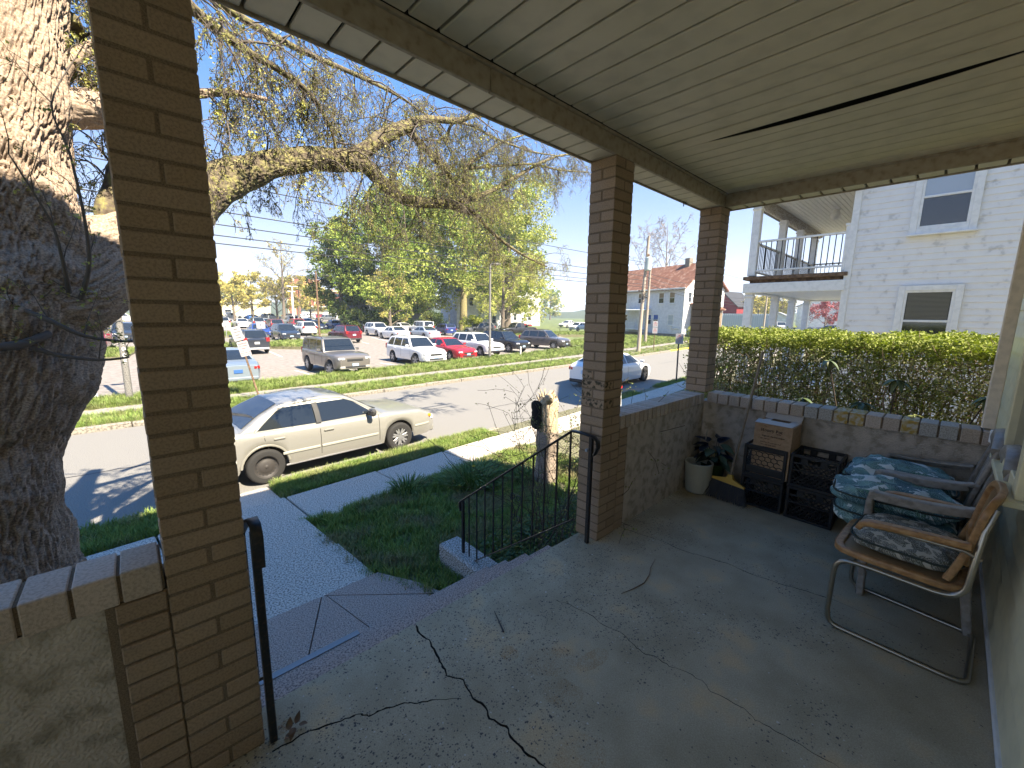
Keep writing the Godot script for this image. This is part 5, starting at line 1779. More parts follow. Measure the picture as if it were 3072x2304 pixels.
func parked_cars():
	car_mats()
	var W := lin(0.70, 0.70, 0.69)
	var SILV := lin(0.42, 0.43, 0.44)
	var GREY := lin(0.12, 0.12, 0.125)
	var BLACK := lin(0.012, 0.012, 0.014)
	var DBLUE := lin(0.012, 0.022, 0.055)
	var BLUE := lin(0.02, 0.045, 0.20)
	var RED := lin(0.33, 0.012, 0.018)
	var DRED := lin(0.13, 0.010, 0.018)
	# by the kerb, close to the house
	var cam := car("parked_car", "camry", lin(0.31, 0.30, 0.27), 2.78, -8.94, 3.6, "old beige-silver sedan with a steel rear wheel at the near kerb", {"met": 0.35, "group": "cars parked at the kerb", "spokes": 7, "rear_spokes": 0, "steer": 0.0, "mir": CM.plastic, "hand": paint(lin(0.26, 0.25, 0.22), 0.3)})
	camry_details(cam)
	var tes := car("parked_car", "fastback", lin(0.68, 0.69, 0.70), 16.4, -10.7, 3.6, "white fastback car parked at the near kerb behind the middle pillar", {"group": "cars parked at the kerb", "rim": CM.dark_rim, "spoke": CM.dark_rim, "bump": CM.plastic, "spokes": 5})
	# front row of the car park, noses to the street
	var N := -90.0
	car("parked_car", "sedan", lin(0.27, 0.32, 0.37), 3.05, -22.05, 92.0, "pale blue-silver sedan seen from behind beside the leaning sign", {"met": 0.4, "plate": CM.plate_blue})
	car("parked_car", "boxsuv", lin(0.17, 0.155, 0.14), 7.75, -21.85, N + 3.0, "grey-brown boxy wagon with roof rack facing the street", {"met": 0.3, "bump": paint(lin(0.36, 0.34, 0.31), 0.2), "spokes": 6, "steer": 0.3})
	car("parked_car", "suv", W, 13.15, -23.05, N + 2.0, "white crossover nearest the lamp pole, left of the red sedan", {"steer": 0.35, "spokes": 5})
	car("parked_car", "sedan", RED, 16.35, -24.2, N + 2.0, "bright red sedan with black grille in the front row", {"rim": CM.dark_rim})
	car("parked_car", "suv", W, 19.55, -25.0, N + 3.0, "white crossover behind the grey lamp pole, right of the red sedan", {"bump": CM.plastic})
	car("parked_car", "suv", BLACK, 23.2, -25.9, N + 3.0, "black crossover between the white crossover and the grey-brown one")
	car("parked_car", "suv", lin(0.095, 0.085, 0.083), 27.9, -25.6, N + 14.0, "grey-brown crossover at the right end of the front row", {"met": 0.3, "bump": CM.plastic, "spokes": 6})
	# second row
	car("parked_car", "suv", lin(0.022, 0.026, 0.036), 6.5, -35.6, 92.0, "dark navy crossover seen from behind over the blue-silver sedan", {"bump": paint(SILV), "plate": mat(lin(0.6, 0.6, 0.6), 0.5)})
	car("parked_car", "suv", DRED, 16.0, -42.0, 92.0, "dark red crossover seen from behind near the dark trees", {"met": 0.2, "bump": CM.plastic, "cat": "suv"})
	car("parked_car", "suv", W, 22.9, -49.2, N, "white luxury crossover facing the street beside the dark bushes")
	car("parked_car", "sedan", W, 22.0, -43.2, 90.0, "white sedan seen from behind in front of the white luxury crossover")
	car("parked_car", "sedan", lin(0.40, 0.44, 0.50), 25.3, -42.3, 92.0, "pale silver-blue sedan seen from behind beside the white sedan", {"met": 0.3})
	car("parked_car", "sedan", W, 28.9, -54.5, 90.0, "white sedan half hidden behind the row under the trees")
	car("parked_car", "jeep", W, 28.9, -49.0, 90.0, "white boxy off-roader with a spare wheel on its back door")
	car("parked_car", "hatch", lin(0.018, 0.03, 0.14), 31.6, -47.4, 84.0, "dark blue hatchback right of the white off-roader")
	car("parked_car", "suv", GREY, 37.2, -46.8, 176.0, "grey crossover parked side-on behind the lamp pole", {"met": 0.3})
	var pk := car("parked_car", "pickup", BLACK, 39.2, -41.0, 170.0, "black pickup loaded with red and blue bundles behind the shrub")
	for k in 9:
		var lb := MB.new()
		lb.cbox(Vector3(rf(-2.4, -1.0), 1.3 + rf(0, 0.35), rf(-0.6, 0.6)), Vector3(rf(0.3, 0.6), rf(0.25, 0.4), rf(0.3, 0.6)), 0.08, Basis(Vector3(rf(-1, 1), rf(-1, 1), rf(-1, 1)).normalized(), rf(0, 1)))
		part("bundle", lb, [mat(lin(0.3, 0.03, 0.03), 0.8), mat(lin(0.03, 0.06, 0.3), 0.8), CM.plastic, mat(lin(0.1, 0.08, 0.06), 0.9)][k % 4], pk)
	# third and fourth rows
	car("parked_car", "suv", lin(0.02, 0.028, 0.045), 11.7, -46.4, N, "dark blue crossover facing the camera behind the grass island")
	car("parked_car", "sedan", BLUE, 10.8, -53.2, N, "royal blue sedan facing the camera behind the dark blue crossover")
	car("parked_car", "suv", W, 15.9, -54.5, 90.0, "white crossover seen from behind right of the dark blue crossover", {"bump": paint(SILV)})
	car("parked_car", "suv", RED, 18.6, -66.5, N, "red off-roader facing the camera behind the white crossover")
	car("parked_car", "suv", DRED, 14.9, -64.5, 90.0, "dark red crossover seen from behind left of the red off-roader")
	car("parked_car", "suv", lin(0.17, 0.19, 0.22), 14.7, -74.0, 90.0, "slate grey crossover seen from behind the royal blue sedan", {"met": 0.3})
	car("parked_car", "sedan", W, 13.2, -76.7, 90.0, "white sedan seen from behind at the left of the far row")
	car("parked_car", "suv", SILV, 10.6, -76.3, 90.0, "silver crossover seen from behind at the left end of the far row", {"met": 0.3})
	car("parked_car", "jeep", lin(0.55, 0.56, 0.56), 21.2, -80.0, 90.0, "pale off-roader standing behind the red one")
	car("parked_car", "sedan", SILV, 24.0, -80.2, N, "silver sedan behind the dark lamp pole", {"met": 0.3})
	car("parked_car", "sedan", DBLUE, 21.3, -67.0, N, "dark navy sedan facing the camera right of the dark lamp pole")
	car("parked_car", "sedan", BLUE, 24.6, -68.2, N, "blue sedan in the shade of the dark trees")
	car("parked_car", "sedan", lin(0.30, 0.30, 0.28), 17.1, -79.0, N, "beige sedan half hidden behind the dark red crossover")
	# back row along the far drive, seen from the side
	car("parked_car", "pickup", W, 17.8, -116.0, 6.0, "white pickup at the left end of the back row", {"group": "cars in the back row"})
	car("parked_car", "sedan", lin(0.03, 0.14, 0.50), 22.2, -117.5, 184.0, "bright blue car in the back row under the yellow trees", {"group": "cars in the back row"})
	car("parked_car", "suv", SILV, 27.0, -119.0, 4.0, "silver crossover in the back row beside the bright blue car", {"group": "cars in the back row"})
	car("parked_car", "suv", BLACK, 33.2, -124.0, 4.0, "black crossover in the back row behind the lamp poles", {"group": "cars in the back row"})
	car("parked_car", "sedan", W, 36.8, -127.0, 4.0, "white sedan in the back row beside the black crossover", {"group": "cars in the back row"})
	car("parked_car", "suv", lin(0.10, 0.11, 0.12), 36.9, -108.5, 184.0, "dark grey crossover in the back row left of the dark trees", {"group": "cars in the back row"})
	car("parked_car", "suv", W, 42.0, -140.0, 184.0, "white crossover before the low white building", {"group": "cars in the back row"})
	car("parked_car", "hatch", RED, 45.6, -142.0, 184.0, "small red car before the low white building", {"group": "cars in the back row"})
	# at the left, beyond the big tree
	car("parked_car", "suv", lin(0.22, 0.012, 0.03), -1.95, -41.5, N - 6.0, "dark red crossover facing the street between tree trunk and left pillar")
	car("parked_car", "suv", lin(0.02, 0.026, 0.04), -0.2, -51.0, N, "dark blue crossover beside the left pillar behind the grey pole")
	car("parked_car", "suv", W, -0.4, -104.0, 4.0, "white crossover far off beside the left pillar", {"group": "cars in the back row"})
	# toward the right, beyond the trees and past the neighbour's porch
	car("parked_car", "sedan", W, 70.0, -57.5, 184.0, "white car parked far off at the edge of the green trees", {"group": "cars far down the street"})
	car("parked_car", "hatch", W, 59.0, -46.0, 184.0, "white car half hidden left of the middle pillar", {"group": "cars far down the street"})
	car("parked_car", "minivan", lin(0.45, 0.44, 0.41), 97.0, -24.6, 215.0, "silver minivan seen between the porch posts next door", {"group": "cars seen under the porch next door", "met": 0.2})
	car("parked_car", "suv", BLACK, 62.0, -12.2, 40.0, "black wagon seen under the porch next door above the hedge", {"group": "cars seen under the porch next door"})
	car("parked_car", "suv", GREY, 78.0, -13.0, 70.0, "dark grey wagon under the pink tree above the hedge", {"group": "cars seen under the porch next door"})

func camry_details(t: Node3D):
	var T: Dictionary = TYPES.camry
	# rub strips, sill strip, amber corner lamp, dark pillar, quarter pane, badge plate
	var F := car_fn(T)
	for s in [1.0, -1.0]:
		for seg in [[-1.0, -0.35], [-0.31, 0.86], [-2.1, -1.72], [1.78, 2.2]]:
			var b := MB.new()
			var pts := []
			for i in 7:
				var x := lerpf(seg[0], seg[1], i / 6.0)
				pts.append(Vector3(x, 0.50, s * (F.wid.call(x) * 0.998 + 0.006)))
			sweep(b, pts, Vector3.UP, 0.045, 0.016)
			part("rub_strip", b, paint(lin(0.40, 0.385, 0.34), 0.2), t)
		var sb := MB.new()
		sweep(sb, [Vector3(-0.95, 0.262, s * 0.845), Vector3(0.0, 0.262, s * 0.85), Vector3(0.95, 0.262, s * 0.845)], Vector3.UP, 0.03, 0.02)
		part("sill_strip", sb, CM.spoke, t)
		var q := MB.new()
		q.cbox(Vector3(2.20, 0.66, s * 0.765), Vector3(0.17, 0.075, 0.06), 0.015, Basis(Vector3.UP, -s * 0.42))
		part("side_marker", q, mat(lin(0.75, 0.22, 0.01), 0.25), t)
		var pb := MB.new()
		sweep(pb, [Vector3(-0.325, 0.95, s * 0.848), Vector3(-0.33, 1.15, s * 0.77), Vector3(-0.34, 1.315, s * 0.672)], Vector3.RIGHT, 0.10, 0.008)
		part("door_pillar", pb, CM.plastic, t)
		var eb := MB.new()
		var ap := []
		for i in 15:
			var a := lerpf(0.1, PI - 0.1, i / 14.0)
			ap.append(Vector3(-1.275 + cos(a) * 0.385, 0.32 + sin(a) * 0.385, s * 0.872))
		sweep(eb, ap, Vector3(0, 0, 1), 0.02, 0.035)
		part("wheel_arch_lip", eb, paint(lin(0.33, 0.315, 0.27), 0.35), t)
		var wl := MB.new()
		var wp := []
		for w in [[-1.40, 0.955], [-1.02, 1.26], [-0.84, 1.335], [-0.34, 1.372], [0.16, 1.352], [0.42, 1.25], [0.90, 0.955]]:
			var yb: float = F.belt.call(w[0])
			var tt: float = clampf((w[1] - yb) / (T.H - yb), 0, 1)
			wp.append(Vector3(w[0], w[1], s * (lerpf(F.wid.call(w[0]) * 0.935, T.rw, pow(tt, 1.15)) + 0.010)))
		sweep(wl, wp, Vector3.UP, 0.022, 0.010)
		part("window_trim", wl, paint(lin(0.40, 0.385, 0.34), 0.2), t)
	var mg := MB.new()
	mg.cbox(Vector3(0.70, 1.0, 0.97), Vector3(0.10, 0.14, 0.18), 0.03, Basis(Vector3(1, 1, 0).normalized(), 0.35))
	part("taped_mirror", mg, mat(lin(0.10, 0.10, 0.10), 0.3, 0.4), t, "broken door mirror wrapped in dark tape")
	var st := MB.new()
	st.cbox(Vector3(-1.48, 1.055, -0.05), Vector3(0.06, 0.004, 0.09), 0.001, Basis(Vector3(0, 0, 1), 0.58))
	part("window_sticker", st, M.white, t)
	for w in [[0.98, 0.55, 0.80, 0.1], [1.0, 0.0, 0.83, -0.5]]:
		var wi := MB.new()
		wi.tube([Vector3(w[0], 0.985, w[1]), Vector3(w[2], 1.06, w[3])], 0.012, 5)
		part("wiper", wi, CM.plastic, t)

# ---------- the house next door with its two-storey porch ----------
func lap_board(L: float, h: float) -> ArrayMesh:   # along local x, face toward +z
	var b := MB.new()
	b.extrude(PackedVector2Array([Vector2(0.0, 0.0), Vector2(0.018, 0.0), Vector2(0.018, 0.012), Vector2(0.004, h + 0.004), Vector2(0.0, h + 0.004)]), L, Transform3D(Basis(Vector3(0, 0, 1), Vector3.UP, Vector3(-1, 0, 0)), Vector3.ZERO))
	return b.done()

# a sash window in the plane of bas (x right, y up, z out); parts: frame, panes
func sash(parent: Node, at: Vector3, bas: Basis, w: float, h: float, trim: float, upper: Material, lower: Material, fm: Material, blind: Material = null, nm := "window"):
	var b := MB.new()
	for e in [[-w / 2 - trim / 2, h / 2, trim, h + trim * 2], [w / 2 + trim / 2, h / 2, trim, h + trim * 2], [0, -trim / 2, w, trim], [0, h + trim / 2, w, trim]]:
		b.cbox(Vector3(e[0], e[1], 0.02), Vector3(e[2], e[3], 0.05), 0.006)
	for e in [[-w / 2 + 0.022, h / 2, 0.044, h], [w / 2 - 0.022, h / 2, 0.044, h], [0, 0.025, w - 0.09, 0.05], [0, h - 0.02, w - 0.09, 0.04], [0, h / 2, w - 0.09, 0.045]]:
		b.cbox(Vector3(e[0], e[1], 0.012), Vector3(e[2], e[3], 0.036), 0.004)
	var o := part(nm, b, fm, parent)
	o.transform = Transform3D(bas, at)
	part("pane", MB_box(Vector3(0, h * 0.75, 0.010), Vector3(w - 0.09, h * 0.5 - 0.05, 0.004)), upper, o)
	part("pane", MB_box(Vector3(0, h * 0.25, 0.006), Vector3(w - 0.09, h * 0.5 - 0.05, 0.004)), lower, o)
	if blind:
		var bb := MB.new()
		for k in 22: bb.box(Vector3(0, h * 0.515 + (k + 0.5) * h * 0.0205, 0.0145), Vector3(w - 0.12, h * 0.013, 0.004), Basis(Vector3.RIGHT, 0.35))
		var bl := part("blind", bb, blind, o)
		bl.set_meta("kind", "stuff")
	var sb := MB.new()
	sb.cbox(Vector3(0, -trim - 0.015, 0.045), Vector3(w + trim * 2 + 0.06, 0.04, 0.10), 0.006)
	part("sill", sb, fm, o)
	return o

func neighbour():
	var h := thing("house", "white clapboard house next door with a two-storey front porch", "house")
	var X := 12.5
	var core := MB.new()
	core.box(Vector3(X + 3.45, 3.0, 4.1), Vector3(6.86, 8.2, 11.9))
	part("wall", core, M.vinyl, h)
	var bd := lap_board(12.0, 0.128)
	var bas := Basis(Vector3.UP, -PI / 2)          # faces toward -x
	for k in 60:
		var o := part("clapboard", bd, M.vinyl, h)
		o.transform = Transform3D(bas, Vector3(X + 0.02, -0.9 + 0.128 * k, 4.12))
	var cb := MB.new()
	cb.cbox(Vector3(X - 0.005, 2.95, -1.905), Vector3(0.05, 7.9, 0.13), 0.006)
	part("corner_board", cb, M.white, h)
	part("front_wall_face", MB_box(Vector3(X + 3.4, 3.0, -1.875), Vector3(6.78, 8.0, 0.03)), M.vinyl, h)
	sash(h, Vector3(X - 0.012, 3.58, -0.475), bas, 0.76, 1.26, 0.11, M.pale_glass, M.glass, M.white, null)
	sash(h, Vector3(X - 0.012, 1.02, -0.485), bas, 0.76, 1.28, 0.11, M.blind_back, M.glass, M.white, M.blind)
	sash(h, Vector3(X - 0.012, 3.58, 3.4), bas, 0.76, 1.26, 0.11, M.glass, M.glass, M.white, null)
	var rm := MB.new()
	rm.extrude(PackedVector2Array([Vector2(-0.4, 7.0), Vector2(3.45, 10.2), Vector2(7.3, 7.0), Vector2(7.3, 7.15), Vector2(3.45, 10.4), Vector2(-0.4, 7.15)]), 12.4, Transform3D(Basis.IDENTITY, Vector3(X, 0, 4.1)))
	part("roof", rm, M.dark, h)
	# the porch, upstairs and downstairs
	var px := [X, 14.85, 16.80, 18.85]
	for i in 4:
		for lv in [[-1.0, 2.36], [2.80, 4.62]]:
			var pb := MB.new()
			var cx: float = px[i] + 0.10
			pb.cbox(Vector3(cx, (lv[0] + lv[1]) / 2, -3.98), Vector3(0.19, lv[1] - lv[0], 0.19), 0.01)
			pb.cbox(Vector3(cx, lv[1] - 0.10, -3.98), Vector3(0.23, 0.06, 0.23), 0.008)
			part("porch_post", pb, M.white, h)
	var hp := MB.new()
	hp.cbox(Vector3(X + 0.06, 3.32, -1.98), Vector3(0.13, 1.04, 0.13), 0.008)
	hp.cbox(Vector3(X + 0.06, 3.85, -1.98), Vector3(0.17, 0.05, 0.17), 0.008)
	part("half_post", hp, M.white, h)
	var dk := MB.new()
	dk.cbox(Vector3(X + 3.4, 2.735, -3.02), Vector3(6.95, 0.09, 2.24), 0.008)
	part("deck_edge", dk, M.timber, h)
	part("deck_gap_slab", MB_box(Vector3(X + 3.4, 2.65, -3.0), Vector3(6.7, 0.09, 2.0)), M.timber, h)  # timber-coloured slab added to fill the dark gap under the deck
	for e in [[Vector3(X + 0.03, 2.475, -3.02), Vector3(0.20, 0.25, 2.2)], [Vector3(X + 3.45, 2.475, -4.03), Vector3(6.7, 0.25, 0.20)], [Vector3(X + 6.85, 2.475, -2.95), Vector3(0.20, 0.25, 1.96)]]:
		var bb := MB.new()
		bb.cbox(e[0], e[1], 0.008)
		part("porch_beam", bb, M.white, h)
	part("lower_ceiling", MB_box(Vector3(X + 3.42, 2.41, -2.93), Vector3(6.64, 0.03, 1.98)), M.white, h)
	for k in 20:
		var cbx := MB.new()
		cbx.cbox(Vector3(X + 3.42, 4.79, -1.97 - 0.107 * k), Vector3(6.9, 0.02, 0.10), 0.004)
		part("ceiling_board", cbx, M.white, h)
	part("porch_roof", MB_box(Vector3(X + 3.4, 4.98, -3.1), Vector3(7.6, 0.30, 2.7)), M.dark, h)
	var nz := FastNoiseLite.new()
	nz.seed = 9; nz.frequency = 3.0
	var rb := MB.new()
	var rows := []
	for j in 60:
		var x := X + 0.1 + 6.7 * j / 59.0
		var d := 0.05 * nz.get_noise_1d(x * 4.0) + 0.04 * nz.get_noise_1d(x * 17.0)
		rows.append([Vector3(x, 4.78, -3.82), Vector3(x, 4.66 + d, -3.84 + d), Vector3(x, 4.62 + d * 0.6, -3.98), Vector3(x, 4.66 + d, -4.12 - d), Vector3(x, 4.78, -4.14)])
	rows.reverse()
	rb.grid(rows)
	part("bare_beam", rb, M.flaky, h, "weathered beam with peeling paint and bare wood under the upper porch roof")
	var eb := MB.new()
	eb.cbox(Vector3(X + 0.03, 4.70, -3.05), Vector3(0.16, 0.14, 1.9), 0.01)
	part("porch_beam", eb, M.white, h)
	var gb := MB.new()
	gb.lathe([Vector2(0.001, -0.13), Vector2(0.07, -0.115), Vector2(0.115, -0.06), Vector2(0.125, 0.0), Vector2(0.10, 0.07), Vector2(0.06, 0.10), Vector2(0.09, 0.12), Vector2(0.09, 0.16), Vector2(0.001, 0.16)], 20, Vector3(15.2, 4.63, -2.78))
	part("ceiling_globe", gb, M.white, h)
	# railings: side and front
	for rl in [[Vector3(X + 0.05, 0, -3.88), Vector3(X + 0.05, 0, -2.04), 15], [Vector3(X + 0.2, 0, -4.0), Vector3(14.85, 0, -4.0), 17], [Vector3(15.05, 0, -4.0), Vector3(16.8, 0, -4.0), 14], [Vector3(17.0, 0, -4.0), Vector3(18.85, 0, -4.0), 15], [Vector3(18.95, 0, -3.88), Vector3(18.95, 0, -2.0), 15]]:
		var d: Vector3 = rl[1] - rl[0]
		var tb := MB.new()
		var by := Basis(Vector3.UP, atan2(-d.z, d.x))
		tb.cbox((rl[0] + rl[1]) / 2 + Vector3(0, 3.68, 0), Vector3(d.length(), 0.05, 0.07), 0.006, by)
		part("rail", tb, M.white, h)
		var tb2 := MB.new()
		tb2.cbox((rl[0] + rl[1]) / 2 + Vector3(0, 2.93, 0), Vector3(d.length(), 0.045, 0.05), 0.006, by)
		part("rail", tb2, M.white, h)
		for k in rl[2]:
			var p: Vector3 = rl[0] + d * ((k + 0.5) / rl[2])
			var kb := MB.new()
			kb.box(p + Vector3(0, 3.305, 0), Vector3(0.018, 0.70, 0.018))
			part("baluster", kb, M.black_metal, h)
	# white lattice skirt under the lower porch
	var lb := MB.new()
	for k in 30:
		for s in [-1.0, 1.0]:
			var z0 := -3.95 + k * 0.075
			sweep(lb, [Vector3(X + 0.02, -0.9, z0), Vector3(X + 0.02, -0.1, z0 + s * 0.5)], Vector3(0, 0, 1), 0.03, 0.006)
	var lt := part("lattice_skirt", lb, M.white, h)
	lt.set_meta("kind", "stuff")
	part("porch_floor_edge", MB_box(Vector3(X + 3.4, -0.02, -3.0), Vector3(6.9, 0.12, 2.16)), M.white, h)

# ---------- poles, signs, wires ----------
func sign_panel(t: Node3D, ctr: Vector3, bas: Basis, w: float, h: float, lines: Array, ink: Material, nm := "panel"):
	var b := MB.new()
	var pl := PackedVector2Array()
	for c in [[1, 1, 0.0], [-1, 1, PI / 2], [-1, -1, PI], [1, -1, 1.5 * PI]]:
		for k in 4:
			var a: float = c[2] + k / 3.0 * PI / 2
			pl.append(Vector2(c[0] * (w / 2 - 0.03) + cos(a) * 0.03, c[1] * (h / 2 - 0.03) + sin(a) * 0.03))
	b.extrude(pl, 0.004, Transform3D(bas, ctr))
	part(nm, b, M.sign_face, t)
	for l in lines:
		text_on(t, l[0], l[1], ctr + bas * Vector3(0, l[2], 0.0035), bas, ink, false, true)

func street_things():
	var yaw_cam := Basis(Vector3.UP, -0.75)
	M.sign_face = mat(lin(0.36, 0.35, 0.36), 0.5)
	M.sign_red = mat(lin(0.42, 0.03, 0.03), 0.6)
	M.sign_ink = mat(lin(0.06, 0.06, 0.06), 0.6)
	# grey lamp pole in front of the car park
	for lp in [[17.8, -21.3, 6.3, "grey square lamp pole standing before the white crossover", 0.085, M.pole_grey, 1], [-0.17, -18.1, 5.9, "stained grey lamp pole with white painted letters beside the left pillar", 0.095, M.pole_grey, 2], [19.2, -70.4, 6.4, "pale double-headed lamp pole behind the dark red crossover", 0.09, M.white, 2], [26.5, -98.0, 6.6, "pale double-headed lamp pole farther off in the car park", 0.09, M.white, 2]]:
		var y := gy(lp[0], lp[1]) + 0.1
		var t := thing("lamp_pole", lp[3], "lamp pole", Vector3(lp[0], y, lp[1]))
		var b := MB.new()
		b.lathe([Vector2(lp[4] * 1.1, -0.4), Vector2(lp[4], 0.2), Vector2(lp[4] * 0.75, lp[2]), Vector2(0.001, lp[2] + 0.01)], 12)
		part("pole", b, lp[5], t)
		for s in ([-1.0, 1.0] if lp[6] == 2 else [1.0]):
			var hb := MB.new()
			hb.cbox(Vector3(s * 0.48, lp[2] - 0.02, 0), Vector3(0.62, 0.13, 0.34), 0.03)
			hb.tube([Vector3(0, lp[2] - 0.06, 0), Vector3(s * 0.22, lp[2] - 0.03, 0)], 0.03, 6)
			part("lamp_head", hb, lp[5], t)
		if lp[6] == 2 and lp[0] < 0:
			for k in 4: text_on(t, ["1", "0", "0", "F"][k], 0.17, Vector3(0.02, 1.9 - k * 0.2, 0.099), Basis(Vector3.UP, 0.0), M.white, false, true, "painted_letter")
		if lp[0] > 17 and lp[0] < 18:
			for yy in [2.9, 3.0]:
				var bb := MB.new()
				bb.lathe([Vector2(0.0865, yy), Vector2(0.09, yy + 0.005), Vector2(0.09, yy + 0.03), Vector2(0.0865, yy + 0.035)], 12)
				part("band", bb, M.metal, t)
	var dp := thing("lamp_pole", "dark slender pole with a short side arm on the grass island", "lamp pole", Vector3(14.8, gy(14.8, -45.7) + 0.1, -45.7))
	var db := MB.new()
	db.lathe([Vector2(0.12, -0.3), Vector2(0.11, 0.3), Vector2(0.075, 6.9), Vector2(0.001, 6.91)], 10)
	part("pole", db, M.timber, dp)
	var ab := MB.new()
	ab.tube([Vector3(0, 6.6, 0), Vector3(0.5, 6.62, 0), Vector3(0.95, 6.58, 0)], 0.035, 6)
	ab.cbox(Vector3(1.1, 6.56, 0), Vector3(0.4, 0.1, 0.16), 0.03)
	part("arm", ab, M.dark, dp)
	# utility poles
	for up in [[30.9, -17.75, 9.3, "weathered utility pole with a grey transformer near the corner", true], [40.6, -22.6, 8.6, "second utility pole standing just behind the transformer pole", false], [79.0, -22.3, 9.0, "utility pole far down the street", false], [-36.0, -13.9, 9.3, "utility pole beyond the left edge of the view", false]]:
		var y := gy(up[0], up[1]) + 0.1
		var t := thing("utility_pole", up[3], "utility pole", Vector3(up[0], y, up[1]))
		var lean := 0.5 if up[4] else 0.1
		var b := MB.new()
		b.tube([Vector3(0, -0.3, 0), Vector3(lean * 0.1, 2.5, 0), Vector3(lean * 0.5, 6, 0), Vector3(lean, up[2], 0)], [0.17, 0.15, 0.125, 0.10], 12)
		part("pole", b, M.pole, t)
		if up[4]:
			var tb := MB.new()
			tb.lathe([Vector2(0.001, 6.55), Vector2(0.24, 6.56), Vector2(0.27, 6.62), Vector2(0.27, 7.45), Vector2(0.28, 7.46), Vector2(0.28, 7.52), Vector2(0.2, 7.6), Vector2(0.001, 7.62)], 20, Vector3(0.1, 0, 0.32))
			part("transformer", tb, mat(lin(0.44, 0.50, 0.48), 0.4), t)
			for k in 3:
				var ib := MB.new()
				ib.lathe([Vector2(0.03, 7.6), Vector2(0.045, 7.66), Vector2(0.03, 7.7), Vector2(0.045, 7.76), Vector2(0.02, 7.82), Vector2(0.001, 7.82)], 8, Vector3(0.0 + 0.12 * (k - 1), 0, 0.35))
				part("insulator", ib, M.timber, t)
			var cb := MB.new()
			for k in 14:
				var a := Vector3(lean * 0.42 + rf(-0.12, 0.12), 4.6 + rf(-0.5, 0.4), 0.16 + rf(-0.05, 0.05))
				cb.tube([a, a + Vector3(rf(-0.35, 0.35), rf(-0.3, 0.1), 0.05), a + Vector3(rf(-0.6, 0.6), rf(-0.25, 0.25), 0)], 0.018, 5)
			cb.cbox(Vector3(-0.35, 4.95, 0.1), Vector3(0.7, 0.10, 0.14), 0.03)
			cb.cbox(Vector3(-0.12, 4.4, 0.18), Vector3(0.14, 0.3, 0.14), 0.02)
			var cj := part("cable_joints", cb, M.dark, t)
			cj.set_meta("kind", "stuff")
	# wires along the street and across it
	var wires := [[Vector3(-36, 5.2, -13.9), Vector3(31.2, 4.95, -17.6), 0.35, "topmost of the wires running left from the transformer pole"], [Vector3(-36, 4.85, -13.9), Vector3(31.2, 4.6, -17.6), 0.4, "second wire from the top running left along the street"], [Vector3(-36, 4.6, -13.9), Vector3(31.2, 4.3, -17.6), 0.45, "third wire from the top running left along the street"], [Vector3(-36, 4.3, -13.9), Vector3(31.2, 4.1, -17.6), 0.45, "lowest wire running left along the street"], [Vector3(-36, 5.9, -13.9), Vector3(31.2, 6.0, -17.6), 0.4, "thin upper wire crossing the tree crown along the street"],
		[Vector3(31.3, 7.5, -17.75), Vector3(79, 7.6, -22.3), 0.6, "highest wire right of the far pillar"], [Vector3(31.2, 4.9, -17.6), Vector3(79, 5.3, -22.3), 0.8, "upper middle wire between far pillar and house next door"], [Vector3(31.2, 4.6, -17.6), Vector3(79, 4.9, -22.3), 0.9, "middle wire between far pillar and house next door"], [Vector3(31.2, 4.3, -17.6), Vector3(79, 4.5, -22.3), 0.9, "lowest wire between far pillar and house next door"], [Vector3(31.2, 5.2, -17.6), Vector3(79, 6.2, -22.3), 0.7, "second highest wire right of the far pillar"], [Vector3(31.2, 4.5, -17.6), Vector3(52.8, 5.0, -25.0), 0.3, "service wire running to the corner of the grey house"], [Vector3(31.2, 4.6, -17.6), Vector3(40.8, 6.6, -22.6), 0.2, "short upper wire between the two utility poles"], [Vector3(31.2, 4.4, -17.6), Vector3(40.8, 5.8, -22.6), 0.2, "short lower wire between the two utility poles"]]
	for w in wires:
		var pts := []
		for i in 17:
			var t := i / 16.0
			pts.append(w[0].lerp(w[1], t) - Vector3(0, 4.0 * w[2] * t * (1 - t), 0))
		var b := MB.new()
		b.tube(pts, 0.016, 4, false)
		var o := part("overhead_wire", b, M.dark, self)
		tag(o, w[3], "wire", "overhead wires at the transformer pole")
	# signs
	var sl := thing("street_sign", "leaning sign pole with two grey parking panels above the sedan roof", "sign", Vector3(3.08, gy(3.08, -16) + 0.13, -16.0))
	var lean := Basis(Vector3(0, 0, 1), 0.20) * Basis(Vector3.UP, 0.10)
	var pb := MB.new()
	pb.cbox(lean * Vector3(0, 1.1, 0), Vector3(0.055, 2.6, 0.03), 0.004, lean)
	part("post", pb, M.timber, sl)
	sign_panel(sl, lean * Vector3(-0.03, 2.24, 0.022), lean * Basis(Vector3(0, 0, 1), 0.06), 0.30, 0.46, [["NO", 0.075, 0.14], ["PARKING", 0.05, 0.05], ["ANY", 0.07, -0.05], ["TIME", 0.07, -0.14]], M.sign_ink)
	sign_panel(sl, lean * Vector3(0.03, 1.72, 0.022), lean * Basis(Vector3(0, 0, 1), 0.02), 0.32, 0.50, [["PARKING", 0.06, 0.17], ["BY PERMIT", 0.05, 0.09], ["ONLY", 0.06, 0.01], ["8 AM - 6 PM", 0.042, -0.07], ["MON THRU FRI", 0.042, -0.14], ["EXCEPT HOLIDAYS", 0.034, -0.20]], M.sign_red)
	var sr := thing("street_sign", "white sign with red letters on a dark leaning post left of the far pillar", "sign", Vector3(17.9, gy(17.9, -8.3) + 0.12, -8.3))
	var rb := MB.new()
	var rl := Basis(Vector3(1, 0, 1).normalized(), -0.05)
	rb.cbox(rl * Vector3(0, 1.1, 0), Vector3(0.06, 2.3, 0.05), 0.005, rl)
	part("post", rb, M.dark, sr)
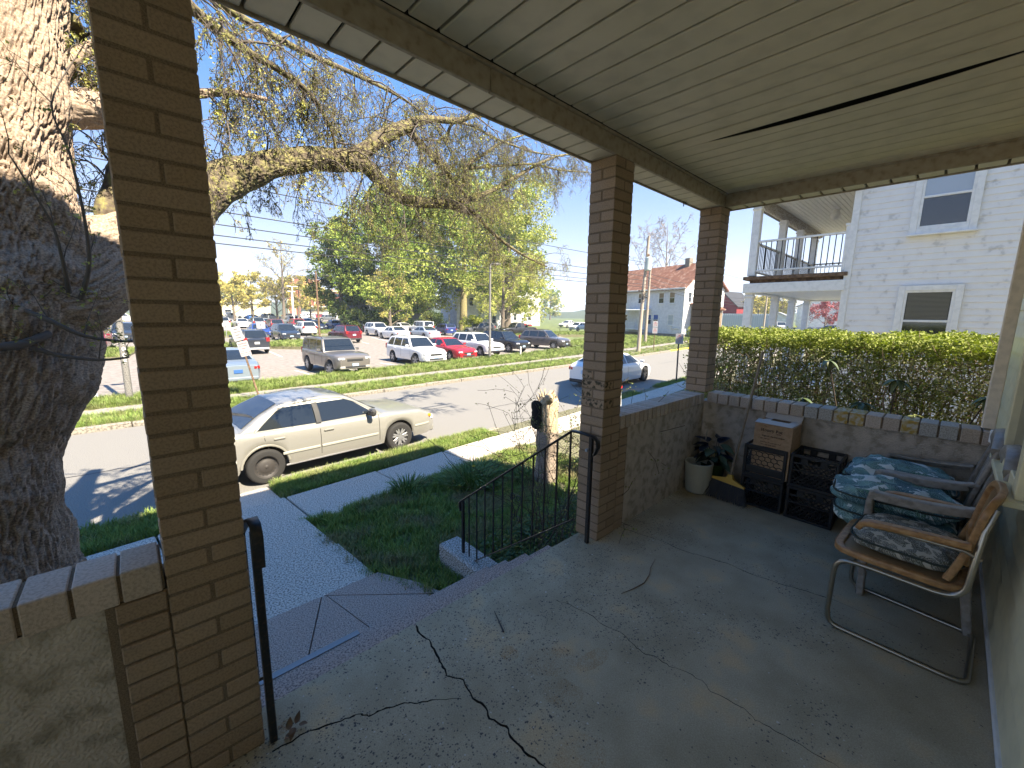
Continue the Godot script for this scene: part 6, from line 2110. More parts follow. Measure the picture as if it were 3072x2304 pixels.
	sign_panel(sr, rl * Vector3(0, 2.0, 0.0) + yaw_cam * Vector3(0, 0, 0.06) * 1.0, rl * Basis(Vector3.UP, -1.15), 0.32, 0.46, [["NO", 0.06, 0.15], ["PARKING", 0.05, 0.08], ["7 AM - 6 PM", 0.04, 0.0], ["SCHOOL", 0.045, -0.07], ["DAYS", 0.045, -0.14]], M.sign_red)
	var s2 := thing("street_sign", "two white panels on a thin rusty post before the grey house", "sign", Vector3(33.7, gy(33.7, -17.9) + 0.13, -17.9))
	var s2b := MB.new()
	s2b.cbox(Vector3(0, 1.15, 0), Vector3(0.05, 2.5, 0.05), 0.004)
	part("post", s2b, M.timber, s2)
	for k in 2:
		sign_panel(s2, Vector3(-0.035, 2.25 - k * 0.56, 0.03), Basis(Vector3.UP, -1.0), 0.42, 0.52, [["NO", 0.10, 0.12], ["PARKING", 0.07, 0.0], ["ANY TIME", 0.06, -0.12]], M.sign_red)
	for ls in [[6.1, -42.0, 1.5, "small blank white sign on a thin post left of the navy crossover"], [9.0, -43.5, 1.5, "pair of white sign panels standing before the royal blue sedan"]]:
		var t := thing("lot_sign", ls[3], "sign", Vector3(ls[0], gy(ls[0], ls[1]) + 0.1, ls[1]))
		var b := MB.new()
		b.cbox(Vector3(0, 0.75, 0), Vector3(0.04, 1.5, 0.04), 0.004)
		part("post", b, M.metal, t)
		for s in [-1.0, 1.0]:
			var b2 := MB.new()
			b2.cbox(Vector3(s * 0.19, ls[2] + 0.05, 0.02), Vector3(0.32, 0.62, 0.02), 0.006)
			part("panel", b2, M.sign_face, t)
	var mk := thing("driveway_marker", "white stake with a red reflector by the near driveway", "marker", Vector3(10.4, -1.15, -6.45))
	var mb := MB.new()
	mb.tube([Vector3(0.06, 0, 0), Vector3(-0.02, 0.78, 0)], 0.014, 6)
	part("stake", mb, M.white, mk)
	var rfl := MB.new()
	rfl.tube([Vector3(-0.02, 0.80, 0.0), Vector3(-0.032, 0.80, 0.015)], 0.045, 14)
	part("reflector", rfl, mat(lin(0.5, 0.02, 0.02), 0.3), mk)
	var gs := thing("white_stake", "short white post in the grass bank before the black crossover", "stake", Vector3(21.0, gy(21, -22) + 0.1, -21.6))
	part("stake", MB_box(Vector3(0, 0.3, 0), Vector3(0.09, 0.75, 0.06)), M.white, gs)

# ---------- buildings farther off ----------
func simple_house(nm: String, label: String, at: Vector3, turn: float, w: float, d: float, he: float, hr: float, wall: Material, roof: Material, wins: Array, cat := "house", along := true) -> Node3D:
	var t := thing(nm, label, cat, at, turn)
	var b := MB.new()
	b.box(Vector3(0, he / 2 - 0.3, 0), Vector3(w, he + 0.6, d))
	var e := 0.35
	if along:    # ridge along x, gables on the sides
		b.extrude(PackedVector2Array([Vector2(-d / 2, he), Vector2(d / 2, he), Vector2(0, hr)]), w - 0.02, Transform3D(Basis(Vector3(0, 0, -1), Vector3.UP, Vector3(1, 0, 0)), Vector3.ZERO))
	else:
		b.extrude(PackedVector2Array([Vector2(-w / 2, he), Vector2(w / 2, he), Vector2(0, hr)]), d - 0.02, Transform3D.IDENTITY)
	part("wall", b, wall, t)
	var r := MB.new()
	var s: float = d if along else w
	var sl := (hr - he) / (s / 2)
	var pl := PackedVector2Array([Vector2(-s / 2 - e, he - e * sl + 0.02), Vector2(0, hr + 0.02), Vector2(s / 2 + e, he - e * sl + 0.02), Vector2(s / 2 + e, he - e * sl + 0.2), Vector2(0, hr + 0.22), Vector2(-s / 2 - e, he - e * sl + 0.2)])
	if along: r.extrude(pl, w + 2 * e, Transform3D(Basis(Vector3(0, 0, -1), Vector3.UP, Vector3(1, 0, 0)), Vector3.ZERO))
	else: r.extrude(pl, d + 2 * e, Transform3D.IDENTITY)
	part("roof", r, roof, t)
	for q in wins:     # [face, u, v, w, h]
		var bs: Basis = [Basis.IDENTITY, Basis(Vector3.UP, -PI / 2), Basis(Vector3.UP, PI / 2)][q[0]]
		var p: Vector3 = [Vector3(q[1], q[2], d / 2), Vector3(-w / 2, q[2], q[1]), Vector3(w / 2, q[2], -q[1])][q[0]]
		sash(t, p, bs, q[3], q[4], 0.12, M.glass, M.glass, M.white)
	return t

func far_buildings():
	var brown := tmat(noise_tex(90, 0.02, [lin(0.12, 0.05, 0.03), lin(0.20, 0.085, 0.052), lin(0.34, 0.24, 0.19)], [0.2, 0.7, 0.8], 512, 6), 0.12, 0.95)
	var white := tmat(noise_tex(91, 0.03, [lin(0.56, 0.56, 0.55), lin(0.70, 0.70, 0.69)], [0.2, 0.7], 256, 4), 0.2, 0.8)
	# the grey house with the brown roof: local x runs along its long wall, z toward the viewer
	var turn := atan2(0.2409, -0.9706) + PI * 0.5
	turn = -PI / 2 - 0.2433 + PI - PI
	var g := thing("house", "grey clapboard house with patched brown roof across the street", "house", Vector3(52.65, -1.03, -24.2))
	g.basis = Basis(Vector3(-0.2409, 0, 0.9706), Vector3.UP, Vector3(-0.9706, 0, -0.2409))     # x from far end to the near corner, z out of the wall
	var grey := tmat(noise_tex(92, 0.03, [lin(0.52, 0.53, 0.56), lin(0.62, 0.63, 0.66)], [0.2, 0.7], 256, 4), 0.3, 0.8)  # bluish tone of the shaded long wall put into the colour
	var Lh := 15.0
	part("wall", MB_box(Vector3(-Lh / 2, 3.6, -4.0), Vector3(Lh, 6.0, 8.0)), grey, g)
	var gab := MB.new()
	gab.extrude(PackedVector2Array([Vector2(-4.0, 6.55), Vector2(4.0, 6.55), Vector2(0.0, 9.75)]), Lh, Transform3D(Basis(Vector3(0, 0, -1), Vector3.UP, Vector3(1, 0, 0)), Vector3(-Lh / 2, 0, -4.0)))
	part("gable", gab, grey, g)
	var fd := MB.new()
	fd.box(Vector3(-Lh / 2, 0.25, -4.0), Vector3(Lh - 0.1, 1.3, 7.9))
	part("foundation", fd, M.kerb, g)
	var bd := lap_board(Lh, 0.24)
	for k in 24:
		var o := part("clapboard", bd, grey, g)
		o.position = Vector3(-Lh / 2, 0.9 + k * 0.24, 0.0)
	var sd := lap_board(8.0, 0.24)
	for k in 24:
		var o := part("clapboard", sd, white, g)  # whiter than the long wall: its sunlit look put into the colour
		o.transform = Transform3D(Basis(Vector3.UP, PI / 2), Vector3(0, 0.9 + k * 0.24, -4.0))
	var rf2 := MB.new()
	rf2.extrude(PackedVector2Array([Vector2(-4.45, 6.28), Vector2(0, 9.82), Vector2(4.45, 6.28), Vector2(4.45, 6.5), Vector2(0, 10.05), Vector2(-4.45, 6.5)]), Lh + 0.7, Transform3D(Basis(Vector3(0, 0, -1), Vector3.UP, Vector3(1, 0, 0)), Vector3(-Lh / 2, 0, -4.0)))
	part("roof", rf2, brown, g)
	var cm := MB.new()
	cm.cbox(Vector3(-2.8, 10.0, -3.8), Vector3(0.75, 1.5, 0.75), 0.03)
	part("chimney", cm, M.kerb, g)
	var eb := MB.new()
	eb.cbox(Vector3(-Lh / 2, 6.45, 0.42), Vector3(Lh + 0.7, 0.2, 0.12), 0.02)
	part("gutter", eb, white, g)
	for cx in [-0.06]:
		var cb := MB.new()
		cb.cbox(Vector3(cx, 3.6, 0.02), Vector3(0.14, 5.8, 0.06), 0.01)
		part("corner_board", cb, white, g)
	var bl := mat(lin(0.03, 0.09, 0.32), 0.2)
	var tan_ := mat(lin(0.22, 0.16, 0.10), 0.3)
	for w in [[-3.7, 4.62, 0.85, 1.4, tan_, M.glass], [-1.92, 4.62, 0.85, 1.4, tan_, M.glass], [-7.4, 4.68, 0.9, 1.38, tan_, M.glass], [-10.4, 5.1, 0.6, 0.95, M.glass, M.glass], [-5.66, 1.75, 0.85, 1.35, bl, M.glass], [-4.44, 1.76, 0.85, 1.35, bl, M.glass], [-1.92, 1.77, 0.85, 1.3, M.pale_glass, M.pale_glass], [-10.2, 2.2, 0.7, 0.9, M.glass, M.glass], [-12.8, 4.7, 0.85, 1.35, M.glass, M.glass]]:
		sash(g, Vector3(w[0], w[1], 0.02), Basis.IDENTITY, w[2], w[3], 0.10, w[4], w[5], white)
	sash(g, Vector3(0.02, 4.7, -0.95), Basis(Vector3.UP, PI / 2), 0.6, 1.3, 0.12, M.glass, M.glass, white)
	sash(g, Vector3(0.02, 4.7, -4.5), Basis(Vector3.UP, PI / 2), 0.8, 1.35, 0.12, M.glass, M.glass, white)
	var dr := MB.new()
	dr.cbox(Vector3(-7.4, 2.1, 0.03), Vector3(0.9, 2.0, 0.05), 0.01)
	part("door", dr, white, g)
	var hd := MB.new()
	hd.cbox(Vector3(-7.5, 3.8, 0.85), Vector3(4.2, 0.16, 1.9), 0.03, Basis(Vector3.RIGHT, 0.10))
	part("porch_hood", hd, white, g)
	for px in [-9.2, -5.9]:
		var b := MB.new()
		b.cbox(Vector3(px, 2.0, 1.65), Vector3(0.12, 3.4, 0.12), 0.01)
		part("porch_post", b, white, g)
	var st := MB.new()
	st.box(Vector3(-7.9, 1.05, 0.9), Vector3(2.9, 0.14, 1.8))
	part("porch_floor", st, white, g)
	for k in 18:
		var b := MB.new()
		b.box(Vector3(-9.2 + k * 0.14, 1.62, 1.68), Vector3(0.05, 0.9, 0.04))
		part("baluster", b, grey, g)
	for k in 6:
		var b := MB.new()
		b.cbox(Vector3(-6.3 + k * 0.35, 0.95 - k * 0.18, 1.0), Vector3(0.36, 0.06, 1.1), 0.01)
		part("step", b, white, g)
	for k in 5:
		var b := MB.new()
		b.cbox(Vector3(-1.7 + k * 0.28, 1.35, 0.09), Vector3(0.2, 0.24, 0.14), 0.03)
		part("meter", b, white, g)
	var pr := MB.new()
	pr.box(Vector3(0.9, 2.2, -3.4), Vector3(1.7, 4.0, 4.0))
	part("side_porch", pr, tan_, g)
	var rr := MB.new()
	rr.cbox(Vector3(1.0, 4.2, -3.4), Vector3(2.2, 0.2, 4.6), 0.03, Basis(Vector3(0, 0, 1), -0.35))
	part("side_porch_roof", rr, brown, g)
	# others
	var cream := tmat(noise_tex(93, 0.03, [lin(0.60, 0.52, 0.32), lin(0.68, 0.60, 0.40)], [0.2, 0.7], 256, 3), 0.2, 0.8)
	simple_house("house", "pale house half hidden behind the thick mossy trunk", Vector3(51.5, -0.9, -66.5), -0.25, 11.0, 9.0, 7.0, 10.2, white, M.dark, [[0, -2.6, 1.0, 0.9, 1.5], [0, 2.2, 1.0, 0.9, 1.5], [0, -2.6, 4.3, 0.9, 1.5], [0, 2.2, 4.3, 0.9, 1.5], [1, 0.5, 1.2, 0.9, 1.5], [1, 0.5, 4.3, 0.9, 1.5]])
	simple_house("house", "tall white gabled house behind the light green trees", Vector3(70.0, -0.6, -74.5), -0.3, 9.0, 10.0, 8.4, 12.6, white, M.dark, [[0, -2.2, 1.2, 0.9, 1.6], [0, 1.6, 1.2, 0.9, 1.6], [0, -2.2, 4.6, 0.9, 1.6], [0, 1.6, 4.6, 0.9, 1.6], [1, -1.0, 4.4, 0.9, 1.6]], "house", false)
	simple_house("house", "low blue-grey house in the shade behind the parked white cars", Vector3(33.0, -0.9, -68.5), -0.1, 12.0, 7.0, 5.6, 8.4, tmat(noise_tex(94, 0.03, [lin(0.22, 0.24, 0.27), lin(0.30, 0.32, 0.35)], [0.2, 0.7], 256, 3), 0.2, 0.8), M.dark, [[0, -3.4, 0.8, 1.1, 0.8], [0, 0.2, 0.8, 1.1, 0.8], [0, 3.2, 3.2, 0.9, 1.3]])
	var redb := tmat(noise_tex(95, 0.06, [lin(0.27, 0.085, 0.05), lin(0.38, 0.13, 0.08)], [0.2, 0.8], 256, 3), 0.1, 0.9)
	var bk := thing("brick_building", "red brick block with pale bands beyond the yellow trees", "building", Vector3(72.0, -0.2, -205.0), -0.25)
	part("wall", MB_box(Vector3(0, 6.0, 0), Vector3(34, 13.0, 16)), redb, bk)
	part("tower", MB_box(Vector3(-11.0, 8.0, 1.0), Vector3(14, 17.0, 15.4)), redb, bk)
	for k in 6:
		part("pale_strip", MB_box(Vector3(-17.6 + k * 2.65, 8.0, 8.82), Vector3(0.45, 16.9, 0.3)), cream, bk)
	for k in 3:
		part("pale_band", MB_box(Vector3(0.0, 3.5 + k * 4.2, 8.1), Vector3(33.9, 0.7, 0.4)), cream, bk)
		for j in 5: part("window", MB_box(Vector3(-2.0 + j * 4.2, 1.6 + k * 4.2, 8.05), Vector3(1.8, 1.6, 0.2)), M.glass, bk)
	part("roof_house", MB_box(Vector3(-10.0, 17.4, 0), Vector3(9, 2.0, 8)), M.dark, bk)
	var lo := thing("low_building", "low white flat-roofed building before the brick block", "building", Vector3(55.0, -0.2, -162.0), -0.25)
	part("wall", MB_box(Vector3(0, 1.9, 0), Vector3(16, 4.2, 9)), white, lo)
	part("roof", MB_box(Vector3(0, 4.1, 0.3), Vector3(17.4, 0.5, 11)), white, lo)
	part("garage_door", MB_box(Vector3(-3.0, 1.5, 4.52), Vector3(3.4, 2.9, 0.1)), mat(lin(0.42, 0.34, 0.26), 0.8), lo)
	part("door", MB_box(Vector3(2.6, 1.3, 4.52), Vector3(1.1, 2.3, 0.1)), M.glass, lo)
	simple_house("building", "long pale yellow building behind the back row of cars", Vector3(18.0, -0.3, -150.0), 0.0, 30.0, 10.0, 4.4, 5.6, cream, white, [[0, -8.0, 1.2, 1.6, 1.4], [0, -2.0, 1.2, 1.6, 1.4], [0, 4.0, 1.2, 1.6, 1.4]], "building")
	var ct := thing("shipping_container", "pale grey shipping container beyond the street corner", "container", Vector3(97.2, gy(97, -31), -31.0), PI / 2 + 0.1)
	var cbm := MB.new()
	cbm.box(Vector3(0, 1.65, 0), Vector3(10.6, 3.3, 2.5))
	part("box", cbm, mat(lin(0.40, 0.43, 0.48), 0.6), ct)
	for k in 26:
		var rb := MB.new()
		rb.cbox(Vector3(-5.1 + k * 0.405, 1.65, -1.27), Vector3(0.2, 3.1, 0.06), 0.02)
		part("rib", rb, mat(lin(0.44, 0.47, 0.52), 0.6) if k == 0 else M.rib, ct)
		if k == 0: M.rib = mat(lin(0.44, 0.47, 0.52), 0.6)
	simple_house("house", "dark red barn-like house behind the grey container", Vector3(108.0, gy(108, -38), -38.0), PI / 2 - 0.15, 7.0, 8.0, 5.0, 8.2, mat(lin(0.22, 0.025, 0.03), 0.8), M.dark, [[1, 0.0, 2.2, 1.0, 1.4], [0, 0.0, 2.2, 1.0, 1.4]], "house", false)
	simple_house("house", "large white gabled building behind the pink blossom tree", Vector3(122.0, gy(122, -22), -21.0), 0.1, 14.0, 11.0, 5.0, 7.6, white, M.metal, [[1, 2.0, 1.8, 1.0, 1.2]])
	simple_house("garage", "small white garage behind the silver minivan", Vector3(108.0, gy(108, -28), -27.6), 0.15, 7.0, 4.4, 2.5, 3.5, white, M.metal, [], "garage")
	simple_house("house", "yellow house glimpsed between red house and porch posts", Vector3(128.0, gy(128, -38), -36.0), 0.2, 9.0, 12.0, 5.2, 8.0, mat(lin(0.62, 0.46, 0.16), 0.8), M.dark, [[1, 0.0, 2.0, 1.0, 1.4]])
	# wooded hills on the skyline
	var hb := MB.new()
	var hr := []
	var nz := FastNoiseLite.new()
	nz.seed = 31; nz.frequency = 0.006
	for j in 5:
		var row := []
		for i in 49:
			var a := lerpf(-0.2, 1.9, i / 48.0)
			var r := 420.0 + j * 70.0
			var x := cos(a) * r
			var z := -sin(a) * r
			row.append(Vector3(x, -1.0 + sin(PI * j / 4.0) * (13.0 + 10.0 * nz.get_noise_2d(x, z)), z))
		hr.append(row)
	hb.grid(hr)
	struct("hills", hb, tmat(noise_tex(96, 0.08, [lin(0.03, 0.045, 0.02), lin(0.08, 0.10, 0.04)], [0.2, 0.8], 256, 4), 0.02, 1.0), "low wooded hills on the skyline")

# ---------- the old street tree by the pavement ----------
# each limb: x, y, z, radius at its joints
const LIMBS := {
	"limb_main": [[-0.25, 1.81, -4.50, 0.328], [-0.10, 2.01, -4.65, 0.308], [0.03, 2.10, -4.75, 0.290], [0.18, 2.23, -4.85, 0.272], [0.36, 2.43, -5.00, 0.249], [0.56, 2.66, -5.10, 0.221], [0.75, 2.85, -5.20, 0.195], [0.97, 3.04, -5.35, 0.171], [1.26, 3.23, -5.50, 0.152], [1.54, 3.39, -5.65, 0.141], [1.86, 3.55, -5.80, 0.137], [2.15, 3.65, -5.95, 0.141], [2.46, 3.74, -6.05, 0.138], [2.81, 3.78, -6.20, 0.112], [3.14, 3.68, -6.40, 0.094], [3.47, 3.62, -6.60, 0.094], [3.79, 3.61, -6.80, 0.093], [4.31, 3.70, -7.00, 0.093], [4.86, 3.79, -7.10, 0.091], [5.45, 3.81, -7.30, 0.077], [5.75, 3.82, -7.40, 0.050]],
	"limb_upper": [[2.46, 3.75, -6.05, 0.111], [2.78, 3.99, -6.10, 0.105], [3.04, 4.22, -6.20, 0.104], [3.28, 4.40, -6.25, 0.107], [3.54, 4.56, -6.30, 0.100], [3.75, 4.71, -6.35, 0.070], [4.10, 4.87, -6.40, 0.056], [4.64, 5.04, -6.50, 0.047], [5.09, 5.27, -6.50, 0.037], [5.58, 5.43, -6.60, 0.026]],
	"branch_a": [[3.60, 4.50, -6.30, 0.058], [3.90, 4.39, -6.40, 0.055], [4.22, 4.29, -6.50, 0.055], [4.56, 4.20, -6.70, 0.052], [4.92, 4.11, -6.90, 0.038], [5.23, 3.98, -7.00, 0.027]],
	"branch_b": [[5.21, 3.92, -7.20, 0.061], [6.08, 4.31, -7.30, 0.047], [7.06, 4.88, -7.50, 0.043], [7.95, 5.41, -7.60, 0.033], [8.94, 5.88, -7.70, 0.022], [9.77, 6.07, -7.80, 0.014]],
	"branch_c": [[5.15, 4.15, -7.00, 0.040], [5.23, 4.54, -7.00, 0.033], [5.65, 4.85, -7.10, 0.027], [6.37, 5.36, -7.20, 0.022], [7.07, 5.72, -7.30, 0.015]],
	"branch_d": [[5.39, 4.57, -7.10, 0.030], [6.37, 4.90, -7.30, 0.029], [7.61, 5.28, -7.50, 0.024], [8.83, 5.48, -7.70, 0.022], [10.31, 5.81, -7.90, 0.015]],
	"branch_e": [[5.75, 3.82, -7.40, 0.050], [6.36, 3.50, -7.50, 0.038], [7.31, 3.18, -7.60, 0.029], [8.52, 2.98, -7.80, 0.018]],
	"branch_f": [[4.56, 4.76, -6.70, 0.030], [4.64, 5.03, -6.60, 0.027], [5.17, 5.16, -6.70, 0.022], [6.01, 5.21, -6.90, 0.021], [7.30, 5.40, -7.20, 0.019], [8.71, 5.73, -7.50, 0.013]],
	"leader": [[-0.59, 2.15, -4.50, 0.471], [-0.53, 2.58, -4.50, 0.367], [-0.45, 2.95, -4.50, 0.299], [-0.39, 3.23, -4.50, 0.260], [-0.34, 3.51, -4.55, 0.234], [-0.28, 3.80, -4.60, 0.226], [-0.20, 4.17, -4.70, 0.196], [-0.09, 4.66, -4.90, 0.145], [0.08, 5.25, -5.10, 0.102]],
	"side_limb": [[-0.41, 2.97, -4.50, 0.168], [-0.29, 3.02, -4.50, 0.144], [-0.16, 3.07, -4.55, 0.131], [0.02, 3.16, -4.65, 0.127], [0.23, 3.34, -4.80, 0.095], [0.46, 3.52, -5.00, 0.066], [0.74, 3.70, -5.20, 0.038], [1.03, 3.84, -5.30, 0.027], [1.38, 3.96, -5.50, 0.018]],
	"stub": [[-0.20, 3.15, -4.55, 0.047], [-0.16, 3.32, -4.60, 0.053], [-0.10, 3.45, -4.65, 0.049], [-0.01, 3.57, -4.70, 0.042], [0.07, 3.69, -4.75, 0.026], [0.19, 3.90, -4.80, 0.016]],
	"dark_limb": [[-0.24, 3.64, -4.60, 0.069], [-0.14, 3.74, -4.70, 0.062], [-0.07, 3.78, -4.80, 0.057], [-0.04, 3.73, -4.90, 0.039], [-0.02, 3.64, -5.00, 0.021]],
	"over_limb": [[-0.12, 4.31, -4.80, 0.084], [0.24, 4.38, -4.90, 0.072], [0.55, 4.40, -5.00, 0.060], [0.78, 4.33, -5.10, 0.049], [1.00, 4.29, -5.20, 0.042], [1.24, 4.26, -5.30, 0.038], [1.49, 4.26, -5.40, 0.034], [1.86, 4.23, -5.60, 0.030], [2.15, 4.04, -5.80, 0.021], [2.27, 3.78, -5.90, 0.013]],
	"over_limb2": [[0.37, 4.68, -5.20, 0.057], [0.75, 4.75, -5.40, 0.047], [1.23, 4.79, -5.70, 0.040], [1.92, 4.87, -6.00, 0.033], [2.86, 5.06, -6.40, 0.029], [3.66, 5.16, -6.70, 0.022], [4.48, 5.16, -7.00, 0.015]],
	"mossy_fork": [[0.05, 2.09, -4.80, 0.097], [-0.02, 2.30, -4.85, 0.080], [-0.03, 2.49, -4.90, 0.069], [0.02, 2.67, -5.00, 0.050], [0.08, 2.92, -5.10, 0.034], [0.26, 3.19, -5.30, 0.021]],
	"low_shoot1": [[-0.26, 1.76, -4.20, 0.014], [-0.26, 1.95, -4.10, 0.010], [-0.27, 2.15, -4.00, 0.007], [-0.32, 2.32, -3.90, 0.005], [-0.38, 2.49, -3.80, 0.003]],
	"low_shoot2": [[-0.21, 1.72, -4.20, 0.016], [-0.14, 1.96, -4.10, 0.011], [-0.13, 2.27, -4.00, 0.009], [-0.15, 2.60, -3.95, 0.006], [-0.19, 2.84, -3.90, 0.004], [-0.04, 3.17, -3.90, 0.003]],
	"low_shoot3": [[-0.49, 1.66, -4.10, 0.015], [-0.35, 1.58, -4.00, 0.013], [-0.21, 1.48, -4.00, 0.011], [-0.03, 1.44, -4.00, 0.009], [0.06, 1.44, -4.00, 0.005]],
	"low_shoot4": [[-0.46, 1.41, -4.10, 0.015], [-0.35, 1.36, -4.05, 0.011], [-0.16, 1.32, -4.00, 0.009], [-0.01, 1.33, -4.00, 0.006]],
	"low_shoot5": [[-0.38, 1.49, -4.15, 0.025], [-0.50, 1.43, -4.00, 0.025], [-0.61, 1.43, -3.90, 0.024]],
	"trunk": [[-0.93, -0.26, -4.40, 0.499], [-0.92, -0.12, -4.40, 0.457], [-0.92, 0.13, -4.40, 0.444], [-0.90, 0.49, -4.40, 0.449], [-0.85, 0.83, -4.40, 0.467], [-0.76, 1.15, -4.40, 0.502], [-0.68, 1.48, -4.45, 0.530], [-0.64, 1.82, -4.50, 0.521], [-0.59, 2.15, -4.50, 0.449]],
}

func smooth_path(a: Array, step: float) -> Array:    # Catmull-Rom through the joints; returns [points, radii]
	var pts := []
	var rad := []
	var n := a.size()
	for i in n - 1:
		var p := []
		for k in [i - 1, i, i + 1, i + 2]:
			var w: Array = a[clampi(k, 0, n - 1)]
			p.append(Vector3(w[0], w[1], w[2]))
		var seg: float = (p[2] - p[1]).length()
		var m := maxi(2, int(seg / step))
		for s in m:
			var t := float(s) / m
			pts.append((p[1] as Vector3).cubic_interpolate(p[2], p[0], p[3], t))
			rad.append(lerpf(a[i][3], a[i + 1][3], t))
	var e: Array = a[n - 1]
	pts.append(Vector3(e[0], e[1], e[2])); rad.append(e[3])
	return [pts, rad]

func bark_tube(a: Array, sides: int, step: float, depth: float, seed_: int, fu: float, fl: float) -> MB:
	var sp := smooth_path(a, step)
	var pts: Array = sp[0]
	var rad: Array = sp[1]
	var nz := FastNoiseLite.new()
	nz.seed = seed_; nz.frequency = 1.0; nz.fractal_octaves = 3
	var big := FastNoiseLite.new()
	big.seed = seed_ + 5; big.frequency = 1.0; big.fractal_octaves = 2
	var b := MB.new()
	var rows := []
	var x := Vector3.RIGHT
	var s := 0.0
	for i in pts.size():
		var d: Vector3 = (pts[mini(i + 1, pts.size() - 1)] - pts[maxi(0, i - 1)]).normalized()
		x = (x - d * x.dot(d)).normalized() if absf(x.dot(d)) < 0.99 else d.cross(Vector3.UP).normalized()
		var y := d.cross(x)
		if i > 0: s += (pts[i] - pts[i - 1]).length()
		var row := []
		for k in sides:
			var an := TAU * k / sides
			var c: Vector2 = Vector2(cos(an), sin(an)) * float(rad[i])
			var w := absf(nz.get_noise_3d(c.x * fu, c.y * fu, s * fl))
			var w2 := absf(nz.get_noise_3d(c.x * fu * 1.5 + 31.0, c.y * fu * 1.5, s * fl * 3.4))
			var rdg := minf(1.0, pow(w * 4.2, 0.7)) * 0.78 + minf(1.0, w2 * 4.5) * 0.22
			var dd: float = (rdg - 0.75) * depth + big.get_noise_3d(c.x * 2.2, c.y * 2.2, s * 1.6) * float(rad[i]) * 0.16
			row.append(pts[i] + (x * cos(an) + y * sin(an)) * (rad[i] + dd))
		rows.append(row)
	b.grid(rows, true)
	return b

func grow(b: MB, start: Vector3, dir: Vector3, L: float, r: float, level: int, tips: Array, droop: float, rmin: float):
	var n := 5 if level < 2 else 4
	var pts := [start]
	var rad := [r]
	var d := dir.normalized()
	for i in n:
		d = (d + Vector3(rf(-1, 1), rf(-1, 1), rf(-1, 1)) * 0.33 + Vector3.DOWN * droop * (0.3 + 0.35 * i / n)).normalized()
		pts.append(pts[i] + d * L / n)
		rad.append(maxf(rmin, r * (1.0 - 0.8 * (i + 1.0) / n)))
	b.tube(pts, rad, 4 if level < 2 else 3, false)
	for i in range(1, n + 1): tips.append([pts[i], d])
	if level >= 3: return
	var kids: int = [6, 4, 3][level]
	for k in kids:
		var t := rf(0.15, 1.0) * n
		var i := mini(n - 1, int(t))
		var p: Vector3 = pts[i].lerp(pts[i + 1], t - i)
		var side := Vector3(rf(-1, 1), rf(-0.8, 0.8), rf(-1, 1)).normalized()
		var dn: Vector3 = (pts[i + 1] - pts[i]).normalized()
		grow(b, p, dn * 0.55 + side * 0.85, L * rf(0.4, 0.62), maxf(rmin, rad[i] * 0.55), level + 1, tips, droop * 1.15, rmin)

func leaf_clump(n: int, size: float, seed_: int, spread: float) -> ArrayMesh:
	var r := RandomNumberGenerator.new()
	r.seed = seed_
	var b := MB.new()
	for i in n:
		var c := Vector3(r.randf_range(-1, 1), r.randf_range(-1, 1), r.randf_range(-1, 1)) * spread
		var bs := Basis.from_euler(Vector3(r.randf() * TAU, r.randf() * TAU, r.randf() * TAU))
		var s := size * r.randf_range(0.6, 1.2)
		var i0 := b.p(c + bs * Vector3(0, 0, -s)); b.p(c + bs * Vector3(s * 0.55, s * 0.12, 0)); b.p(c + bs * Vector3(0, 0, s)); b.p(c + bs * Vector3(-s * 0.55, s * 0.12, 0))
		b.q(i0, i0 + 1, i0 + 2, i0 + 3)
	return b.done()

func foliage_mat(back: Color) -> StandardMaterial3D:
	var m := mat(Color(1, 1, 1), 0.6, 0.0, 0.3)
	m.vertex_color_use_as_albedo = true
	m.backlight_enabled = true; m.backlight = back
	m.cull_mode = BaseMaterial3D.CULL_DISABLED
	return m

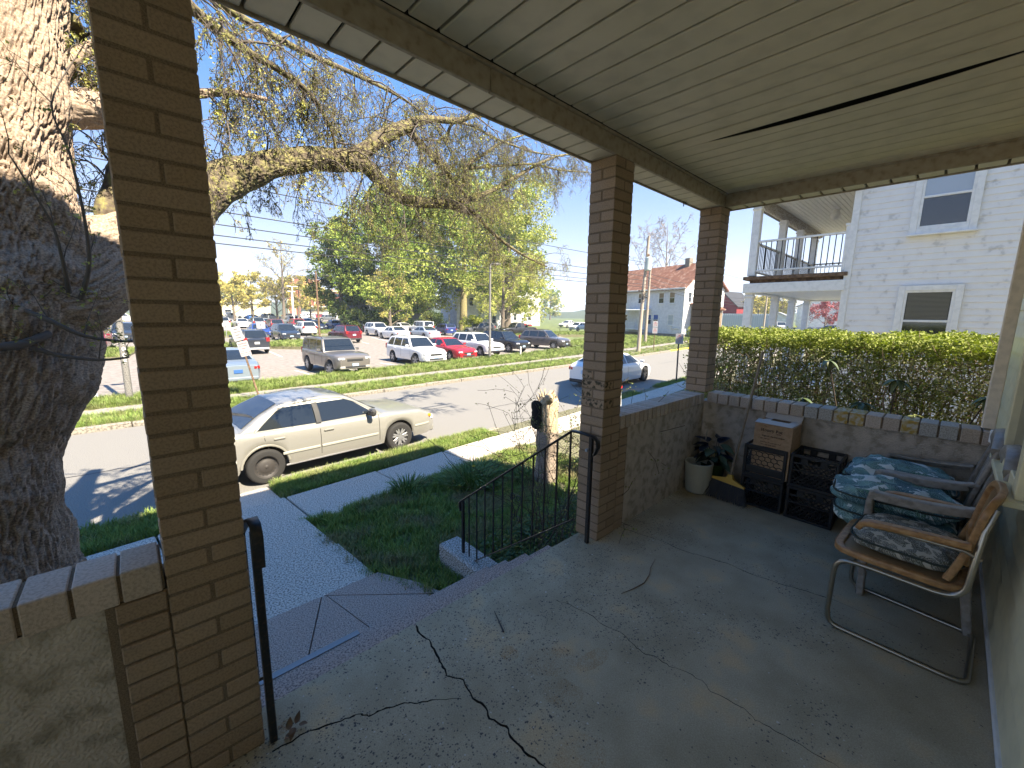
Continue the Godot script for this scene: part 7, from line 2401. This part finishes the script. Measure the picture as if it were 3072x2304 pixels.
func old_tree():
	M.bark = tmat(noise_tex(70, 0.05, [lin(0.18, 0.13, 0.095), lin(0.33, 0.25, 0.185), lin(0.44, 0.35, 0.275)], [0.25, 0.5, 0.75], 512, 5), 2.2, 1.0, true, Color(1, 1, 1), M.nrm, 0.7)
	M.bark_moss = tmat(noise_tex(71, 0.022, [lin(0.06, 0.045, 0.032), lin(0.125, 0.10, 0.072), lin(0.19, 0.17, 0.07), lin(0.25, 0.235, 0.09)], [0.2, 0.5, 0.6, 0.8], 512, 6), 0.9, 1.0, true, Color(1, 1, 1), M.nrm, 0.7)
	M.twig = mat(lin(0.11, 0.09, 0.075), 0.9)
	var t := thing("old_tree", "huge old tree with furrowed bark and budding drooping twigs behind the left pillar", "tree")
	var tr: Array = LIMBS.trunk.duplicate()
	tr.push_front([-0.93, -0.7, -4.4, 0.56])
	tr.push_front([-0.93, -1.2, -4.4, 0.70])
	tr.pop_back()
	for k in range(1, LIMBS.leader.size()): tr.append(LIMBS.leader[k])
	part("trunk", bark_tube(tr, 320, 0.014, 0.042, 3, 24.0, 2.3), M.bark, t)
	var lm: Array = LIMBS.limb_main.duplicate()
	lm.push_front([-0.62, 1.62, -4.42, 0.38])
	part("limb", bark_tube(lm.slice(0, 6), 170, 0.013, 0.036, 5, 26.0, 3.2), M.bark, t)
	part("limb", bark_tube(lm.slice(5), 110, 0.014, 0.020, 5, 26.0, 6.0), M.bark_moss, t)
	part("limb", bark_tube(LIMBS.limb_upper, 60, 0.02, 0.014, 6, 26.0, 6.0), M.bark_moss, t)
	part("limb", bark_tube(LIMBS.side_limb, 80, 0.016, 0.016, 7, 24.0, 5.0), M.bark, t)
	part("limb", bark_tube(LIMBS.mossy_fork, 60, 0.018, 0.012, 8, 26.0, 6.0), M.bark_moss, t)
	for k in ["branch_a", "branch_b", "branch_c", "branch_d", "branch_e", "branch_f", "stub", "dark_limb", "over_limb", "over_limb2"]:
		part("branch", bark_tube(LIMBS[k], 20, 0.04, 0.007, 9, 30.0, 8.0), M.bark if k == "stub" else M.bark_moss, t)
	for k in ["low_shoot1", "low_shoot2", "low_shoot3", "low_shoot4", "low_shoot5"]:
		var a := []
		for w in LIMBS[k]: a.append([w[0], w[1], w[2] + 0.12, w[3]])
		part("shoot", bark_tube(a, 10, 0.05, 0.002, 10, 30.0, 8.0), M.twig, t)
	# fine branches hanging from the limbs
	var r := R
	R.seed = 41
	var b := MB.new()
	var tips := []
	for e in [["limb_main", 0.30, 30, 1.0], ["limb_upper", 0.1, 26, 1.0], ["branch_a", 0.1, 12, 0.9], ["branch_b", 0.0, 15, 0.9], ["branch_c", 0.0, 11, 0.8], ["branch_d", 0.0, 13, 0.9], ["branch_e", 0.0, 13, 0.9], ["branch_f", 0.0, 12, 0.9], ["over_limb", 0.15, 20, 0.95], ["over_limb2", 0.1, 20, 0.95], ["side_limb", 0.35, 9, 0.8], ["stub", 0.3, 7, 0.6], ["dark_limb", 0.4, 5, 0.6], ["leader", 0.45, 8, 0.9], ["mossy_fork", 0.4, 5, 0.6]]:
		var sp := smooth_path(LIMBS[e[0]], 0.06)
		var pts: Array = sp[0]
		for k in e[2]:
			var i := int(lerpf(e[1], 0.99, (k + R.randf()) / e[2]) * (pts.size() - 2))
			var d: Vector3 = (pts[i + 1] - pts[i]).normalized()
			var side := Vector3(rf(-0.7, 0.9), rf(-0.55, 0.8), rf(-1, 0.75)).normalized()
			grow(b, pts[i], d * 0.45 + side, rf(0.55, 1.15) * e[3], rf(0.009, 0.016), 0, tips, 0.55, 0.0026)
	var tw := part("twigs", b, M.twig, t)
	tw.set_meta("kind", "stuff")
	# bare twigs from the low shoots
	var b2 := MB.new()
	var tips2 := []
	for k in ["low_shoot1", "low_shoot2", "low_shoot3", "low_shoot4"]:
		for w in LIMBS[k]: grow(b2, Vector3(w[0], w[1], w[2] + 0.12), Vector3(rf(-0.5, 0.5), rf(0.2, 1), rf(-0.2, 0.5)), rf(0.2, 0.4), 0.004, 2, tips2, 0.0, 0.0016)
	part("shoot_twigs", b2, M.twig, t).set_meta("kind", "stuff")
	# buds and half-open leaves
	var clump := leaf_clump(4, 0.012, 3, 0.015)
	var xf := []
	var cc := []
	for q in tips + tips2:
		if R.randf() > 0.34: continue
		xf.append(Transform3D(Basis.from_euler(Vector3(rf(0, 6), rf(0, 6), rf(0, 6))).scaled(Vector3.ONE * rf(0.55, 1.1)), q[0] + Vector3(rf(-1, 1), rf(-1, 1), rf(-1, 1)) * 0.02))
		cc.append(([Color(0.38, 0.37, 0.11), Color(0.30, 0.31, 0.09), Color(0.24, 0.25, 0.08), Color(0.40, 0.36, 0.14)][R.randi() % 4] as Color) * rf(0.7, 1.1))
	var big := []
	for k in 55:
		var q: Array = tips[R.randi() % tips.size()]
		for j in 5:
			xf.append(Transform3D(Basis.from_euler(Vector3(rf(0, 6), rf(0, 6), rf(0, 6))).scaled(Vector3.ONE * rf(1.4, 2.3)), q[0] + Vector3(rf(-1, 1), rf(-1, 1), rf(-1, 1)) * 0.06))
			cc.append(Color(0.42, 0.42, 0.10) * rf(0.8, 1.1))
	for k in ["low_shoot3", "low_shoot2"]:
		for w in LIMBS[k]:
			for j in 3:
				xf.append(Transform3D(Basis.from_euler(Vector3(rf(0, 6), rf(0, 6), rf(0, 6))).scaled(Vector3.ONE * rf(0.9, 1.4)), Vector3(w[0], w[1], w[2] + 0.13) + Vector3(rf(-1, 1), rf(-1, 1), rf(-1, 1)) * 0.06))
				cc.append(Color(0.34, 0.36, 0.11) * rf(0.8, 1.1))
	mm("buds", clump, foliage_mat(Color(0.5, 0.5, 0.15)), t, xf, cc)

# ---------- trees in the distance ----------
# blobs of leaves round the ends of the limbs; o: trunk radius, clumps, leaf size, first branch height, shape
func tree(label: String, x: float, z: float, h: float, cr: float, cols: Array, n: int, leaf: float, o := {}) -> Node3D:
	var y := gy(x, z) - 0.1
	var t := thing(o.get("name", "tree"), label, o.get("cat", "tree"), Vector3(x, y, z), 0.0, o.get("group", ""))
	var tr: float = o.get("tr", h * 0.018 + 0.08)
	var base: float = o.get("base", 0.22) * h
	var bm: Material = o.get("bark", M.far_bark)
	var tb := MB.new()
	var lean := Vector3(rf(-0.04, 0.04), 0, rf(-0.04, 0.04)) * h
	tb.tube([Vector3.ZERO, Vector3(0, h * 0.08, 0) + lean * 0.05, lean * 0.3 + Vector3(0, h * 0.3, 0), lean * 0.7 + Vector3(0, h * 0.6, 0), lean + Vector3(0, h * 0.92, 0)], [tr * 1.35, tr, tr * 0.8, tr * 0.45, tr * 0.08], 10)
	part("trunk", tb, bm, t)
	var lb := MB.new()
	var blobs := []
	var nl: int = o.get("limbs", 16)
	for k in nl:
		var f := (k + 0.5) / nl
		var hy := lerpf(base, h * 0.88, f)
		var a := k * 2.4 + rf(-0.4, 0.4)
		var prof := sin(PI * clampf(lerpf(0.22, 0.97, f), 0, 1)) if not o.has("column") else 0.75 + 0.25 * sin(PI * f)
		var rr := cr * (0.35 + 0.65 * prof) * rf(0.7, 1.0)
		var e := Vector3(cos(a) * rr, hy + rr * o.get("rise", 0.35), sin(a) * rr)
		var s := lean * f + Vector3(0, hy * 0.86, 0)
		var m := s.lerp(e, 0.5) + Vector3(0, rr * 0.12, 0)
		lb.tube([s, m, e], [tr * 0.36 * (1.1 - f), tr * 0.2 * (1.1 - f), 0.02], 5, false)
		blobs.append([e, cr * rf(0.26, 0.42)])
		blobs.append([m, cr * rf(0.2, 0.34)])
		if o.has("twiggy"):
			var tips := []
			for q in 3: grow(lb, m.lerp(e, q / 2.5), (e - m).normalized() + Vector3(rf(-1, 1), rf(0, 1), rf(-1, 1)) * 0.8, rr * rf(0.4, 0.7), tr * 0.13, 1, tips, o.get("droop", 0.0), o.get("rmin", 0.012))
			for q in tips: blobs.append([q[0], 0.35])
	blobs.append([lean + Vector3(0, h * 0.93, 0), cr * 0.25])
	part("limbs", lb, bm, t).set_meta("kind", "stuff")
	if n > 0:
		var clump := leaf_clump(5, leaf, 7, leaf * 1.3)
		var xf := []
		var cc := []
		var tilt := FastNoiseLite.new()
		tilt.seed = int(x * 7) + 3; tilt.frequency = 0.25
		while xf.size() < n:
			var bl: Array = blobs[R.randi() % blobs.size()]
			var d := Vector3(rf(-1, 1), rf(-1, 1), rf(-1, 1))
			if d.length() > 1.0: continue
			var p: Vector3 = bl[0] + d * Vector3(1, 0.8, 1) * bl[1]
			if p.y < o.get("floor", base * 0.5): continue
			xf.append(Transform3D(Basis.from_euler(Vector3(rf(0, 6), rf(0, 6), rf(0, 6))).scaled(Vector3.ONE * rf(0.6, 1.3)), p))
			cc.append((cols[clampi(int((tilt.get_noise_3dv(p) * 0.9 + 0.5) * cols.size() + rf(-0.6, 0.6)), 0, cols.size() - 1)] as Color) * rf(0.75, 1.25))
		mm("crown", clump, M.foliage, t, xf, cc)
	return t

func far_trees():
	R.seed = 91
	M.foliage = foliage_mat(Color(0.55, 0.62, 0.2))
	M.far_bark = tmat(noise_tex(72, 0.06, [lin(0.10, 0.08, 0.06), lin(0.22, 0.18, 0.14)], [0.2, 0.8], 256, 4), 0.6, 1.0)
	var mossy := tmat(noise_tex(73, 0.04, [lin(0.12, 0.09, 0.06), lin(0.26, 0.22, 0.10), lin(0.34, 0.31, 0.12)], [0.2, 0.5, 0.8], 256, 5), 0.5, 1.0)
	var GREEN := [Color(0.13, 0.20, 0.035), Color(0.21, 0.28, 0.05), Color(0.29, 0.35, 0.07), Color(0.35, 0.40, 0.09)]
	var LIME := [Color(0.30, 0.34, 0.07), Color(0.40, 0.42, 0.10), Color(0.48, 0.48, 0.14), Color(0.34, 0.40, 0.07)]
	var YEL := [Color(0.40, 0.36, 0.10), Color(0.50, 0.43, 0.12), Color(0.56, 0.47, 0.15), Color(0.42, 0.40, 0.12)]
	var DARK := [Color(0.035, 0.06, 0.018), Color(0.055, 0.085, 0.025), Color(0.10, 0.13, 0.035), Color(0.17, 0.18, 0.05)]
	tree("dark dense tree at the left end of the green row", 25.0, -66.0, 17.5, 4.8, DARK + GREEN, 7500, 0.18, {"base": 0.08, "floor": 0.6, "limbs": 20})
	tree("bushy light green tree right of the dark dense one", 29.5, -60.0, 21.5, 7.2, GREEN, 10500, 0.17, {"base": 0.10, "floor": 0.8, "limbs": 22, "bark": M.far_bark})
	tree("tall green tree in the middle of the row above the hatchback", 36.5, -60.5, 26.0, 8.2, GREEN + LIME, 12500, 0.18, {"base": 0.12, "floor": 1.0, "limbs": 22})
	tree("big tree with thick mossy trunk before the white house", 41.8, -57.0, 27.0, 7.8, LIME + GREEN, 11000, 0.17, {"base": 0.22, "tr": 0.65, "bark": mossy, "limbs": 20, "floor": 3.5})
	tree("tall yellow-green tree left of the middle pillar", 51.0, -56.0, 27.5, 7.2, LIME, 12500, 0.17, {"base": 0.10, "floor": 1.0, "limbs": 22, "column": true})
	tree("light budding tree with arching twigs behind the black pickup", 40.5, -45.5, 12.5, 5.2, LIME, 4500, 0.10, {"base": 0.14, "floor": 1.0, "twiggy": true, "droop": 0.5, "rmin": 0.014})
	tree("green tree filling the gap behind the white gabled house", 58.5, -64.0, 24.0, 7.0, GREEN, 7000, 0.2, {"base": 0.12, "floor": 1.0})
	tree("pale budding tree between the dark tree and the white cars", 27.5, -55.0, 9.0, 3.6, YEL + LIME, 1800, 0.10, {"base": 0.12, "floor": 0.5, "twiggy": true, "rmin": 0.016})
	# dark undergrowth along the edge of the car park
	for bsh in [[24.6, -58.5, 3.0, 2.2, "dark bush at the edge of the car park below the dark dense tree"], [27.0, -57.0, 2.8, 2.0, "dark bush behind the white luxury crossover"], [34.0, -54.0, 3.0, 2.0, "dark bush behind the dark blue hatchback"], [30.5, -57.5, 2.6, 1.8, "dark bush behind the white sedans under the trees"]]:
		tree(bsh[4], bsh[0], bsh[1], bsh[2], bsh[3], DARK, 1500, 0.12, {"name": "bush", "cat": "bush", "base": 0.05, "floor": 0.1, "limbs": 10, "tr": 0.06})
	tree("bright yellow-green shrub at the foot of the mossy trunk", 36.8, -47.8, 2.6, 1.7, [Color(0.30, 0.34, 0.05), Color(0.38, 0.40, 0.07)], 1500, 0.09, {"name": "bush", "cat": "bush", "base": 0.05, "floor": 0.1, "limbs": 10, "tr": 0.05})
	# yellow spring trees beyond the back row
	var k := 0
	for q in [[12.0, -112.0, 11.0, 4.6], [17.5, -108.0, 10.0, 4.2], [21.5, -111.0, 11.5, 4.6], [27.0, -112.5, 10.5, 4.4], [31.0, -110.0, 11.0, 4.2], [35.0, -114.0, 10.0, 4.0], [7.0, -110.0, 12.0, 5.0]]:
		tree(["yellow spring tree behind the silver crossover, left of the pillar gap", "yellow spring tree above the bright blue car", "yellow spring tree left of the tall bare tree", "yellow spring tree right of the tall bare tree", "yellow spring tree behind the lamp poles", "yellow spring tree before the brick block", "yellow spring tree hidden partly by the left pillar"][k], q[0], q[1], q[2], q[3], YEL, 2400, 0.16, {"base": 0.2, "floor": 1.8, "limbs": 14, "twiggy": true, "rmin": 0.02})
		k += 1
	tree("tall nearly bare tree rising above the yellow trees", 26.8, -106.0, 20.0, 5.2, YEL, 500, 0.12, {"base": 0.25, "floor": 4.0, "limbs": 20, "twiggy": true, "rmin": 0.022, "tr": 0.34})
	tree("yellow tree seen between the tree trunk and the left pillar", -7.5, -66.0, 15.5, 5.5, YEL, 3600, 0.16, {"base": 0.15, "floor": 1.5, "twiggy": true, "rmin": 0.018})
	tree("second yellow tree beyond the trunk at far left", -14.0, -75.0, 15.0, 5.5, YEL, 3000, 0.16, {"base": 0.15, "floor": 1.5})
	tree("green shrub beside the grey pole at far left", -1.6, -62.0, 3.2, 1.8, GREEN, 900, 0.11, {"name": "bush", "cat": "bush", "base": 0.05, "floor": 0.1, "limbs": 9, "tr": 0.05})
	# bare trees behind the grey house, and the pink one
	var pale := mat(lin(0.26, 0.22, 0.20), 0.9)
	tree("bare forked tree above the chimney of the grey house", 86.0, -43.5, 24.0, 5.0, [], 0, 0.1, {"base": 0.45, "limbs": 14, "twiggy": true, "rmin": 0.028, "tr": 0.32, "bark": pale, "rise": 0.9})
	tree("bare tree behind the transformer pole", 81.5, -46.5, 22.5, 5.0, [], 0, 0.1, {"base": 0.42, "limbs": 13, "twiggy": true, "rmin": 0.028, "tr": 0.28, "bark": pale, "rise": 0.9})
	tree("pink blossom tree seen under the porch next door", 88.0, -15.5, 5.6, 2.9, [Color(0.30, 0.06, 0.09), Color(0.40, 0.11, 0.14), Color(0.48, 0.17, 0.19)], 1700, 0.11, {"base": 0.25, "floor": 1.2, "limbs": 14, "tr": 0.13, "twiggy": true, "rmin": 0.012})
	k = 0
	for q in [[112.0, -33.0, 8.0, 3.2], [117.0, -29.5, 9.0, 3.4], [105.0, -40.5, 7.0, 2.6]]:
		tree(["yellow tree behind the grey container", "yellow tree between the porch posts next door", "budding tree before the dark red house"][k], q[0], q[1], q[2], q[3], YEL, 1500, 0.14, {"base": 0.15, "floor": 0.8, "twiggy": true, "rmin": 0.016})
		k += 1
	for i in 16:
		var a := lerpf(0.05, 1.75, i / 15.0)
		var rr := 235.0 + 40.0 * (i % 3)
		var x := cos(a) * rr
		var z := -sin(a) * rr
		tree("far green tree among those on the skyline", x, z, rf(12, 18), rf(6, 9), GREEN + YEL, 900, 0.5, {"base": 0.1, "floor": 0.8, "limbs": 14, "group": "far trees on the skyline"})

# ---------- the front garden ----------
func garden():
	R.seed = 17
	# torn stump with a slab of black bark
	var st := thing("tree_stump", "tall torn-off stump with pale splintered top in the front garden", "stump", Vector3(4.82, -1.12, -4.30))
	var wood := tmat(noise_tex(74, 0.05, [lin(0.28, 0.20, 0.12), lin(0.52, 0.41, 0.27), lin(0.64, 0.54, 0.39)], [0.25, 0.5, 0.8], 512, 5), 3.0, 0.95, true, Color(1, 1, 1), M.nrm, 0.8)
	var grey := tmat(noise_tex(75, 0.05, [lin(0.17, 0.13, 0.10), lin(0.30, 0.24, 0.19), lin(0.38, 0.32, 0.26)], [0.25, 0.5, 0.8], 512, 5), 2.5, 0.95, true, Color(1, 1, 1), M.nrm, 0.9)
	part("bark", bark_tube([[0, -0.1, 0, 0.23], [0, 0.12, 0, 0.185], [0.0, 0.5, 0.0, 0.172], [0.01, 0.95, 0.0, 0.168]], 80, 0.015, 0.008, 21, 9.0, 30.0), grey, st)
	part("bare_wood", bark_tube([[0.01, 0.90, 0, 0.150], [0.012, 1.2, 0, 0.148], [0.015, 1.42, 0, 0.155], [0.015, 1.50, 0, 0.12]], 90, 0.015, 0.020, 22, 26.0, 1.6), wood, st)
	for i in 26:
		var a := rf(0, TAU)
		var rr := rf(0.03, 0.14)
		var sb := MB.new()
		var p := Vector3(cos(a) * rr, rf(1.36, 1.46), sin(a) * rr)
		sb.tube([p, p + Vector3(cos(a) * 0.02, rf(0.05, 0.12), sin(a) * 0.02), p + Vector3(cos(a) * rf(0.03, 0.10), rf(0.10, 0.22), sin(a) * rf(0.03, 0.10))], [rf(0.012, 0.03), rf(0.01, 0.02), 0.003], 5)
		part("splinter", sb, wood, st)
	for kb in [[Vector3(-0.09, 1.50, 0.09), 0.075], [Vector3(0.12, 1.52, -0.04), 0.06], [Vector3(0.02, 1.53, 0.02), 0.05]]:
		var b := MB.new()
		var rows := []
		var nz := FastNoiseLite.new()
		nz.seed = 8; nz.frequency = 9.0
		for j in 9:
			var row := []
			for i in 14:
				var th := -TAU * i / 14
				var ph := lerpf(-PI / 2, PI / 2, j / 8.0)
				var d := Vector3(cos(ph) * cos(th), sin(ph), cos(ph) * sin(th))
				row.append(kb[0] + d * kb[1] * (1.0 + 0.5 * nz.get_noise_3dv(d)))
			rows.append(row)
		b.grid(rows, true)
		part("knot", b, wood, st)
	var bb := MB.new()
	var rows2 := []
	var nz2 := FastNoiseLite.new()
	nz2.seed = 4; nz2.frequency = 7.0
	for j in 12:
		var row := []
		for i in 12:
			var a := -TAU * i / 12.0
			var y := lerpf(0.98, 1.44, j / 11.0)
			var wob := 1.0 + 0.35 * nz2.get_noise_2d(y * 3.0, cos(a) * 2.0) - (0.5 if j in [0, 11] else 0.0)
			row.append(Vector3(-0.165 + cos(a) * 0.05 * wob, y, -0.10 + sin(a) * 0.10 * wob))
		rows2.append(row)
	bb.grid(rows2, true)
	part("black_bark", bb, mat(lin(0.012, 0.010, 0.008), 1.0), st, "slab of black bark hanging on the left side")
	# strap-leaved clumps
	var lm := foliage_mat(Color(0.25, 0.35, 0.10))
	for cl in [[3.85, -5.05, 0.36, 700, 0.42, "large clump of daffodil leaves left of the stump", true], [2.98, -5.55, 0.20, 260, 0.28, "small clump of strap leaves by the pavement edge", false], [4.65, -4.65, 0.26, 300, 0.30, "thin tuft of strap leaves at the foot of the stump", false], [4.3, -5.3, 0.24, 260, 0.32, "sunlit tuft of strap leaves beside the pavement", false]]:
		var t := thing("leaf_clump", cl[5], "plant", Vector3(cl[0], -1.1, cl[1]))
		var b := MB.new()
		b.has_c = true
		for i in cl[3]:
			var a := rf(0, TAU)
			var q: float = sqrt(R.randf()) * float(cl[2])
			var o := Vector3(cos(a) * q, 0, sin(a) * q)
			var L: float = cl[4] * rf(0.6, 1.15)
			var d: Vector3 = (Vector3(cos(a), 0, sin(a)) * (0.25 + q / float(cl[2]) * 0.6) + Vector3(rf(-0.3, 0.3), 1.0, rf(-0.3, 0.3))).normalized()
			var s := d.cross(Vector3(cos(a + rf(-1, 1)), 0, sin(a))).normalized() * rf(0.005, 0.009)
			var m1 := o + d * L * 0.6
			var e := m1 + (d + Vector3(cos(a), -0.9, sin(a)) * rf(0.1, 0.9)).normalized() * L * 0.45
			b.col = ([Color(0.09, 0.15, 0.045), Color(0.13, 0.20, 0.065), Color(0.17, 0.24, 0.085)][R.randi() % 3] as Color)
			b.quad(o - s, o + s, m1 + s * 0.9, m1 - s * 0.9)
			b.tri3(m1 - s * 0.9, m1 + s * 0.9, e)
		part("leaves", b, lm, t).set_meta("kind", "stuff")
		if cl[6]:
			for f in [[-0.12, 0.42, 0.2], [0.22, 0.40, 0.05]]:
				var fb := MB.new()
				for i in 6:
					var a := TAU * i / 6
					var c := Vector3(f[0], f[1], f[2])
					fb.quad(c, c + Vector3(cos(a - 0.4) * 0.02, 0.012, sin(a - 0.4) * 0.02), c + Vector3(cos(a) * 0.04, 0.01, sin(a) * 0.04), c + Vector3(cos(a + 0.4) * 0.02, 0.012, sin(a + 0.4) * 0.02))
				fb.lathe([Vector2(0.008, 0.0), Vector2(0.014, 0.025)], 8, Vector3(f[0], f[1], f[2]))
				part("flower", fb, mat(lin(0.65, 0.50, 0.06), 0.7), t)
	# thorny shrub in front of the middle pillar, seen on both sides of it
	var sh := thing("shrub", "thin arching shrub with few new leaves before the middle pillar", "shrub", Vector3(3.15, -1.02, -2.75))
	var sb := MB.new()
	var tips := []
	for i in 15:
		var a := rf(0, TAU)
		var d := Vector3(cos(a) * 0.5, 1.0, sin(a) * 0.5 - 0.15)
		grow(sb, Vector3(rf(-0.2, 0.2), 0, rf(-0.2, 0.2)), d, rf(1.1, 1.9), rf(0.005, 0.008), 1, tips, 0.12, 0.0022)
	part("stems", sb, mat(lin(0.07, 0.05, 0.035), 0.9), sh).set_meta("kind", "stuff")
	var xf := []
	var cc := []
	for q in tips:
		for j in (2 if R.randf() < 0.5 else 0):
			xf.append(Transform3D(Basis.from_euler(Vector3(rf(0, 6), rf(0, 6), rf(0, 6))).scaled(Vector3.ONE * rf(0.5, 1.1)), q[0] + Vector3(rf(-1, 1), rf(-1, 1), rf(-1, 1)) * 0.03))
			cc.append(([Color(0.26, 0.30, 0.08), Color(0.18, 0.20, 0.06), Color(0.32, 0.34, 0.10)][R.randi() % 3] as Color))
	mm("leaves", leaf_clump(3, 0.014, 2, 0.015), lm, sh, xf, cc)
	var sh2 := thing("shrub", "low leggy shrub outside the front wall beyond the middle pillar", "shrub", Vector3(5.4, -1.08, -3.6))
	var sb2 := MB.new()
	var tips2 := []
	for i in 9: grow(sb2, Vector3(rf(-0.4, 0.4), 0, rf(-0.2, 0.2)), Vector3(rf(-0.4, 0.4), 1.0, rf(-0.3, 0.3)), rf(1.2, 1.75), 0.006, 1, tips2, 0.02, 0.0025)
	part("stems", sb2, mat(lin(0.07, 0.05, 0.035), 0.9), sh2).set_meta("kind", "stuff")
	var xf2 := []
	var cc2 := []
	for q in tips2:
		for j in 2:
			xf2.append(Transform3D(Basis.from_euler(Vector3(rf(0, 6), rf(0, 6), rf(0, 6))).scaled(Vector3.ONE * rf(0.6, 1.3)), q[0] + Vector3(rf(-1, 1), rf(-1, 1), rf(-1, 1)) * 0.03))
			cc2.append(([Color(0.20, 0.24, 0.06), Color(0.14, 0.15, 0.06), Color(0.07, 0.07, 0.03)][R.randi() % 3] as Color))
	mm("leaves", leaf_clump(3, 0.018, 2, 0.018), lm, sh2, xf2, cc2)
	# low broad-leaved ground cover by the steps
	var gx := []
	var gc := []
	for i in 900:
		var x := rf(2.5, 4.3)
		var z := rf(-3.4, -1.9)
		gx.append(Transform3D(Basis.from_euler(Vector3(rf(-0.5, 0.5), rf(0, 6), rf(-0.5, 0.5))).scaled(Vector3(1, 0.5, 1) * rf(0.7, 1.5)), Vector3(x, -0.94 + rf(0, 0.10), z)))
		gc.append(([Color(0.08, 0.13, 0.05), Color(0.11, 0.16, 0.07), Color(0.16, 0.19, 0.06)][R.randi() % 3] as Color))
	var gcv := mm("ground_cover", leaf_clump(6, 0.032, 9, 0.05), lm, self, gx, gc)
	tag(gcv, "low broad-leaved weeds growing between steps and middle pillar", "ground cover", "", "stuff")

func hedge():
	R.seed = 23
	var t := thing("hedge", "tall clipped hedge with bright green top and brown twiggy sides beyond the end wall", "hedge")
	var x0 := 5.75
	var x1 := 6.95
	var top := 1.44
	var sb := MB.new()
	for i in 420:
		var p := Vector3(rf(x0 + 0.12, x1 - 0.1), -1.05, rf(-2.5, 4.2))
		var pts := [p]
		for k in 6:
			p += Vector3(rf(-0.10, 0.10), 0.385, rf(-0.12, 0.12))
			p.x = clampf(p.x, x0, x1)
			pts.append(p)
		sb.tube(pts, [0.012, 0.010, 0.009, 0.008, 0.007, 0.005, 0.003], 4, false)
	for i in 5200:
		var p := Vector3(rf(x0, x0 + 0.45) if R.randf() < 0.6 else rf(x0, x1), rf(-0.6, top - 0.1), rf(-2.5, 4.0))
		var d := Vector3(rf(-1, 0.6), rf(-0.1, 1), rf(-1, 1)).normalized()
		sb.tube([p, p + d * 0.12, p + d * 0.22 + Vector3(0, 0.04, 0)], [0.0045, 0.0035, 0.002], 3, false)
	part("stems", sb, mat(lin(0.24, 0.175, 0.12), 0.9), t).set_meta("kind", "stuff")
	var lm := foliage_mat(Color(0.65, 0.7, 0.25))
	var clump := leaf_clump(6, 0.021, 12, 0.035)
	var xf := []
	var cc := []
	var nz := FastNoiseLite.new()
	nz.seed = 6; nz.frequency = 0.9
	for i in 52000:
		var z := rf(-2.55, 4.2)
		var u := R.randf()
		var x := rf(x0 - 0.06, x1 + 0.06)
		var y := 0.0
		var bump := nz.get_noise_2d(x * 2.0, z * 2.0) * 0.10
		if u < 0.30: y = top + bump - absf(R.randfn(0, 0.07)) + 0.03
		else:
			x = x0 + absf(R.randfn(0, 0.16)) - 0.03 + nz.get_noise_2d(z * 2.5, u * 9.0) * 0.08
			y = rf(-0.9, top - 0.05)
			if nz.get_noise_2d(z * 3.0 + 40.0, y * 3.0) < -0.12 and R.randf() < 0.5: continue
		xf.append(Transform3D(Basis.from_euler(Vector3(rf(0, 6), rf(0, 6), rf(0, 6))).scaled(Vector3.ONE * rf(0.6, 1.2)), Vector3(x, y, z)))
		if y > top - 0.2: cc.append(([Color(0.27, 0.31, 0.07), Color(0.22, 0.26, 0.06), Color(0.33, 0.36, 0.11)][R.randi() % 3] as Color) * rf(0.8, 1.15))
		else: cc.append(([Color(0.36, 0.39, 0.15), Color(0.46, 0.46, 0.23), Color(0.22, 0.26, 0.08), Color(0.52, 0.49, 0.31)][R.randi() % 4] as Color) * rf(0.7, 1.1))
	mm("leaves", clump, lm, t, xf, cc)
	# rhododendron with drooping whorls of big leaves in front of it
	var rd := thing("rhododendron", "leggy bush with drooping whorls of broad leaves before the hedge", "shrub", Vector3(5.25, -1.05, -0.35))
	var rb := MB.new()
	var ends := []
	for i in 17:
		var a := rf(0, TAU)
		var e := Vector3(cos(a) * rf(0.1, 0.35), rf(1.7, 2.3), sin(a) * rf(0.2, 0.8))
		if i > 5: e.y = rf(1.3, 1.8); e.z *= 1.3
		rb.tube([Vector3(rf(-0.1, 0.1), 0, rf(-0.15, 0.15)), e * Vector3(0.5, 0.5, 0.5) + Vector3(0, 0.1, 0), e], [0.014, 0.009, 0.005], 5, false)
		ends.append(e)
	part("stems", rb, mat(lin(0.09, 0.065, 0.045), 0.9), rd).set_meta("kind", "stuff")
	var lf := [leaf_mesh(0.13, 0.024, 0.5), leaf_mesh(0.11, 0.022, 0.8)]
	var lms := [mat(lin(0.045, 0.075, 0.025), 0.45), mat(lin(0.07, 0.10, 0.04), 0.45), mat(lin(0.12, 0.14, 0.05), 0.5)]
	for e in ends:
		var n := 9
		for k in n:
			var o := part("leaf", lf[k % 2], lms[R.randi() % 3], rd)
			o.position = e
			o.rotation = Vector3(rf(-0.75, 0.25), TAU * k / n + rf(-0.2, 0.2), 0)
